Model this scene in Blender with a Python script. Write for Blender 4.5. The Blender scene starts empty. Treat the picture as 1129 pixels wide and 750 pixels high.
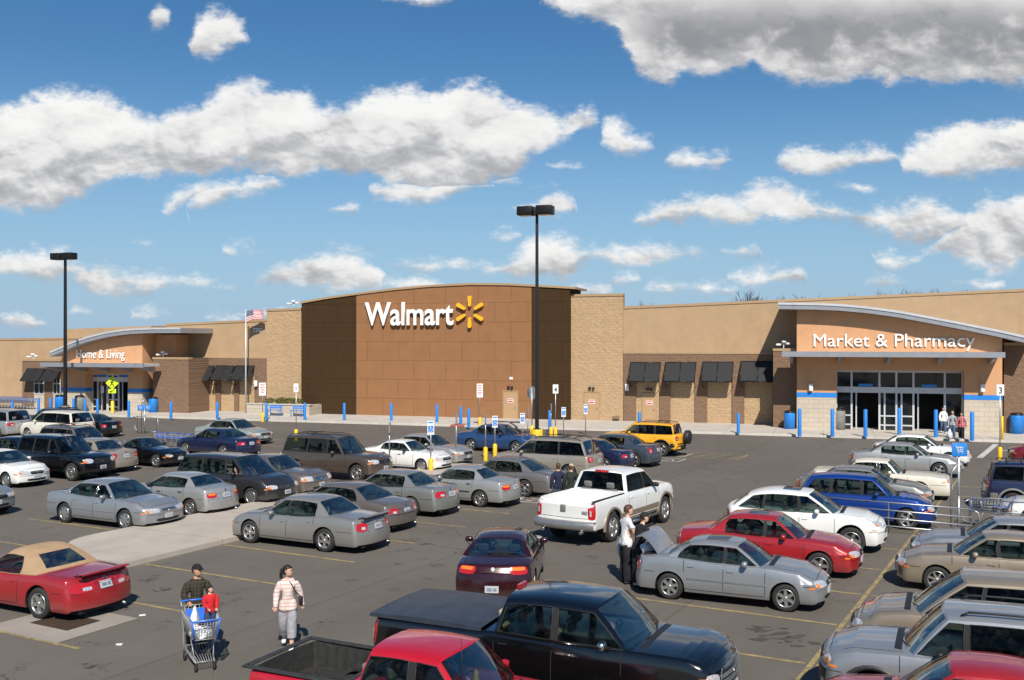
import bpy, bmesh, math, random
from mathutils import Vector, Matrix
from mathutils.bvhtree import BVHTree
random.seed(11)
R = math.radians
SC = bpy.context.scene
COL = SC.collection
F = 1100.0; HC = 6.0; CX = 564.5; CY = 375.0     # focal length in photo pixels, camera height

def gp(px, py):                       # ground point seen at a photo pixel
    s = (py-CY)/HC
    return Vector(((px-CX)/s, F/s, 0))

# ------------------------------------------------------------ object helpers
def tag(o, label=None, cat=None, group=None, kind=None):
    if label: o['label'] = label
    if cat: o['category'] = cat
    if group: o['group'] = group
    if kind: o['kind'] = kind
    return o
def empty(name, loc=(0,0,0), rz=0, parent=None):
    o = bpy.data.objects.new(name, None); COL.objects.link(o)
    o.location = loc; o.rotation_euler = (0,0,rz); o.empty_display_size = .3
    if parent: o.parent = parent
    return o
def thing(name, label, cat, loc=(0,0,0), rz=0, group=None):
    return tag(empty(name, loc, rz), label, cat, group)

class MB:
    def __init__(s): s.v=[]; s.f=[]; s.m=[]; s.sm=[]
    def face(s, idx, m=0, sm=False): s.f.append(tuple(idx)); s.m.append(m); s.sm.append(sm)
    def add(s, vs, fs, m=0, sm=False):
        b=len(s.v); s.v.extend(tuple(v) for v in vs)
        for f in fs: s.face([b+i for i in f], m, sm)
        return b
    def box(s, c, d, m=0, rot=None, taper=1.0):
        x,y,z=[q/2 for q in d]; t=taper
        vs=[Vector(p) for p in ((-x,-y,-z),(x,-y,-z),(x,y,-z),(-x,y,-z),(-x*t,-y*t,z),(x*t,-y*t,z),(x*t,y*t,z),(-x*t,y*t,z))]
        if rot is not None: vs=[rot@v for v in vs]
        c=Vector(c); vs=[v+c for v in vs]
        s.add(vs, [(0,3,2,1),(4,5,6,7),(0,1,5,4),(1,2,6,5),(2,3,7,6),(3,0,4,7)], m)
    def bx(s, a, b, m=0):
        s.box([(p+q)/2 for p,q in zip(a,b)], [abs(q-p) for p,q in zip(a,b)], m)
    def rbox(s, c, d, r=.03, m=0, rot=None):      # box with rounded vertical section corners on all edges (bevelled)
        bm=bmesh.new(); bmesh.ops.create_cube(bm,size=1)
        for v in bm.verts: v.co=Vector((v.co.x*d[0],v.co.y*d[1],v.co.z*d[2]))
        bmesh.ops.bevel(bm,geom=bm.edges[:],offset=min(r,min(d)*.45),segments=2,profile=.5,affect='EDGES')
        c=Vector(c); bm.verts.index_update()
        vs=[(rot@v.co if rot is not None else v.co.copy())+c for v in bm.verts]
        s.add(vs,[[v.index for v in f.verts] for f in bm.faces],m,True); bm.free()
    def tube(s, pts, r, n=8, m=0, closed=False, r2=None):
        pts=[Vector(p) for p in pts]; N=len(pts); rings=[]; up=None
        for i,p in enumerate(pts):
            if closed: d=(pts[(i+1)%N]-pts[i-1])
            else: d=(pts[min(i+1,N-1)]-pts[max(i-1,0)])
            d=d.normalized()
            if up is None:
                up=Vector((0,0,1)) if abs(d.z)<.9 else Vector((1,0,0))
            a=d.cross(up)
            if a.length<1e-4: a=d.cross(Vector((0,1,0)))
            a.normalize(); b=a.cross(d).normalized(); up=b
            rr=r if r2 is None else r+(r2-r)*i/(N-1)
            rings.append([p+(a*math.cos(2*math.pi*k/n)+b*math.sin(2*math.pi*k/n))*rr for k in range(n)])
        base=len(s.v)
        for q in rings: s.v.extend(tuple(v) for v in q)
        for i in range(N if closed else N-1):
            j=(i+1)%N
            for k in range(n):
                l=(k+1)%n; s.face((base+i*n+k,base+i*n+l,base+j*n+l,base+j*n+k),m,True)
        if not closed:
            s.face([base+k for k in range(n)][::-1],m); s.face([base+(N-1)*n+k for k in range(n)],m)
    def cyl(s, p, r, h, n=20, m=0, r2=None, sm=True):
        s.lathe(p,[(0,0),(r,0),(r if r2 is None else r2,h),(0,h)],n,m,sm)
    def lathe(s, p, prof, n=20, m=0, sm=True, mat=None):
        base=len(s.v); p=Vector(p)
        for (r,z) in prof:
            for k in range(n):
                a=2*math.pi*k/n; q=Vector((r*math.cos(a),r*math.sin(a),z))
                if mat is not None: q=mat@q
                s.v.append(tuple(p+q))
        for i in range(len(prof)-1):
            flat = abs(prof[i][1]-prof[i+1][1])<1e-6
            for k in range(n):
                l=(k+1)%n; s.face((base+i*n+k,base+i*n+l,base+(i+1)*n+l,base+(i+1)*n+k),m,sm and not flat)
    def prism(s, poly, a, b, m=0, fr=None):        # poly of (p,q), from depth a to b; fr maps (p,q,depth)->xyz
        n=len(poly); fr=fr or (lambda p,q,d:(p,q,d))
        vs=[fr(p,q,a) for p,q in poly]+[fr(p,q,b) for p,q in poly]
        s.add(vs,[list(range(n))[::-1],[n+i for i in range(n)]]+[(i,(i+1)%n,n+(i+1)%n,n+i) for i in range(n)],m)
    def grid(s, rows, m=0, sm=True, flip=False):
        nr=len(rows); nc=len(rows[0]); base=len(s.v)
        for r in rows: s.v.extend(tuple(p) for p in r)
        for i in range(nr-1):
            for j in range(nc-1):
                q=(base+i*nc+j,base+i*nc+j+1,base+(i+1)*nc+j+1,base+(i+1)*nc+j)
                s.face(q[::-1] if flip else q,m,sm)
    def build(s, name, mats, parent=None, weld=False, sharp=None, loc=None):
        me=bpy.data.meshes.new(name); me.from_pydata(s.v,[],s.f)
        if not isinstance(mats,(list,tuple)): mats=[mats]
        for q in mats: me.materials.append(q)
        me.polygons.foreach_set('material_index',s.m); me.polygons.foreach_set('use_smooth',s.sm)
        if weld:
            bm=bmesh.new(); bm.from_mesh(me); bmesh.ops.remove_doubles(bm,verts=bm.verts,dist=.0006)
            bmesh.ops.recalc_face_normals(bm,faces=bm.faces); bm.to_mesh(me); bm.free()
        if sharp: me.set_sharp_from_angle(angle=R(sharp))
        me.update()
        o=bpy.data.objects.new(name,me); COL.objects.link(o)
        if parent: o.parent=parent
        if loc: o.location=loc
        return o

def copy_tree(o, parent=None):
    c=o.copy(); COL.objects.link(c); c.parent=parent
    for ch in list(o.children): copy_tree(ch,c)
    return c

# ------------------------------------------------------------ materials
class N:                                   # tiny node-graph helper
    def __init__(s, tree): s.t=tree; s.L=tree.links
    def n(s, typ, **kw):
        q=s.t.nodes.new(typ)
        for k,v in kw.items():
            if k.startswith('i_'): q.inputs[int(k[2:]) if k[2:].isdigit() else k[2:].replace('_',' ')].default_value=v
            else: setattr(q,k,v)
        return q
    def set(s, sock, v):
        if isinstance(v, bpy.types.NodeSocket): s.L.new(v,sock)
        else: sock.default_value=v
    def m(s, op, a, b=0.0, c=0.0, clamp=False):
        q=s.t.nodes.new('ShaderNodeMath'); q.operation=op; q.use_clamp=clamp
        s.set(q.inputs[0],a); s.set(q.inputs[1],b); s.set(q.inputs[2],c); return q.outputs[0]
    def vm(s, op, a, b=(0,0,0), c=(0,0,0)):
        q=s.t.nodes.new('ShaderNodeVectorMath'); q.operation=op
        s.set(q.inputs[0],a)
        if op=='SCALE': s.set(q.inputs[3],b)
        else:
            s.set(q.inputs[1],b)
            if op=='MULTIPLY_ADD': s.set(q.inputs[2],c)
        return q.outputs['Value'] if op in('LENGTH','DOT_PRODUCT') else q.outputs[0]
    def noise(s, vec, scale, detail=4, rough=.55, dist=0.0):
        q=s.t.nodes.new('ShaderNodeTexNoise'); s.set(q.inputs['Vector'],vec)
        q.inputs['Scale'].default_value=scale; q.inputs['Detail'].default_value=detail; q.inputs['Roughness'].default_value=rough
        q.inputs['Distortion'].default_value=dist; return q.outputs[0]
    def ramp(s, f, stops):
        q=s.t.nodes.new('ShaderNodeValToRGB'); s.set(q.inputs[0],f); e=q.color_ramp.elements
        while len(e)<len(stops): e.new(.5)
        for el,(p,c) in zip(e,stops): el.position=p; el.color=(*c,1) if len(c)==3 else c
        return q.outputs[0]
    def mix(s, f, a, b):
        q=s.t.nodes.new('ShaderNodeMix'); q.data_type='RGBA'; s.set(q.inputs[0],f); s.set(q.inputs[6],a if isinstance(a,bpy.types.NodeSocket) else (*a,1)); s.set(q.inputs[7],b if isinstance(b,bpy.types.NodeSocket) else (*b,1)); return q.outputs[2]
    def ss(s, x, a, b):                     # smoothstep
        q=s.t.nodes.new('ShaderNodeMapRange'); q.interpolation_type='SMOOTHSTEP'; s.set(q.inputs[0],x); q.inputs[1].default_value=a; q.inputs[2].default_value=b; return q.outputs[0]
    def pos(s): return s.t.nodes.new('ShaderNodeTexCoord').outputs['Object']
    def bump(s, h, strength=.3, dist=.01):
        q=s.t.nodes.new('ShaderNodeBump'); s.set(q.inputs['Height'],h); q.inputs['Strength'].default_value=strength; q.inputs['Distance'].default_value=dist; return q.outputs[0]

def newmat(name):
    m=bpy.data.materials.new(name); m.use_nodes=True; g=N(m.node_tree); b=m.node_tree.nodes['Principled BSDF']; return m,g,b
_mc={}
def mat(name, c, rough=.6, metal=0.0, var=.08, scale=6.0, bump=0.0, coat=0.0, spec=.5, emit=None):
    key=(name,)
    if key in _mc: return _mc[key]
    m,g,b=newmat(name); p=g.pos()
    if var:
        f=g.noise(p,scale,5,.6); lo=tuple(x*(1-var) for x in c); hi=tuple(min(1,x*(1+var)) for x in c)
        g.set(b.inputs['Base Color'],g.ramp(f,[(.3,lo),(.7,hi)]))
    else: b.inputs['Base Color'].default_value=(*c,1)
    b.inputs['Roughness'].default_value=rough; b.inputs['Metallic'].default_value=metal
    b.inputs['Coat Weight'].default_value=coat; b.inputs['Coat Roughness'].default_value=.04
    b.inputs['Specular IOR Level'].default_value=spec
    if bump: g.set(b.inputs['Normal'],g.bump(g.noise(p,scale*5,5,.6),bump,.02))
    _mc[key]=m; return m

M={}
M['black']=mat('black_plastic',(.012,.012,.013),.55,var=.2,scale=20)
M['rubber']=mat('tyre_rubber',(.022,.021,.020),.85,var=.35,scale=14,bump=.2)
M['alloy']=mat('alloy_wheel',(.55,.55,.54),.32,.85,var=.08,scale=20)
M['chrome']=mat('chrome',(.60,.59,.57),.24,1.0,var=0)
M['bumperchrome']=mat('worn_chrome',(.42,.41,.39),.34,.75,var=.1,scale=5)
M['steel']=mat('galvanised_steel',(.42,.43,.44),.4,.8,var=.15,scale=9)
M['darkmetal']=mat('black_painted_metal',(.012,.011,.011),.4,.2,var=.25,scale=8)
M['plate']=mat('number_plate',(.62,.66,.70),.4,var=.05,scale=30)
M['inkblue']=mat('ink_blue',(.05,.10,.25),.6,var=.1)
M['cloth_dark']=mat('seat_cloth_dark',(.03,.03,.032),.9,var=.3,scale=40)
M['cloth_grey']=mat('seat_cloth_grey',(.13,.13,.125),.9,var=.2,scale=40)
M['cloth_tan']=mat('seat_leather_tan',(.36,.28,.17),.6,var=.12,scale=20)
M['amber']=mat('amber_lens',(.75,.20,.02),.15,var=.1,coat=1)
M['redlens']=mat('red_lens',(.42,.012,.012),.12,var=.25,scale=30,coat=1)
M['white']=mat('white_paint',(.78,.78,.76),.5,var=.05,scale=4)
M['blue']=mat('blue_paint',(.018,.20,.60),.45,var=.14,scale=5)
M['yellow']=mat('yellow_paint',(.80,.50,.02),.5,var=.15,scale=6,bump=.1)
M['concrete']=None
SUN_E=5.0; SKY_S=.076; CLOUD_S=.88; EXPO=0.22; SKY_DUST=.05; SKY_OZ=2.5; SKY_SAT=1.30
CLOUDS=[
(243,36,24,26),(228,57,16,9),(258,40,16,14),(175,22,10,15),(470,-1,48,7),(628,185,26,10),(643,136,16,12),(612,150,14,12),(690,162,28,13),(676,142,10,10),(636,101,10,4),
(44,290,48,15),(100,297,30,9),(15,297,24,8),(157,271,15,9),(275,276,26,6),(130,318,44,10),(165,312,60,14),(205,308,30,10),(235,316,30,9),(330,302,50,15),(360,294,48,20),(400,302,24,10),(350,316,70,6),(455,313,38,7),(470,290,60,4),(545,298,52,9),(590,302,44,13),(520,290,60,4),
(560,262,16,5),(585,232,16,7),(613,226,16,12),
(773,178,34,13),(888,180,30,17),(905,170,16,8),(925,184,16,7),(948,175,26,9),(965,172,22,8),(945,208,28,10),(1060,172,60,30),(1090,160,60,30),(1128,165,50,34),(1030,186,34,10),
(1085,248,40,22),(1110,240,50,26),(1150,248,50,30),(615,276,36,16),(645,282,40,12),(690,286,48,10),(740,281,34,12),(815,277,22,7),(990,290,28,10),(1015,287,24,6),(1100,295,30,7),(835,307,28,9),(860,303,24,9),(745,320,30,9),(782,322,26,6),(985,313,34,7),(1075,312,30,7),(685,308,20,5),(650,318,20,6),(1085,284,30,10),(1050,276,40,8),
(20,350,16,5),(170,350,24,5),(95,344,20,4),(30,357,20,4),(60,310,16,3),(245,352,20,4),(290,345,24,4),(700,270,20,3),(600,206,16,4),(560,200,24,4),(375,232,18,3)]
POLYS=[[(-150,100,235),(0,104,232),(25,101,238),(50,99,236),(85,99,226),(110,99,212),(130,110,206),(160,121,208),(182,120,204),(198,110,196),(228,97,194),(255,92,192),(275,89,192),(300,88,196),(322,92,198),(342,103,196),(352,115,190),(375,107,192),(400,103,200),(425,100,208),(450,92,214),(480,88,216),(505,84,214),(525,84,210),(545,97,202),(562,111,194),(585,116,182),(608,124,172),(630,128,160),(648,132,138)],
[(404,196,205),(412,192,222),(440,192,230),(470,196,229),(500,198,220),(528,200,210),(545,202,206)],
[(176,232,236),(186,218,236),(200,208,228),(215,204,222),(235,200,214)],[(205,228,232),(215,212,232),(232,204,228),(250,198,222),(275,192,222),(300,192,214),(318,196,206)],
[(598,-5,2),(620,-15,18),(650,-25,28),(680,-25,38),(694,-25,58),(705,-25,82),(735,-25,98),(765,-25,92),(800,-25,90),(824,-25,80),(834,-25,72),(846,-25,90),(870,-25,99),(900,-25,104),(940,-25,97),(1000,-25,99),(1060,-25,92),(1090,-25,97),(1129,-25,106),(1280,-25,112)],
[(694,240,244),(708,226,248),(740,209,251),(765,203,253),(800,204,256),(820,211,254),(840,199,251),(870,203,249),(900,213,248),(930,221,246),(958,227,256),(985,217,264),(1010,213,272),(1040,215,273),(1066,224,270),(1082,240,262)]]
# ------------------------------------------------------------ camera, sun, sky
cam=bpy.data.cameras.new('camera'); camo=bpy.data.objects.new('camera',cam); COL.objects.link(camo)
camo.location=(0,0,HC); camo.rotation_euler=(R(90),0,0); cam.lens=36*F/1129; cam.sensor_width=36; cam.clip_end=6000; cam.clip_start=.1
SC.camera=camo
sun=bpy.data.lights.new('sun','SUN'); sun.energy=SUN_E; sun.angle=R(.55); sun.color=(1,.94,.85)
suno=bpy.data.objects.new('sun',sun); COL.objects.link(suno)
sd=Vector((.12,-1,0)).normalized(); EL=R(44)
to_sun=Vector((sd.x*math.cos(EL),sd.y*math.cos(EL),math.sin(EL)))
suno.rotation_euler=to_sun.to_track_quat('Z','Y').to_euler()
w=bpy.data.worlds.new('World'); SC.world=w; w.use_nodes=True; wt=w.node_tree; wt.nodes.clear(); g=N(wt)
sky=g.n('ShaderNodeTexSky',sky_type='NISHITA',sun_disc=False,sun_elevation=EL,sun_rotation=math.atan2(to_sun.x,to_sun.y),altitude=200,air_density=1.0,dust_density=SKY_DUST,ozone_density=SKY_OZ)
d=g.n('ShaderNodeTexCoord').outputs['Generated']
sp=g.n('ShaderNodeSeparateXYZ'); g.set(sp.inputs[0],d)
ys=g.m('MAXIMUM',sp.outputs[1],.08)
gx=g.m('MULTIPLY_ADD',g.m('DIVIDE',sp.outputs[0],ys),F/100,CX/100)
gy=g.m('MULTIPLY_ADD',g.m('DIVIDE',sp.outputs[2],ys),-F/100,CY/100)
cb=g.n('ShaderNodeCombineXYZ'); g.set(cb.inputs[0],gx); g.set(cb.inputs[1],gy); P0=cb.outputs[0]
# warp (units of 100 px)
P3=g.vm('MULTIPLY',P0,(1,1.35,1))
wn=g.n('ShaderNodeTexNoise'); g.set(wn.inputs['Vector'],P3); wn.inputs['Scale'].default_value=1.6; wn.inputs['Detail'].default_value=3; wn.inputs['Roughness'].default_value=.5
P1=g.vm('ADD',P0,g.vm('MULTIPLY',g.vm('SUBTRACT',wn.outputs['Color'],(.5,.5,.5)),(.26,.18,0)))
# the clouds' outlines: bands, each with the height of cloud top and base along the horizon
EL_=[(a,b,c*1.04+3,d*1.03+3.2) for a,b,c,d in CLOUDS]
def touch(a,b):
    return ((a[0]-b[0])/(a[2]+b[2]))**2+((a[1]-b[1])/(a[3]+b[3]))**2<.72
comps=[]
for e in EL_:
    hit=[c for c in comps if any(touch(e,q) for q in c)]
    for c in hit: comps.remove(c)
    comps.append(sum(hit,[])+[e])
comps+=[[('poly',p)] for p in POLYS]
ext_=lambda c:(c[0][1][0][0],c[0][1][-1][0]) if c[0][0]=='poly' else (min(e[0]-e[2] for e in c),max(e[0]+e[2] for e in c))
comps.sort(key=lambda c:-(ext_(c)[1]-ext_(c)[0])); bands=[]
for c in comps:
    x0,x1=ext_(c)
    for bd in bands:
        if all(x1+6<q[0] or x0-6>q[1] for q in bd): bd.append((x0,x1,c)); break
    else: bands.append([(x0,x1,c)])
XA,XB=-150.0,1280.0
acc=None; shd=None
sp1=g.n('ShaderNodeSeparateXYZ'); g.set(sp1.inputs[0],P1)
tx=g.m('MULTIPLY_ADD',sp1.outputs[0],100/(XB-XA),-XA/(XB-XA),clamp=True); ty=g.m('MULTIPLY',sp1.outputs[1],100/400)
for bd in bands[:9]:
    pts=[]
    for x0,x1,c in sorted(bd):
        if c[0][0]=='poly':
            L_=c[0][1]; a,b=L_[0],L_[-1]; pts.append((x0-2,(a[1]+a[2])/2+9,(a[1]+a[2])/2-9)); pts+=list(L_); pts.append((x1+2,(b[1]+b[2])/2+9,(b[1]+b[2])/2-9)); continue
        ym=sum(e[1]*e[2] for e in c)/sum(e[2] for e in c); n=max(5,min(16,int((x1-x0)/16)))
        pts.append((x0-2,ym+9,ym-9))
        for i in range(n+1):
            x=x0+(x1-x0)*(.5-.5*math.cos(math.pi*(i+.35)/(n+.7))); t=[]; bo=[]
            for e in c:
                k=1-((x-e[0])/e[2])**2
                if k>0: q=e[3]*math.sqrt(k); t.append(e[1]-q); bo.append(e[1]+q*.72)
            if t: pts.append((x,min(t),max(bo)))
        pts.append((x1+2,ym+9,ym-9))
    cn=g.n('ShaderNodeRGBCurve'); cc=g.n('ShaderNodeCombineXYZ'); g.set(cc.inputs[0],tx); g.set(cc.inputs[1],tx); g.set(cn.inputs['Color'],cc.outputs[0])
    for ch,k in ((0,1),(1,2)):
        cv=cn.mapping.curves[ch]; P=[((p[0]-XA)/(XB-XA),(p[k]+40)/480) for p in pts]
        P=[(0,P[0][1])]+P+[(1,P[-1][1])]
        while len(cv.points)<len(P): cv.points.new(.5,.5)
        for q,(x,y) in zip(cv.points,P): q.location=(min(1,max(0,x)),min(1,max(0,y))); q.handle_type='VECTOR'
    cn.mapping.update()
    so=g.n('ShaderNodeSeparateXYZ'); g.set(so.inputs[0],cn.outputs[0])
    tp=g.m('MULTIPLY_ADD',so.outputs[0],4.8,-.4); bt=g.m('MULTIPLY_ADD',so.outputs[1],4.8,-.4); Y=sp1.outputs[1]
    s1=g.m('SUBTRACT',Y,tp); s2=g.m('MULTIPLY',g.m('SUBTRACT',bt,Y),1.3); sdv=g.m('MINIMUM',s1,s2)
    th=g.m('MAXIMUM',g.m('SUBTRACT',bt,tp),.06); yy=g.m('MULTIPLY_ADD',g.m('DIVIDE',s1,th),2.0,-1.0,clamp=False)
    sdv=g.m('MINIMUM',sdv,.6)
    if acc is None: acc=sdv; shd=yy
    else:
        gt=g.m('GREATER_THAN',sdv,acc)
        mx=g.n('ShaderNodeMix'); mx.data_type='FLOAT'; g.set(mx.inputs[0],gt); g.set(mx.inputs[2],shd); g.set(mx.inputs[3],yy); shd=mx.outputs[0]
        acc=g.m('MAXIMUM',acc,sdv)
PW=g.vm('ADD',P3,g.vm('MULTIPLY',g.vm('SUBTRACT',wn.outputs['Color'],(.5,.5,.5)),(.3,.3,0)))
PF=g.vm('MULTIPLY',P0,(1,1.7,1))
n1=g.noise(PW,2.4,9,.56,.15); n2=g.noise(PF,7.0,8,.6,.2)
fld=g.m('ADD',acc,g.m('MULTIPLY',g.m('SUBTRACT',n1,.5),g.m('MULTIPLY_ADD',g.ss(acc,-.02,.2),.22,.22))); fld=g.m('ADD',fld,g.m('MULTIPLY',g.m('SUBTRACT',n2,.5),.26))
n4=g.noise(PF,18.0,5,.6,.1)
fld=g.m('ADD',g.m('ADD',fld,.022),g.m('MULTIPLY',g.m('SUBTRACT',n4,.5),.09))
thin=g.m('MULTIPLY',g.ss(g.noise(P3,1.1,3,.5),.42,.62),.12)
alpha=g.m('MULTIPLY',g.ss(g.m('SUBTRACT',fld,thin),-.06,.17),.97)
alpha=g.m('POWER',alpha,1.25)
def cl_rel(off,sc,det,vec): 
    a=g.noise(vec,sc,det,.5,.1); b=g.noise(g.vm('ADD',vec,off),sc,det,.5,.1); return g.m('SUBTRACT',a,b)
rel=g.m('ADD',g.m('ADD',g.m('MULTIPLY',cl_rel((.08,-.30,0),1.5,3,PW),2.0),g.m('MULTIPLY',cl_rel((.03,-.12,0),3.6,5,PW),.8)),g.m('MULTIPLY',cl_rel((.015,-.05,0),8.0,6,PF),.55))
mass=g.ss(acc,.05,.55)
sh=g.m('ADD',g.m('MULTIPLY',shd,.66),g.m('MULTIPLY',rel,-1.0)); 
sh=g.m('ADD',sh,g.m('MULTIPLY',mass,.12))
shade=g.ss(sh,-.75,1.25)
ccol=g.ramp(shade,[(0,(.95,.94,.92)),(.40,(.80,.79,.78)),(.70,(.54,.54,.55)),(1,(.36,.365,.385))])
# clouds elsewhere (out of the photo's view): plain fbm deck
n3=g.noise(g.vm('DIVIDE',d,g.vm('MAXIMUM',g.vm('MULTIPLY',d,(0,0,1)),(9,9,.12)) ) if False else g.vm('MULTIPLY',d,(1,1,2.6)),3.2,7,.55,.3)
a3=g.m('MULTIPLY',g.m('MULTIPLY',g.ss(n3,.57,.74),.75),g.ss(sp.outputs[2],0.0,.12))
front=g.ss(sp.outputs[1],.45,.62)
mxa=g.n('ShaderNodeMix'); mxa.data_type='FLOAT'; g.set(mxa.inputs[0],front); g.set(mxa.inputs[2],a3); g.set(mxa.inputs[3],alpha)
bigdark=g.m('MULTIPLY',g.ss(g.m('MULTIPLY_ADD',g.m('SUBTRACT',n1,.5),2.2,gy),1.15,.25),g.ss(gx,6.3,7.6))
ccol=g.mix(g.m('MULTIPLY',bigdark,g.m('MULTIPLY',g.ss(acc,-.05,.6),.9)),ccol,(.27,.27,.285))
skyc=g.n('ShaderNodeHueSaturation'); skyc.inputs['Saturation'].default_value=SKY_SAT; g.set(skyc.inputs['Color'],sky.outputs[0])
hz=g.m('MULTIPLY',g.ss(sp.outputs[2],.27,-.03),.9)
b1=g.n('ShaderNodeBackground'); g.set(b1.inputs[0],g.mix(hz,skyc.outputs[0],tuple(x/SKY_S for x in (.235,.40,.60)))); b1.inputs[1].default_value=SKY_S
b2=g.n('ShaderNodeBackground'); g.set(b2.inputs[0],ccol); b2.inputs[1].default_value=CLOUD_S
ms=g.n('ShaderNodeMixShader'); g.set(ms.inputs[0],mxa.outputs[0]); g.L.new(b1.outputs[0],ms.inputs[1]); g.L.new(b2.outputs[0],ms.inputs[2])
wo=g.n('ShaderNodeOutputWorld'); g.L.new(ms.outputs[0],wo.inputs[0])
w.cycles.sampling_method='MANUAL'; w.cycles.sample_map_resolution=512
vs=SC.view_settings; vs.view_transform='Standard'; vs.look='None'; vs.gamma=1; vs.exposure=EXPO; vs.use_curve_mapping=False
SC.render.engine='CYCLES'

# ------------------------------------------------------------ facade frame
O=Vector((4.3,73.8,0)); U=Vector((.9545,-.298,0)).normalized(); NV=Vector((-U.y*-1*-1,0,0))
NV=Vector((U.y,-U.x,0))               # towards the car park
def W3(u,v,z): p=O+U*u+NV*v; return (p.x,p.y,z)
def fu(px,v=0.0):                      # u of the photo column px on the plane v
    r=(px-CX)/F; A=O+NV*v             # (A+U u).x = r (A+U u).y
    return (r*A.y-A.x)/(U.x-r*U.y)
def fz(px,py,v=0.0):
    u=fu(px,v); y=(O+U*u+NV*v).y
    return HC-(py-CY)*y/F
def vbase(px,py):                      # v offset of a ground point seen at px,py
    return (gp(px,py)-O).dot(NV)

def wallmat(name, kind, c, var=.07):
    m,g,b=newmat(name); p=g.pos()
    uu=g.vm('DOT_PRODUCT',p,tuple(U)); sp=g.n('ShaderNodeSeparateXYZ'); g.set(sp.inputs[0],p)
    cb=g.n('ShaderNodeCombineXYZ'); g.set(cb.inputs[0],uu); g.set(cb.inputs[1],sp.outputs[2]); q=cb.outputs[0]
    n=g.noise(q,1.1,6,.6); nf=g.noise(q,9,6,.65)
    c0=tuple(x*(1-var) for x in c); c1=tuple(x*(1+var) for x in c)
    base=g.ramp(n,[(.3,c0),(.7,c1)])
    # rain streaks and grime: vertical noise
    st=g.noise(g.vm('MULTIPLY',q,(2.2,.10,1)),1.0,4,.6)
    base=g.mix(g.m('MULTIPLY',g.ss(st,.50,.8),.20),base,tuple(x*.6 for x in c))
    def brick(w,h,mort,off=.5):
        t=g.n('ShaderNodeTexBrick'); g.set(t.inputs['Vector'],q); t.offset=off
        t.inputs['Scale'].default_value=1; t.inputs['Brick Width'].default_value=w; t.inputs['Row Height'].default_value=h; t.inputs['Mortar Size'].default_value=mort
        t.inputs['Color1'].default_value=(0,0,0,1); t.inputs['Color2'].default_value=(1,1,1,1); t.inputs['Mortar'].default_value=(.5,.5,.5,1); t.inputs['Mortar Smooth'].default_value=.2
        return t
    if kind=='rock':
        t=brick(.41,.203,.006)
        cell=t.outputs['Color']; base=g.mix(g.m('MULTIPLY',cell,.15),base,tuple(x*.80 for x in c))
        base=g.mix(g.m('MULTIPLY',t.outputs['Fac'],.10),base,tuple(x*.55 for x in c))
        # every split-face block is tilted its own way
        h=g.m('ADD',g.m('MULTIPLY',g.noise(q,3.4,8,.62,.3),1.0),g.m('MULTIPLY',nf,.35))
        h=g.m('SUBTRACT',h,g.m('MULTIPLY',t.outputs['Fac'],.08))
        g.set(b.inputs['Normal'],g.bump(h,.9,.11)); base=g.mix(g.m('MULTIPLY',g.ss(nf,.6,.35),.25),base,tuple(x*.7 for x in c))
    elif kind=='smooth':
        t=brick(.41,.203,.006)
        base=g.mix(g.m('MULTIPLY',t.outputs['Fac'],.22),base,tuple(x*.6 for x in c))
        base=g.mix(g.m('MULTIPLY',t.outputs['Color'],.09),base,tuple(x*.8 for x in c))
        g.set(b.inputs['Normal'],g.bump(g.m('SUBTRACT',g.m('MULTIPLY',nf,.3),t.outputs['Fac']),.3,.006))
    elif kind=='panel':
        t=brick(2.62,1.47,.028)
        base=g.mix(g.m('MULTIPLY',t.outputs['Fac'],.5),base,tuple(x*.42 for x in c))
        base=g.mix(g.m('MULTIPLY',t.outputs['Color'],.12),base,tuple(x*.82 for x in c))
        g.set(b.inputs['Normal'],g.bump(g.m('SUBTRACT',g.m('MULTIPLY',nf,.2),t.outputs['Fac']),.3,.01))
    elif kind=='stone':
        t=brick(.62,.30,.012)
        base=g.mix(g.m('MULTIPLY',t.outputs['Color'],.3),base,tuple(x*.72 for x in c))
        base=g.mix(g.m('MULTIPLY',t.outputs['Fac'],.5),base,tuple(x*.5 for x in c))
        g.set(b.inputs['Normal'],g.bump(g.m('SUBTRACT',nf,t.outputs['Fac']),.5,.03))
    else:
        g.set(b.inputs['Normal'],g.bump(nf,.25,.006))
    g.set(b.inputs['Base Color'],base); b.inputs['Roughness'].default_value=.9; b.inputs['Specular IOR Level'].default_value=.2
    return m
M['tan_rock']=wallmat('tan_split_block','rock',(.475,.328,.19))
M['tan_smooth']=wallmat('tan_smooth_block','smooth',(.415,.285,.168))
M['brown_rock']=wallmat('brown_split_block','rock',(.225,.14,.09))
M['brown_panel']=wallmat('brown_stucco_panel','panel',(.275,.135,.062))
M['dark_panel']=wallmat('dark_brown_stucco_panel','panel',(.050,.026,.010))
M['orange']=wallmat('orange_stucco','stucco',(.56,.305,.16))
M['stone']=wallmat('pale_stone_block','stone',(.52,.45,.36))
M['coping']=mat('tan_metal_coping',(.40,.27,.15),.5,.1,var=.06)
M['greymetal']=mat('grey_metal_panel',(.33,.34,.36),.42,.35,var=.10,scale=2)
M['palemetal']=mat('pale_metal_fascia',(.55,.56,.57),.45,.2,var=.07,scale=2)
M['awning']=mat('black_awning_metal',(.020,.020,.021),.6,0,var=.2,scale=6,spec=.3)
M['doortan']=mat('tan_painted_door',(.42,.27,.145),.5,var=.06)
M['storeglass']=mat('dark_store_glass',(.010,.013,.013),.05,0,var=.2,spec=.7)
M['inside']=mat('dark_interior',(.006,.006,.006),.9,var=.3)
M['letter']=mat('white_letter_face',(.82,.82,.80),.45,var=.03)
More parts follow.
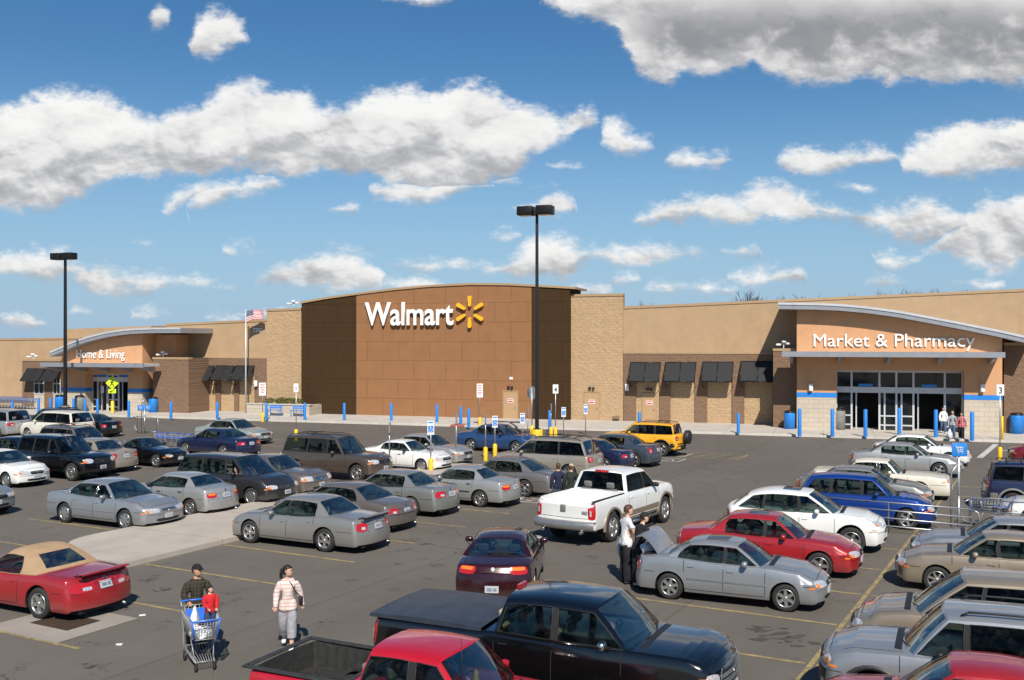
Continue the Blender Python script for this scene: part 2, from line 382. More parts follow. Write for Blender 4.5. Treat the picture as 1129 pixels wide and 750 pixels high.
M['lettergrey']=mat('grey_letter_return',(.25,.25,.26),.5,var=.05)
M['spark']=mat('yellow_sign_face',(.86,.43,.02),.4,var=.05)
M['redsign']=mat('red_sign_face',(.5,.03,.03),.5,var=.05)

B=thing('store_building','long tan and brown big box store with two curved roof entrances','building')
def wall(name,m,u0,u1,v0,v1,z0,z1a,z1b=None,parent=B):  # box in the facade frame, top may slope
    z1b=z1a if z1b is None else z1b; mb=MB()
    P=[W3(u0,v0,z0),W3(u1,v0,z0),W3(u1,v1,z0),W3(u0,v1,z0),W3(u0,v0,z1a),W3(u1,v0,z1b),W3(u1,v1,z1b),W3(u0,v1,z1a)]
    mb.add(P,[(0,3,2,1),(4,5,6,7),(0,1,5,4),(1,2,6,5),(2,3,7,6),(3,0,4,7)])
    return mb.build(name,m,parent,weld=True)
def cope(u0,u1,v0,v1,za,zb,parent=B,mt=None):
    return wall('parapet_coping',mt or M['coping'],u0-.04,u1+.04,v0-.3,v1+.06,za+.003,za+.22,zb+.22,parent) if False else _cope(u0,u1,v0,v1,za,zb,parent,mt)
def _cope(u0,u1,v0,v1,za,zb,parent,mt):
    mb=MB(); a,b=u0-.02,u1+.02
    P=[W3(a,v0,za-.12),W3(b,v0,zb-.12),W3(b,v1+.05,zb-.12),W3(a,v1+.05,za-.12),W3(a,v0,za+.06),W3(b,v0,zb+.06),W3(b,v1+.05,zb+.06),W3(a,v1+.05,za+.06)]
    mb.add(P,[(0,3,2,1),(4,5,6,7),(0,1,5,4),(1,2,6,5),(2,3,7,6),(3,0,4,7)])
    return mb.build('parapet_coping',mt or M['coping'],parent,weld=True)

DEEP=-.5
def seg(px0,px1,py0,py1,m,v=0.0,deep=DEEP,name='wall'):
    u0,u1=fu(px0,v),fu(px1,v); za,zb=fz(px0,py0,v),fz(px1,py1,v)
    wall(name,m,u0,u1,deep,v,0,za-.06,zb-.06); _cope(u0,u1,v-.5,v,za-.06,zb-.06,B,None)
    return u0,u1,za,zb
seg(-260,88,377,372,M['tan_smooth'])
seg(88.3,183,362.6,359,M['tan_smooth'],-2.5)
seg(183.3,294,357,352,M['tan_smooth'],-.02)
seg(294,332,341,339.5,M['tan_rock'],.12)
seg(628.5,687,324.7,323.6,M['tan_rock'],.12)
seg(687.3,1320,338,310,M['tan_smooth'],-.02)

# centre brown panel with an arched top
VC=.55
cu0,cu1=fu(332.5,VC),fu(628,VC); uL,uR=fu(393,VC),fu(586,VC)
tops=[(332,333.6),(360,328.5),(393,323.8),(430,319),(470,315.2),(515,313),(555,313.4),(586,315),(608,316.2),(628,317.4)]
tz=[(fu(x,VC),fz(x,y,VC)) for x,y in tops]
def lerpz(tab,u):
    if u<=tab[0][0]: return tab[0][1]
    for (a,za),(b,zb) in zip(tab,tab[1:]):
        if u<=b: return za+(zb-za)*(u-a)/(b-a)
    return tab[-1][1]
def archwall(m,u0,u1,v0,v1,zt,name='wall',n=12):
    mb=MB(); poly=[(u0,0),(u1,0)]+[(u1+(u0-u1)*i/n,zt(u1+(u0-u1)*i/n)) for i in range(n+1)]
    mb.prism(poly,v0,v1,0,lambda p,q,d:W3(p,d,q)); return mb.build(name,m,B)
zt=lambda u:lerpz(tz,u)-.08
archwall(M['dark_panel'],cu0,uL,-3,VC,zt); archwall(M['brown_panel'],uL,uR,-3,VC+.012,zt); archwall(M['dark_panel'],uR,cu1,-3,VC,zt)
mb=MB(); n=30
poly=[(cu0-.05+(cu1+.5-cu0)*i/n,zt(cu0+(cu1-cu0)*i/n)-.02) for i in range(n+1)]; poly+= [(p,q+.16) for p,q in poly[::-1]]
for i in range(n):
    a,b=poly[i],poly[i+1]; c,d2=poly[2*n+1-i-1],poly[2*n+1-i]
    mb.prism([a,b,c,d2],-3.2,VC+.10,0,lambda p,q,d:W3(p,d,q))
mb.build('arched_coping',M['coping'],B,weld=True)
wall('flat_roof',M['coping'],fu(-240,0),fu(1300,0),-45,-.51,4.9,5.2); wall('back_wall',M['tan_smooth'],fu(-240,0),fu(1300,0),-45.4,-45.01,0,5.6)

# lettering
def text(body,u0,u1,v,z0,h,m,parent,name='lettering',ext=.10,off=.012,side=None,shear=0):
    cu=bpy.data.curves.new(name,'FONT'); cu.body=body; cu.size=1; cu.extrude=ext; cu.offset=off; cu.bevel_depth=0; cu.resolution_u=3
    o=bpy.data.objects.new(name,cu); COL.objects.link(o); cu.materials.append(m)
    bpy.context.view_layer.update(); bb=[Vector(c) for c in o.bound_box]
    x0=min(c.x for c in bb); x1=max(c.x for c in bb); y0=min(c.y for c in bb); y1=max(c.y for c in bb)
    sx=(u1-u0)/(x1-x0); sy=h/(y1-y0)
    Mx=Matrix((( U.x*sx,0,NV.x,0),(U.y*sx,0,NV.y,0),(0,sy,0,0),(0,0,0,1)))
    T=Matrix.Translation(Vector(W3(u0,v,z0)))@Mx@Matrix.Translation((-x0,-y0,0))
    me=o.to_mesh(); me=me.copy() if False else bpy.data.meshes.new_from_object(o)
    me.transform(T); bpy.data.objects.remove(o)
    r=bpy.data.objects.new(name,me); COL.objects.link(r); r.parent=parent; return r
V1=VC+.26
text('Walmart',fu(402.5,V1),fu(500,V1),V1,fz(450,359,V1),fz(450,333,V1)-fz(450,359,V1),M['letter'],B,ext=.075,off=.016)
# six-ray yellow spark
sc=Vector((fu(517.8,V1),fz(517.8,344,V1))); k=fz(517.8,326.3,V1)-sc.y
for i in range(6):
    a=R(90+60*i); mb=MB(); ca,sa=math.cos(a),math.sin(a)
    poly=[(.34*k,-.055*k),(.40*k,-.085*k),(.90*k,-.125*k),(.97*k,-.10*k),(1.0*k,-.04*k),(1.0*k,.04*k),(.97*k,.10*k),(.90*k,.125*k),(.40*k,.085*k),(.34*k,.055*k)]
    mb.prism([(sc.x+p*ca-q*sa,sc.y+p*sa+q*ca) for p,q in poly],VC+.10,VC+.32,0,lambda p,q,d:W3(p,d,q)); mb.build('sign_ray',M['spark'],B,weld=True)
text('7287',fu(279.5,.03),fu(289,.03),.03,fz(284,366.5,.03),.36,M['letter'],B,ext=.03,off=.01,name='house_number')

# pier zone with blind bays, awnings, lights
def bays(px0,px1,pyt,bands,awn,vp=.16,extra=None):
    ztop=fz(px0,pyt,vp); 
    edges=[px0]+[q for b in bands for q in b]+[px1]
    hb=fz(px0,(404 if px0>600 else 412),vp)   # head of the bays
    for a,b in zip(edges[0::2],edges[1::2]):
        if b-a>.4: wall('pier',M['brown_rock'],fu(a,vp),fu(b,vp),0,vp,0,ztop)
    for a,b in bands:
        wall('bay_head',M['brown_rock'],fu(a,vp)+.001,fu(b,vp)-.001,0,vp,hb,ztop)
        wall('bay_infill',M['tan_rock'],fu(a,vp)-.01,fu(b,vp)+.01,-.01,.05,0,hb)
    wall('string_course',M['coping'],fu(px0,vp),fu(px1,vp),-.01,vp+.03,ztop+.002,ztop+.10)
    for (a,b,yt,yb) in awn:
        ua,ub=fu(a,vp),fu(b,vp); z1=fz((a+b)/2,yt,vp+.1); z0=fz((a+b)/2,yb,vp+.95); pr=.95
        mb=MB(); m=(ua+ub)/2
        def q(u,t,dz=0): return W3(u,vp+.04+pr*t,z1+(z0-z1)*t+dz)
        mb.add([q(ua,0),q(ub,0),q(ub,1),q(ua,1),q(ua,0,-.05),q(ub,0,-.05),q(ub,1,-.05),q(ua,1,-.05)],[(0,1,2,3),(7,6,5,4),(3,2,6,7),(0,3,7,4),(2,1,5,6),(1,0,4,5)])
        o=mb.build('awning',M['awning'],B)
        fr=MB()
        for u in (ua,m,ub): fr.tube([q(u,0,.02),q(u,1,.02)],.03,6)
        fr.tube([q(ua,1,.02),q(ub,1,.02)],.035,6); fr.tube([q(ua,0,.02),q(ub,0,.02)],.03,6)
        for u in (ua+.05,ub-.05): fr.tube([q(u,1,-.03),W3(u,vp,z0-.45)],.022,6)
        fr.build('awning_frame',M['darkmetal'],o)
def walllight(px,py,v):
    u=fu(px,v); z=fz(px,py,v); mb=MB(); mb.rbox(W3(u,v+.14,z),(.26,.2,.5),.05)
    o=mb.build('wall_light',M['white'],B); b=MB(); b.tube([W3(u,v+.1,z+.15),W3(u,v+.12,z+.7),W3(u,v+.25,z+.85)],.02,6); b.build('light_arm',M['steel'],o)
bays(687.5,852,390,[(701,727),(739,766),(779.5,807),(820.5,851.6)],[(695.5,728.5,400,421),(734,767.5,400,421),(775,808.5,399.5,421),(817,855,399,420.8)])
bays(208.5,293.5,395,[(222,237.5),(243,258),(263,280.5)],[(217,237,403.6,419.7),(239,259,403.6,419.7),(260.5,281,403.6,419.7)])
for px,py,v in ((691.5,427,.16),(209.5,422.5,.2),(283,423,.2),(894,427,3.35),(1083,428,3.35)): walllight(px,py,v)
# service doors
def sdoor(px,py0,w,h,v):
    u=fu(px,v); mb=MB(); z1=h
    mb2=MB()
    for a,b,zz0,zz1 in ((-w/2-.08,-w/2,0,z1+.08),(w/2,w/2+.08,0,z1+.08),(-w/2,w/2,z1,z1+.08)):
        P=[W3(u+p,q,r) for p,q,r in ((a,v-.05,zz0),(b,v-.05,zz0),(b,v+.06,zz0),(a,v+.06,zz0),(a,v-.05,zz1),(b,v-.05,zz1),(b,v+.06,zz1),(a,v+.06,zz1))]
        mb2.add(P,[(0,3,2,1),(4,5,6,7),(0,1,5,4),(1,2,6,5),(2,3,7,6),(3,0,4,7)])
    d=wall('service_door',M['doortan'],u-w/2+.005,u+w/2-.005,v-.04,v+.03,.02,z1-.005)
    mb2.build('door_frame',M['brown_rock'] if False else M['coping'],d)
    s=wall('door_notice',M['white'],u-.22,u+.22,v+.031,v+.036,1.32,1.62); s.parent=d
    for k,(a,b) in enumerate(((1.52,1.58),(1.36,1.46))):
        t=wall('notice_print',M['redsign'],u-.19,u+.19,v+.037,v+.040,a,b); t.parent=d
    mb=MB(); mb.rbox(W3(u+w/2-.14,v+.08,1.0),(.05,.06,.16),.02); mb.build('door_handle',M['steel'],d)
    mb=MB(); mb.rbox(W3(u-.12,v+.14,z1+.35),(.22,.22,.14),.04); mb.rbox(W3(u+.15,v+.16,z1+.33),(.18,.24,.16),.06); mb.build('door_light',M['darkmetal'],B)
sdoor(563,0,1.05,2.15,VC); sdoor(652.5,0,1.1,2.15,.12)
sdoor(716,0,.95,2.1,.05)
mb=MB(); 
wall('sign_box',M['white'],fu(562,VC),fu(565.5,VC),VC,VC+.06,fz(563,418.5,VC),fz(563,415.8,VC))
mb=MB(); mb.rbox(W3(fu(679.5,.2),.3,.35),(.45,.3,.22),.04); mb.build('hose_bib_box',M['brown_rock'],B)

# ---------------- entrances
def entrance(px0,px1,ve,gl,gtop,roof,can,word,wordpx,mirror,band_py):
    """px0,px1 edges of the front face; gl glazing columns; roof list of (px,py) top edge"""
    u0,u1=fu(px0,ve),fu(px1,ve); g0,g1=fu(gl[0],ve),fu(gl[1],ve)
    VR=ve+.9
    rt=[(fu(x,VR),fz(x,y,VR)) for x,y in roof]
    zt=lambda u:lerpz(rt,u)-.42
    zg=fz(gl[0],gtop,ve); zb=fz(gl[0],band_py,ve)
    # front face around the glazing
    def aw(m,a,b,z0,v0=0,v1=ve,f=zt,nm='entrance_wall'):
        mb=MB(); n=8; poly=[(a,z0),(b,z0)]+[(b+(a-b)*i/n,f(b+(a-b)*i/n) if callable(f) else f) for i in range(n+1)]
        mb.prism(poly,v0,v1,0,lambda p,q,d:W3(p,d,q)); return mb.build(nm,m,B)
    aw(M['orange'],u0,g0,zb+.16); aw(M['orange'],g1,u1,zb+.16); aw(M['orange'],g0,g1,zg)
    for a,b in ((u0,g0),(g1,u1)):
        wall('stone_base',M['stone'],a,b,0,ve+.012,0,zb-.14); wall('blue_band',M['blue'],a-.01,b+.01,0,ve+.03,zb-.14,zb+.16)
    # curved roof slab
    mb=MB(); n=26; a,b=rt[0][0],rt[-1][0]
    for i in range(n):
        ua,ub=a+(b-a)*i/n,a+(b-a)*(i+1)/n; za,zbb=lerpz(rt,ua),lerpz(rt,ub)
        mb.prism([(ua,za-.40),(ub,zbb-.40),(ub,zbb),(ua,za)],-3.5,VR,0,lambda p,q,d:W3(p,d,q))
    r=mb.build('curved_roof',M['greymetal'],B,weld=True)
    mb=MB()
    for i in range(n):
        ua,ub=a+(b-a)*i/n,a+(b-a)*(i+1)/n; za,zbb=lerpz(rt,ua),lerpz(rt,ub)
        mb.prism([(ua,za-.12),(ub,zbb-.12),(ub,zbb+.03),(ua,za+.03)],VR,VR+.05,0,lambda p,q,d:W3(p,d,q))
    mb.build('roof_fascia',M['palemetal'],r,weld=True)
    # canopy with brackets
    c0,c1,cy=can; VCN=ve+2.0; ca,cb2=fu(c0,VCN),fu(c1,VCN); zc=fz((c0+c1)/2,cy,VCN)
    cn=wall('canopy',M['palemetal'],ca,cb2,ve,VCN,zc-.22,zc)
    wall('canopy_gutter',M['greymetal'],ca-.05,cb2+.05,VCN,VCN+.12,zc-.28,zc+.06).parent=cn
    for i in range(5):
        t=ca+.5+(cb2-ca-1.0)*i/4; mb=MB()
        mb.prism([(ve,zc-.75),(ve,zc-.22),(VCN-.1,zc-.22),(VCN-.1,zc-.38)],t-.09,t+.09,0,lambda p,q,d:W3(d,p,q)); mb.build('canopy_bracket',M['greymetal'],cn,weld=True)
    # glazing (recessed): frame bars in front of glass, two open doorways
    vg=ve-.9; zt2=zg
    wall('store_interior',M['inside'],g0,g1,0,.3,0,zg)   # dark depth behind the glass
    zd=2.55; nb=8; us=[g0+(g1-g0)*i/ nb for i in range(nb+1)]
    cols=[0,.115,.14,.345,.365,.48,.52,.635,.655,.86,.885,1]
    U_=[g0+(g1-g0)*c for c in (0,.125,.35,.485,.62,.865,1)]
    fr=MB()
    def bar(a,b,z0,z1,d=.12):
        P=[W3(p,q,r) for p,q,r in ((a,vg-d/2,z0),(b,vg-d/2,z0),(b,vg+d/2,z0),(a,vg+d/2,z0),(a,vg-d/2,z1),(b,vg-d/2,z1),(b,vg+d/2,z1),(a,vg+d/2,z1))]
        fr.add(P,[(0,3,2,1),(4,5,6,7),(0,1,5,4),(1,2,6,5),(2,3,7,6),(3,0,4,7)])
    for x in U_: bar(x-.06,x+.06,0,zg)
    bar(g0,g1,zd,zd+.38,.126); bar(g0,g1,zg-.16,zg-.01,.126)
    for i in (0,2,3,5):
        for z in (.06,.45,1.05): bar(U_[i],U_[i+1],z-.04,z+.05,.118)
    for i in (2,3): bar((U_[i]+U_[i+1])/2-.05-.2,(U_[i]+U_[i+1])/2+.05-.2,0,zd,.11)
    fo=fr.build('storefront_frame',M['palemetal'],B)
    for i in range(6):
        gm=wall('transom_pane',M['storeglass'],U_[i]+.06,U_[i+1]-.06,vg-.02,vg,zd+.38,zg-.16); gm.parent=fo
        if i not in (1,4):
            gm=wall('door_pane',M['storeglass'],U_[i]+.06,U_[i+1]-.06,vg-.02,vg,.1,zd); gm.parent=fo
    for i in (1,4):    # sliding leaf and its small blue header sign
        s=wall('header_sign',M['blue'],(U_[i]+U_[i+1])/2-.45,(U_[i]+U_[i+1])/2+.45,vg+.07,vg+.09,zd+.42,zd+.58); s.parent=fo
        s=wall('sliding_leaf_stile',M['palemetal'],U_[i]+.25,U_[i]+.33,vg-.12,vg-.07,0,zd); s.parent=fo
    # reveals
    wall('entrance_soffit',M['orange'],g0,g1,vg-.3,ve-.01,zg+.0,zg+.004) if False else None
    v=ve+.10; z0=fz(wordpx[0],wordpx[3],v); z1=fz(wordpx[0],wordpx[2],v)
    text(word,fu(wordpx[0],v),fu(wordpx[1],v),v,z0,z1-z0,M['letter'],B,ext=.02,off=.0)
entrance(878.5,1105,3.3,(922.3,1063),408,[(858,334),(902,334.7),(929,336),(956,338.4),(990,343),(1020,348.5),(1062,356.5),(1102,364.5),(1140,373)],(863,1107,389),'Market & Pharmacy',(897,1075,368.3,386.5),False,436)
entrance(68,157,3.5,(94,141),412,[(55,388),(66,383.5),(80,377),(96,371.5),(116,366.5),(136,363.5),(152,362.3),(170,361.7),(199,361.7)],(46,158,401),'Home & Living',(84.5,137.5,385.5,397.7),True,430)
wall('entrance_wing',M['orange'],fu(157.3,1.8),fu(193.5,1.8),0,1.8,0,fz(175,369,1.8))
wall('entrance_wing',M['orange'],fu(1105.3,1.4),fu(1113,1.4),0,1.4,0,6.1)
# brown rock blocks beside the entrances
wall('flank_block',M['brown_rock'],fu(852.5,2.3),fu(878.2,2.3),0,2.3,0,fz(865,385.5,2.3)); 
_cope(fu(852.5,2.3),fu(878.2,2.3),1.8,2.3,fz(865,385.3,2.3),fz(865,385.3,2.3),B,None)
wall('flank_block',M['brown_rock'],fu(1107,2.3),fu(1230,2.3),0,2.3,0,fz(1118,379,2.3)); 
_cope(fu(1107,2.3),fu(1230,2.3),1.8,2.3,fz(1118,378.8,2.3),fz(1118,378.8,2.3),B,None)
wall('flank_block',M['brown_rock'],fu(168.5,2.9),fu(208,2.9),0,2.9,0,fz(185,395,2.9)); 
_cope(fu(168.5,2.9),fu(208,2.9),2.4,2.9,fz(185,394.8,2.9),fz(185,394.8,2.9),B,None)
wall('flank_block',M['brown_rock'],fu(24.5,1.2),fu(67,1.2),0,1.2,0,fz(40,397,1.2))
_cope(fu(24.5,1.2),fu(67,1.2),.9,1.2,fz(40,396.8,1.2),fz(40,396.8,1.2),B,None)
for a,b in ((31,50),(52,68)):
    vp=1.2; ua,ub=fu(a,vp),fu(b,vp); mb=MB(); z1=fz(a,406,vp); z0=fz(a,420,vp+.9)
    q=lambda u,t,dz=0:W3(u,vp+.04+.9*t,z1+(z0-z1)*t+dz)
    mb.add([q(ua,0),q(ub,0),q(ub,1),q(ua,1),q(ua,0,-.05),q(ub,0,-.05),q(ub,1,-.05),q(ua,1,-.05)],[(0,1,2,3),(7,6,5,4),(3,2,6,7),(0,3,7,4),(2,1,5,6),(1,0,4,5)])
    for u in (ua,(ua+ub)/2,ub): mb.tube([q(u,0,.02),q(u,1,.02)],.03,6)
    mb.build('awning',M['awning'],B)
    wn=wall('window',M['storeglass'],ua+.7,ub-.1,vp,vp+.02,1.3,fz(a,418,vp)); 
    for z in (1.3,2.2): wall('window_bar',M['palemetal'],ua+.7,ub-.1,vp+.02,vp+.07,z,z+.08).parent=wn
    for t in (0,.5,1): uu=ua+.7+(ub-ua-.8)*t; wall('window_bar',M['palemetal'],uu-.03,uu+.03,vp+.021,vp+.068,1.3,fz(a,418,vp)).parent=wn
    wall('window_sill_wall',M['stone'],ua+.7,ub-.1,vp,vp+.05,0,1.29)

# rooftop camera masts
for px,py,v in ((37,398,1.0),(180,396,2.5),(324,340,-.3),(864,386,2.0)):
    u=fu(px,v); z=fz(px,py,v); mb=MB(); p=Vector(W3(u,v,z)); mb.tube([p,p+Vector((0,0,.75))],.05,8); mb.tube([p+Vector((-.5,0,.55)),p+Vector((.4,0,.55))],.03,6)
    for dx,dz in ((-.5,.5),(.35,.6),(0,.8)): mb.rbox(p+Vector((dx,-.1,dz)),(.38,.5,.2),.05,rot=Matrix.Rotation(dx,3,'Z'))
    mb.v=[tuple(p+(Vector(v_)-p)*.72) for v_ in mb.v]; tag(mb.build('security_camera',M['white']),{37:'white camera cluster on the low brown block at the far end of the store',180:'white camera cluster above the brown block beside Home & Living',324:'white camera mast on the roof beside the big brown sign wall',864:'camera mast in shadow beside the Market & Pharmacy front'}[px],'camera','rooftop cameras')
# ------------------------------------------------------------ ground
RD=Vector((.481,.877,0)).normalized()       # along the parking rows
SDR=Vector((.877,-.481,0)).normalized()     # along the stalls (towards camera right)
def asphalt():
    m,g,b=newmat('asphalt'); p=g.pos()
    rx=g.vm('DOT_PRODUCT',p,tuple(RD)); ry=g.vm('DOT_PRODUCT',p,tuple(SDR))
    cb=g.n('ShaderNodeCombineXYZ'); g.set(cb.inputs[0],rx); g.set(cb.inputs[1],ry); q=cb.outputs[0]
    big=g.noise(p,.13,5,.6); mid=g.noise(p,.9,6,.65); fine=g.noise(p,34,3,.7); grit=g.noise(p,120,2,.7)
    c=g.ramp(big,[(.3,(.118,.102,.085)),(.7,(.145,.127,.107))])
    c=g.mix(g.m('MULTIPLY',g.ss(mid,.42,.75),.45),c,(.158,.140,.118))
    c=g.mix(g.m('MULTIPLY',g.ss(fine,.45,.8),.5),c,(.15,.14,.13))
    c=g.mix(g.m('MULTIPLY',g.ss(grit,.6,.8),.4),c,(.024,.022,.020))
    pt=g.n('ShaderNodeTexVoronoi'); g.set(pt.inputs['Vector'],g.vm('MULTIPLY',q,(.06,.11,1))); pt.inputs['Scale'].default_value=1; pt.distance='CHEBYCHEV'
    ps=g.n('ShaderNodeSeparateXYZ'); g.set(ps.inputs[0],pt.outputs['Color']); c=g.mix(g.m('MULTIPLY',ps.outputs[0],.16),c,(.075,.066,.056))
    # tyre-worn streaks along the aisles
    st=g.noise(g.vm('MULTIPLY',q,(.05,.55,1)),1.0,4,.6); c=g.mix(g.m('MULTIPLY',g.ss(st,.5,.72),.28),c,(.080,.069,.057))
    # oil drips
    ol=g.noise(p,1.15,3,.5); ol2=g.noise(p,9,5,.7); oil=g.m('MULTIPLY',g.ss(ol,.59,.68),g.ss(ol2,.47,.62)); c=g.mix(g.m('MULTIPLY',oil,.72),c,(.016,.015,.014))
    # paving seams and hairline cracks
    v=g.n('ShaderNodeTexVoronoi',feature='DISTANCE_TO_EDGE'); g.set(v.inputs['Vector'],g.vm('ADD',p,g.vm('MULTIPLY',g.vm('SUBTRACT',g.n('ShaderNodeTexNoise').outputs['Color'],(.5,.5,.5)),(0,0,0)))); v.inputs['Scale'].default_value=.11
    wob=g.m('MULTIPLY',g.m('SUBTRACT',g.noise(p,1.2,5,.7),.5),.012)
    cr=g.m('SUBTRACT',1.0,g.ss(g.m('ADD',v.outputs['Distance'],wob),.0,.0022)); c=g.mix(g.m('MULTIPLY',cr,g.m('MULTIPLY',g.ss(big,.42,.55),.6)),c,(.022,.020,.018))
    sm=g.m('ABSOLUTE',g.m('SUBTRACT',g.m('PINGPONG',ry,3.7),0.0)); c=g.mix(g.m('MULTIPLY',g.m('SUBTRACT',1.0,g.ss(sm,.012,.035)),.35),c,(.03,.028,.026))
    g.set(b.inputs['Base Color'],c); g.set(b.inputs['Roughness'],g.m('MULTIPLY_ADD',oil,-.3,.86)); b.inputs['Specular IOR Level'].default_value=.3
    g.set(b.inputs['Normal'],g.bump(fine,.5,.012)); return m
M['asphalt']=asphalt()
def concrete(name,c,joint=None):
    m,g,b=newmat(name); p=g.pos(); n=g.noise(p,.7,6,.65); f=g.noise(p,22,4,.7)
    col=g.ramp(n,[(.3,tuple(x*.82 for x in c)),(.7,tuple(min(1,x*1.08) for x in c))])
    col=g.mix(g.m('MULTIPLY',g.ss(f,.5,.8),.3),col,tuple(x*.7 for x in c))
    if joint:
        ax,sz=joint; t=g.m('PINGPONG',g.vm('DOT_PRODUCT',p,tuple(ax)),sz/2); col=g.mix(g.m('MULTIPLY',g.m('SUBTRACT',1.0,g.ss(t,.01,.03)),.55),col,tuple(x*.4 for x in c))
    g.set(b.inputs['Base Color'],col); b.inputs['Roughness'].default_value=.85; b.inputs['Specular IOR Level'].default_value=.3
    g.set(b.inputs['Normal'],g.bump(f,.3,.008)); return m
M['walk']=concrete('sidewalk_concrete',(.50,.46,.40),(U,3.0))
M['island']=concrete('island_concrete',(.43,.38,.32),(RD,3.6))
M['pad']=concrete('pad_concrete',(.30,.27,.23))
def paint_mat(name,c,wear):
    m,g,b=newmat(name); p=g.pos(); n=g.noise(p,3.5,7,.7); f=g.noise(p,40,3,.7)
    k=g.ss(g.m('ADD',g.m('MULTIPLY',n,.7),g.m('MULTIPLY',f,.3)),.40-wear*.1,.60)
    g.set(b.inputs['Base Color'],g.mix(g.m('MULTIPLY',k,wear),c,(.10,.09,.08))); b.inputs['Roughness'].default_value=.75; return m
M['linepaint']=paint_mat('worn_yellow_line',(.46,.34,.11),.75)
M['linewhite']=paint_mat('worn_white_line',(.62,.61,.57),.4)
M['earth']=mat('dry_grass_earth',(.14,.12,.07),.95,var=.3,scale=.2)
mb=MB(); mb.add([(-2500,-2500,-.012),(2500,-2500,-.012),(2500,2500,-.012),(-2500,2500,-.012)],[(0,1,2,3)]); tag(mb.build('ground',M['earth']),kind='structure')
mb=MB(); mb.add([(-160,-60,0),(150,-60,0),(150,100,0),(-160,130,0)],[(0,1,2,3)]); tag(mb.build('parking_lot',M['asphalt']),kind='structure')
# sidewalk slab in front of the store
def vcurb(u): return 7.1+.013*u
us=[-120+i*6 for i in range(37)]
mb=MB(); top=[W3(u,vcurb(u)-.15,.13) for u in us]; 
mb.grid([[W3(u,-1,.13) for u in us],[W3(u,vcurb(u)-.17,.13) for u in us]],0,False)
tag(mb.build('sidewalk',M['walk'],weld=True),kind='structure')
mb=MB(); mb.grid([[W3(u,vcurb(u)-.17,.132) for u in us],[W3(u,vcurb(u)-.02,.132) for u in us],[W3(u,vcurb(u),.115) for u in us],[W3(u,vcurb(u)+.02,-.01) for u in us]],0,False)
tag(mb.build('kerb',M['walk'],weld=True),kind='structure')
def strip(name,a,b,w,z=.006,m=None):
    a=Vector(a); b=Vector(b); d=(b-a).normalized(); n=Vector((-d.y,d.x,0))*w/2; k=max(2,int((b-a).length/.8))
    return a,b,n,z
def line(mb,a,b,w,z=.005):
    a=Vector(a); b=Vector(b); d=(b-a).normalized(); n=Vector((-d.y,d.x,0))*w/2
    mb.add([(p.x,p.y,z) for p in (a-n,b-n,b+n,a+n)],[(0,1,2,3)])
mb=MB()
P0L=Vector((-8.4,29.2,0)); ST=2.87
for k in range(-6,3): line(mb,P0L+RD*ST*k,P0L+RD*ST*k+SDR*4.75,.11)
for k in range(3,5): line(mb,P0L+RD*ST*k,P0L+RD*ST*k+SDR*4.75,.11)
for k in range(-6,6): line(mb,P0L+RD*ST*k-SDR*4.0,P0L+RD*ST*k-SDR*8.9,.11)
for k in range(-3,9): line(mb,Vector((-19.7,43.5,0))+RD*ST*k,Vector((-19.7,43.5,0))+RD*ST*k-SDR*4.8,.11)
# right-hand block: stall lines and the long spine line between noses
PR=gp(928,690); PRr=gp(705,664)
SD2=(PR-PRr).normalized(); RD2=Vector((-SD2.y,SD2.x,0))
if RD2.y<0: RD2=-RD2
RDR=Vector((.487,.873,0)).normalized()
for k in range(-4,10): line(mb,PR+RDR*2.87*k-SDR*.1,PR+RDR*2.87*k-SDR*4.9,.11)
for k in range(-4,9): line(mb,PR+RDR*2.87*k+SDR*.1,PR+RDR*2.87*k+SDR*4.9,.11)
line(mb,PR-RDR*14,PR+RDR*26,.10,.0062)
# hatching near the accessible stalls and by the corral
def hatch(c,wd,ln,n):
    c=Vector(c)
    e=[c-SDR*ln/2-RD*wd/2,c+SDR*ln/2-RD*wd/2,c+SDR*ln/2+RD*wd/2,c-SDR*ln/2+RD*wd/2]
    for i in range(4): line(mb,e[i],e[(i+1)%4],.10)
    for i in range(n): t=(i+.5)/n; line(mb,c-SDR*ln/2+SDR*ln*t-RD*wd/2,c-SDR*ln/2+SDR*ln*min(1,t+.12)+RD*wd/2,.09,.0068)
hatch(gp(770,502),2.2,4.6,5); hatch(gp(600,520),2.2,4.6,5); hatch(gp(150,478),3.5,5,4); hatch(gp(245,478),3,4,4)
tag(mb.build('parking_lines',M['linepaint']),kind='structure')
mb=MB(); line(mb,gp(944,500),gp(1015,484.5) ,.35,.0055) if False else line(mb,gp(1080,505),gp(1098,490),.3,.0055)
line(mb,gp(1100,497),gp(1129,497),.2,.006)
def wheelchair(c,s):
    c=Vector(c); 
    q=lambda a,b:(c+SDR*a*s+RD*b*s)
    for a,b in (((-.5,-.5),(.5,-.5)),((.5,-.5),(.5,.5)),((.5,.5),(-.5,.5)),((-.5,.5),(-.5,-.5)),((-.2,.1),(.1,.1)),((.1,.1),(.25,-.25)),((-.2,-.2),(.05,-.28))): line(mb,q(*a),q(*b),.09*s*.7,.0058)
for p in ((745,501.5),(738,507),(590,551)): wheelchair(gp(*p),1.3)
tag(mb.build('road_markings',M['linewhite']),kind='structure')
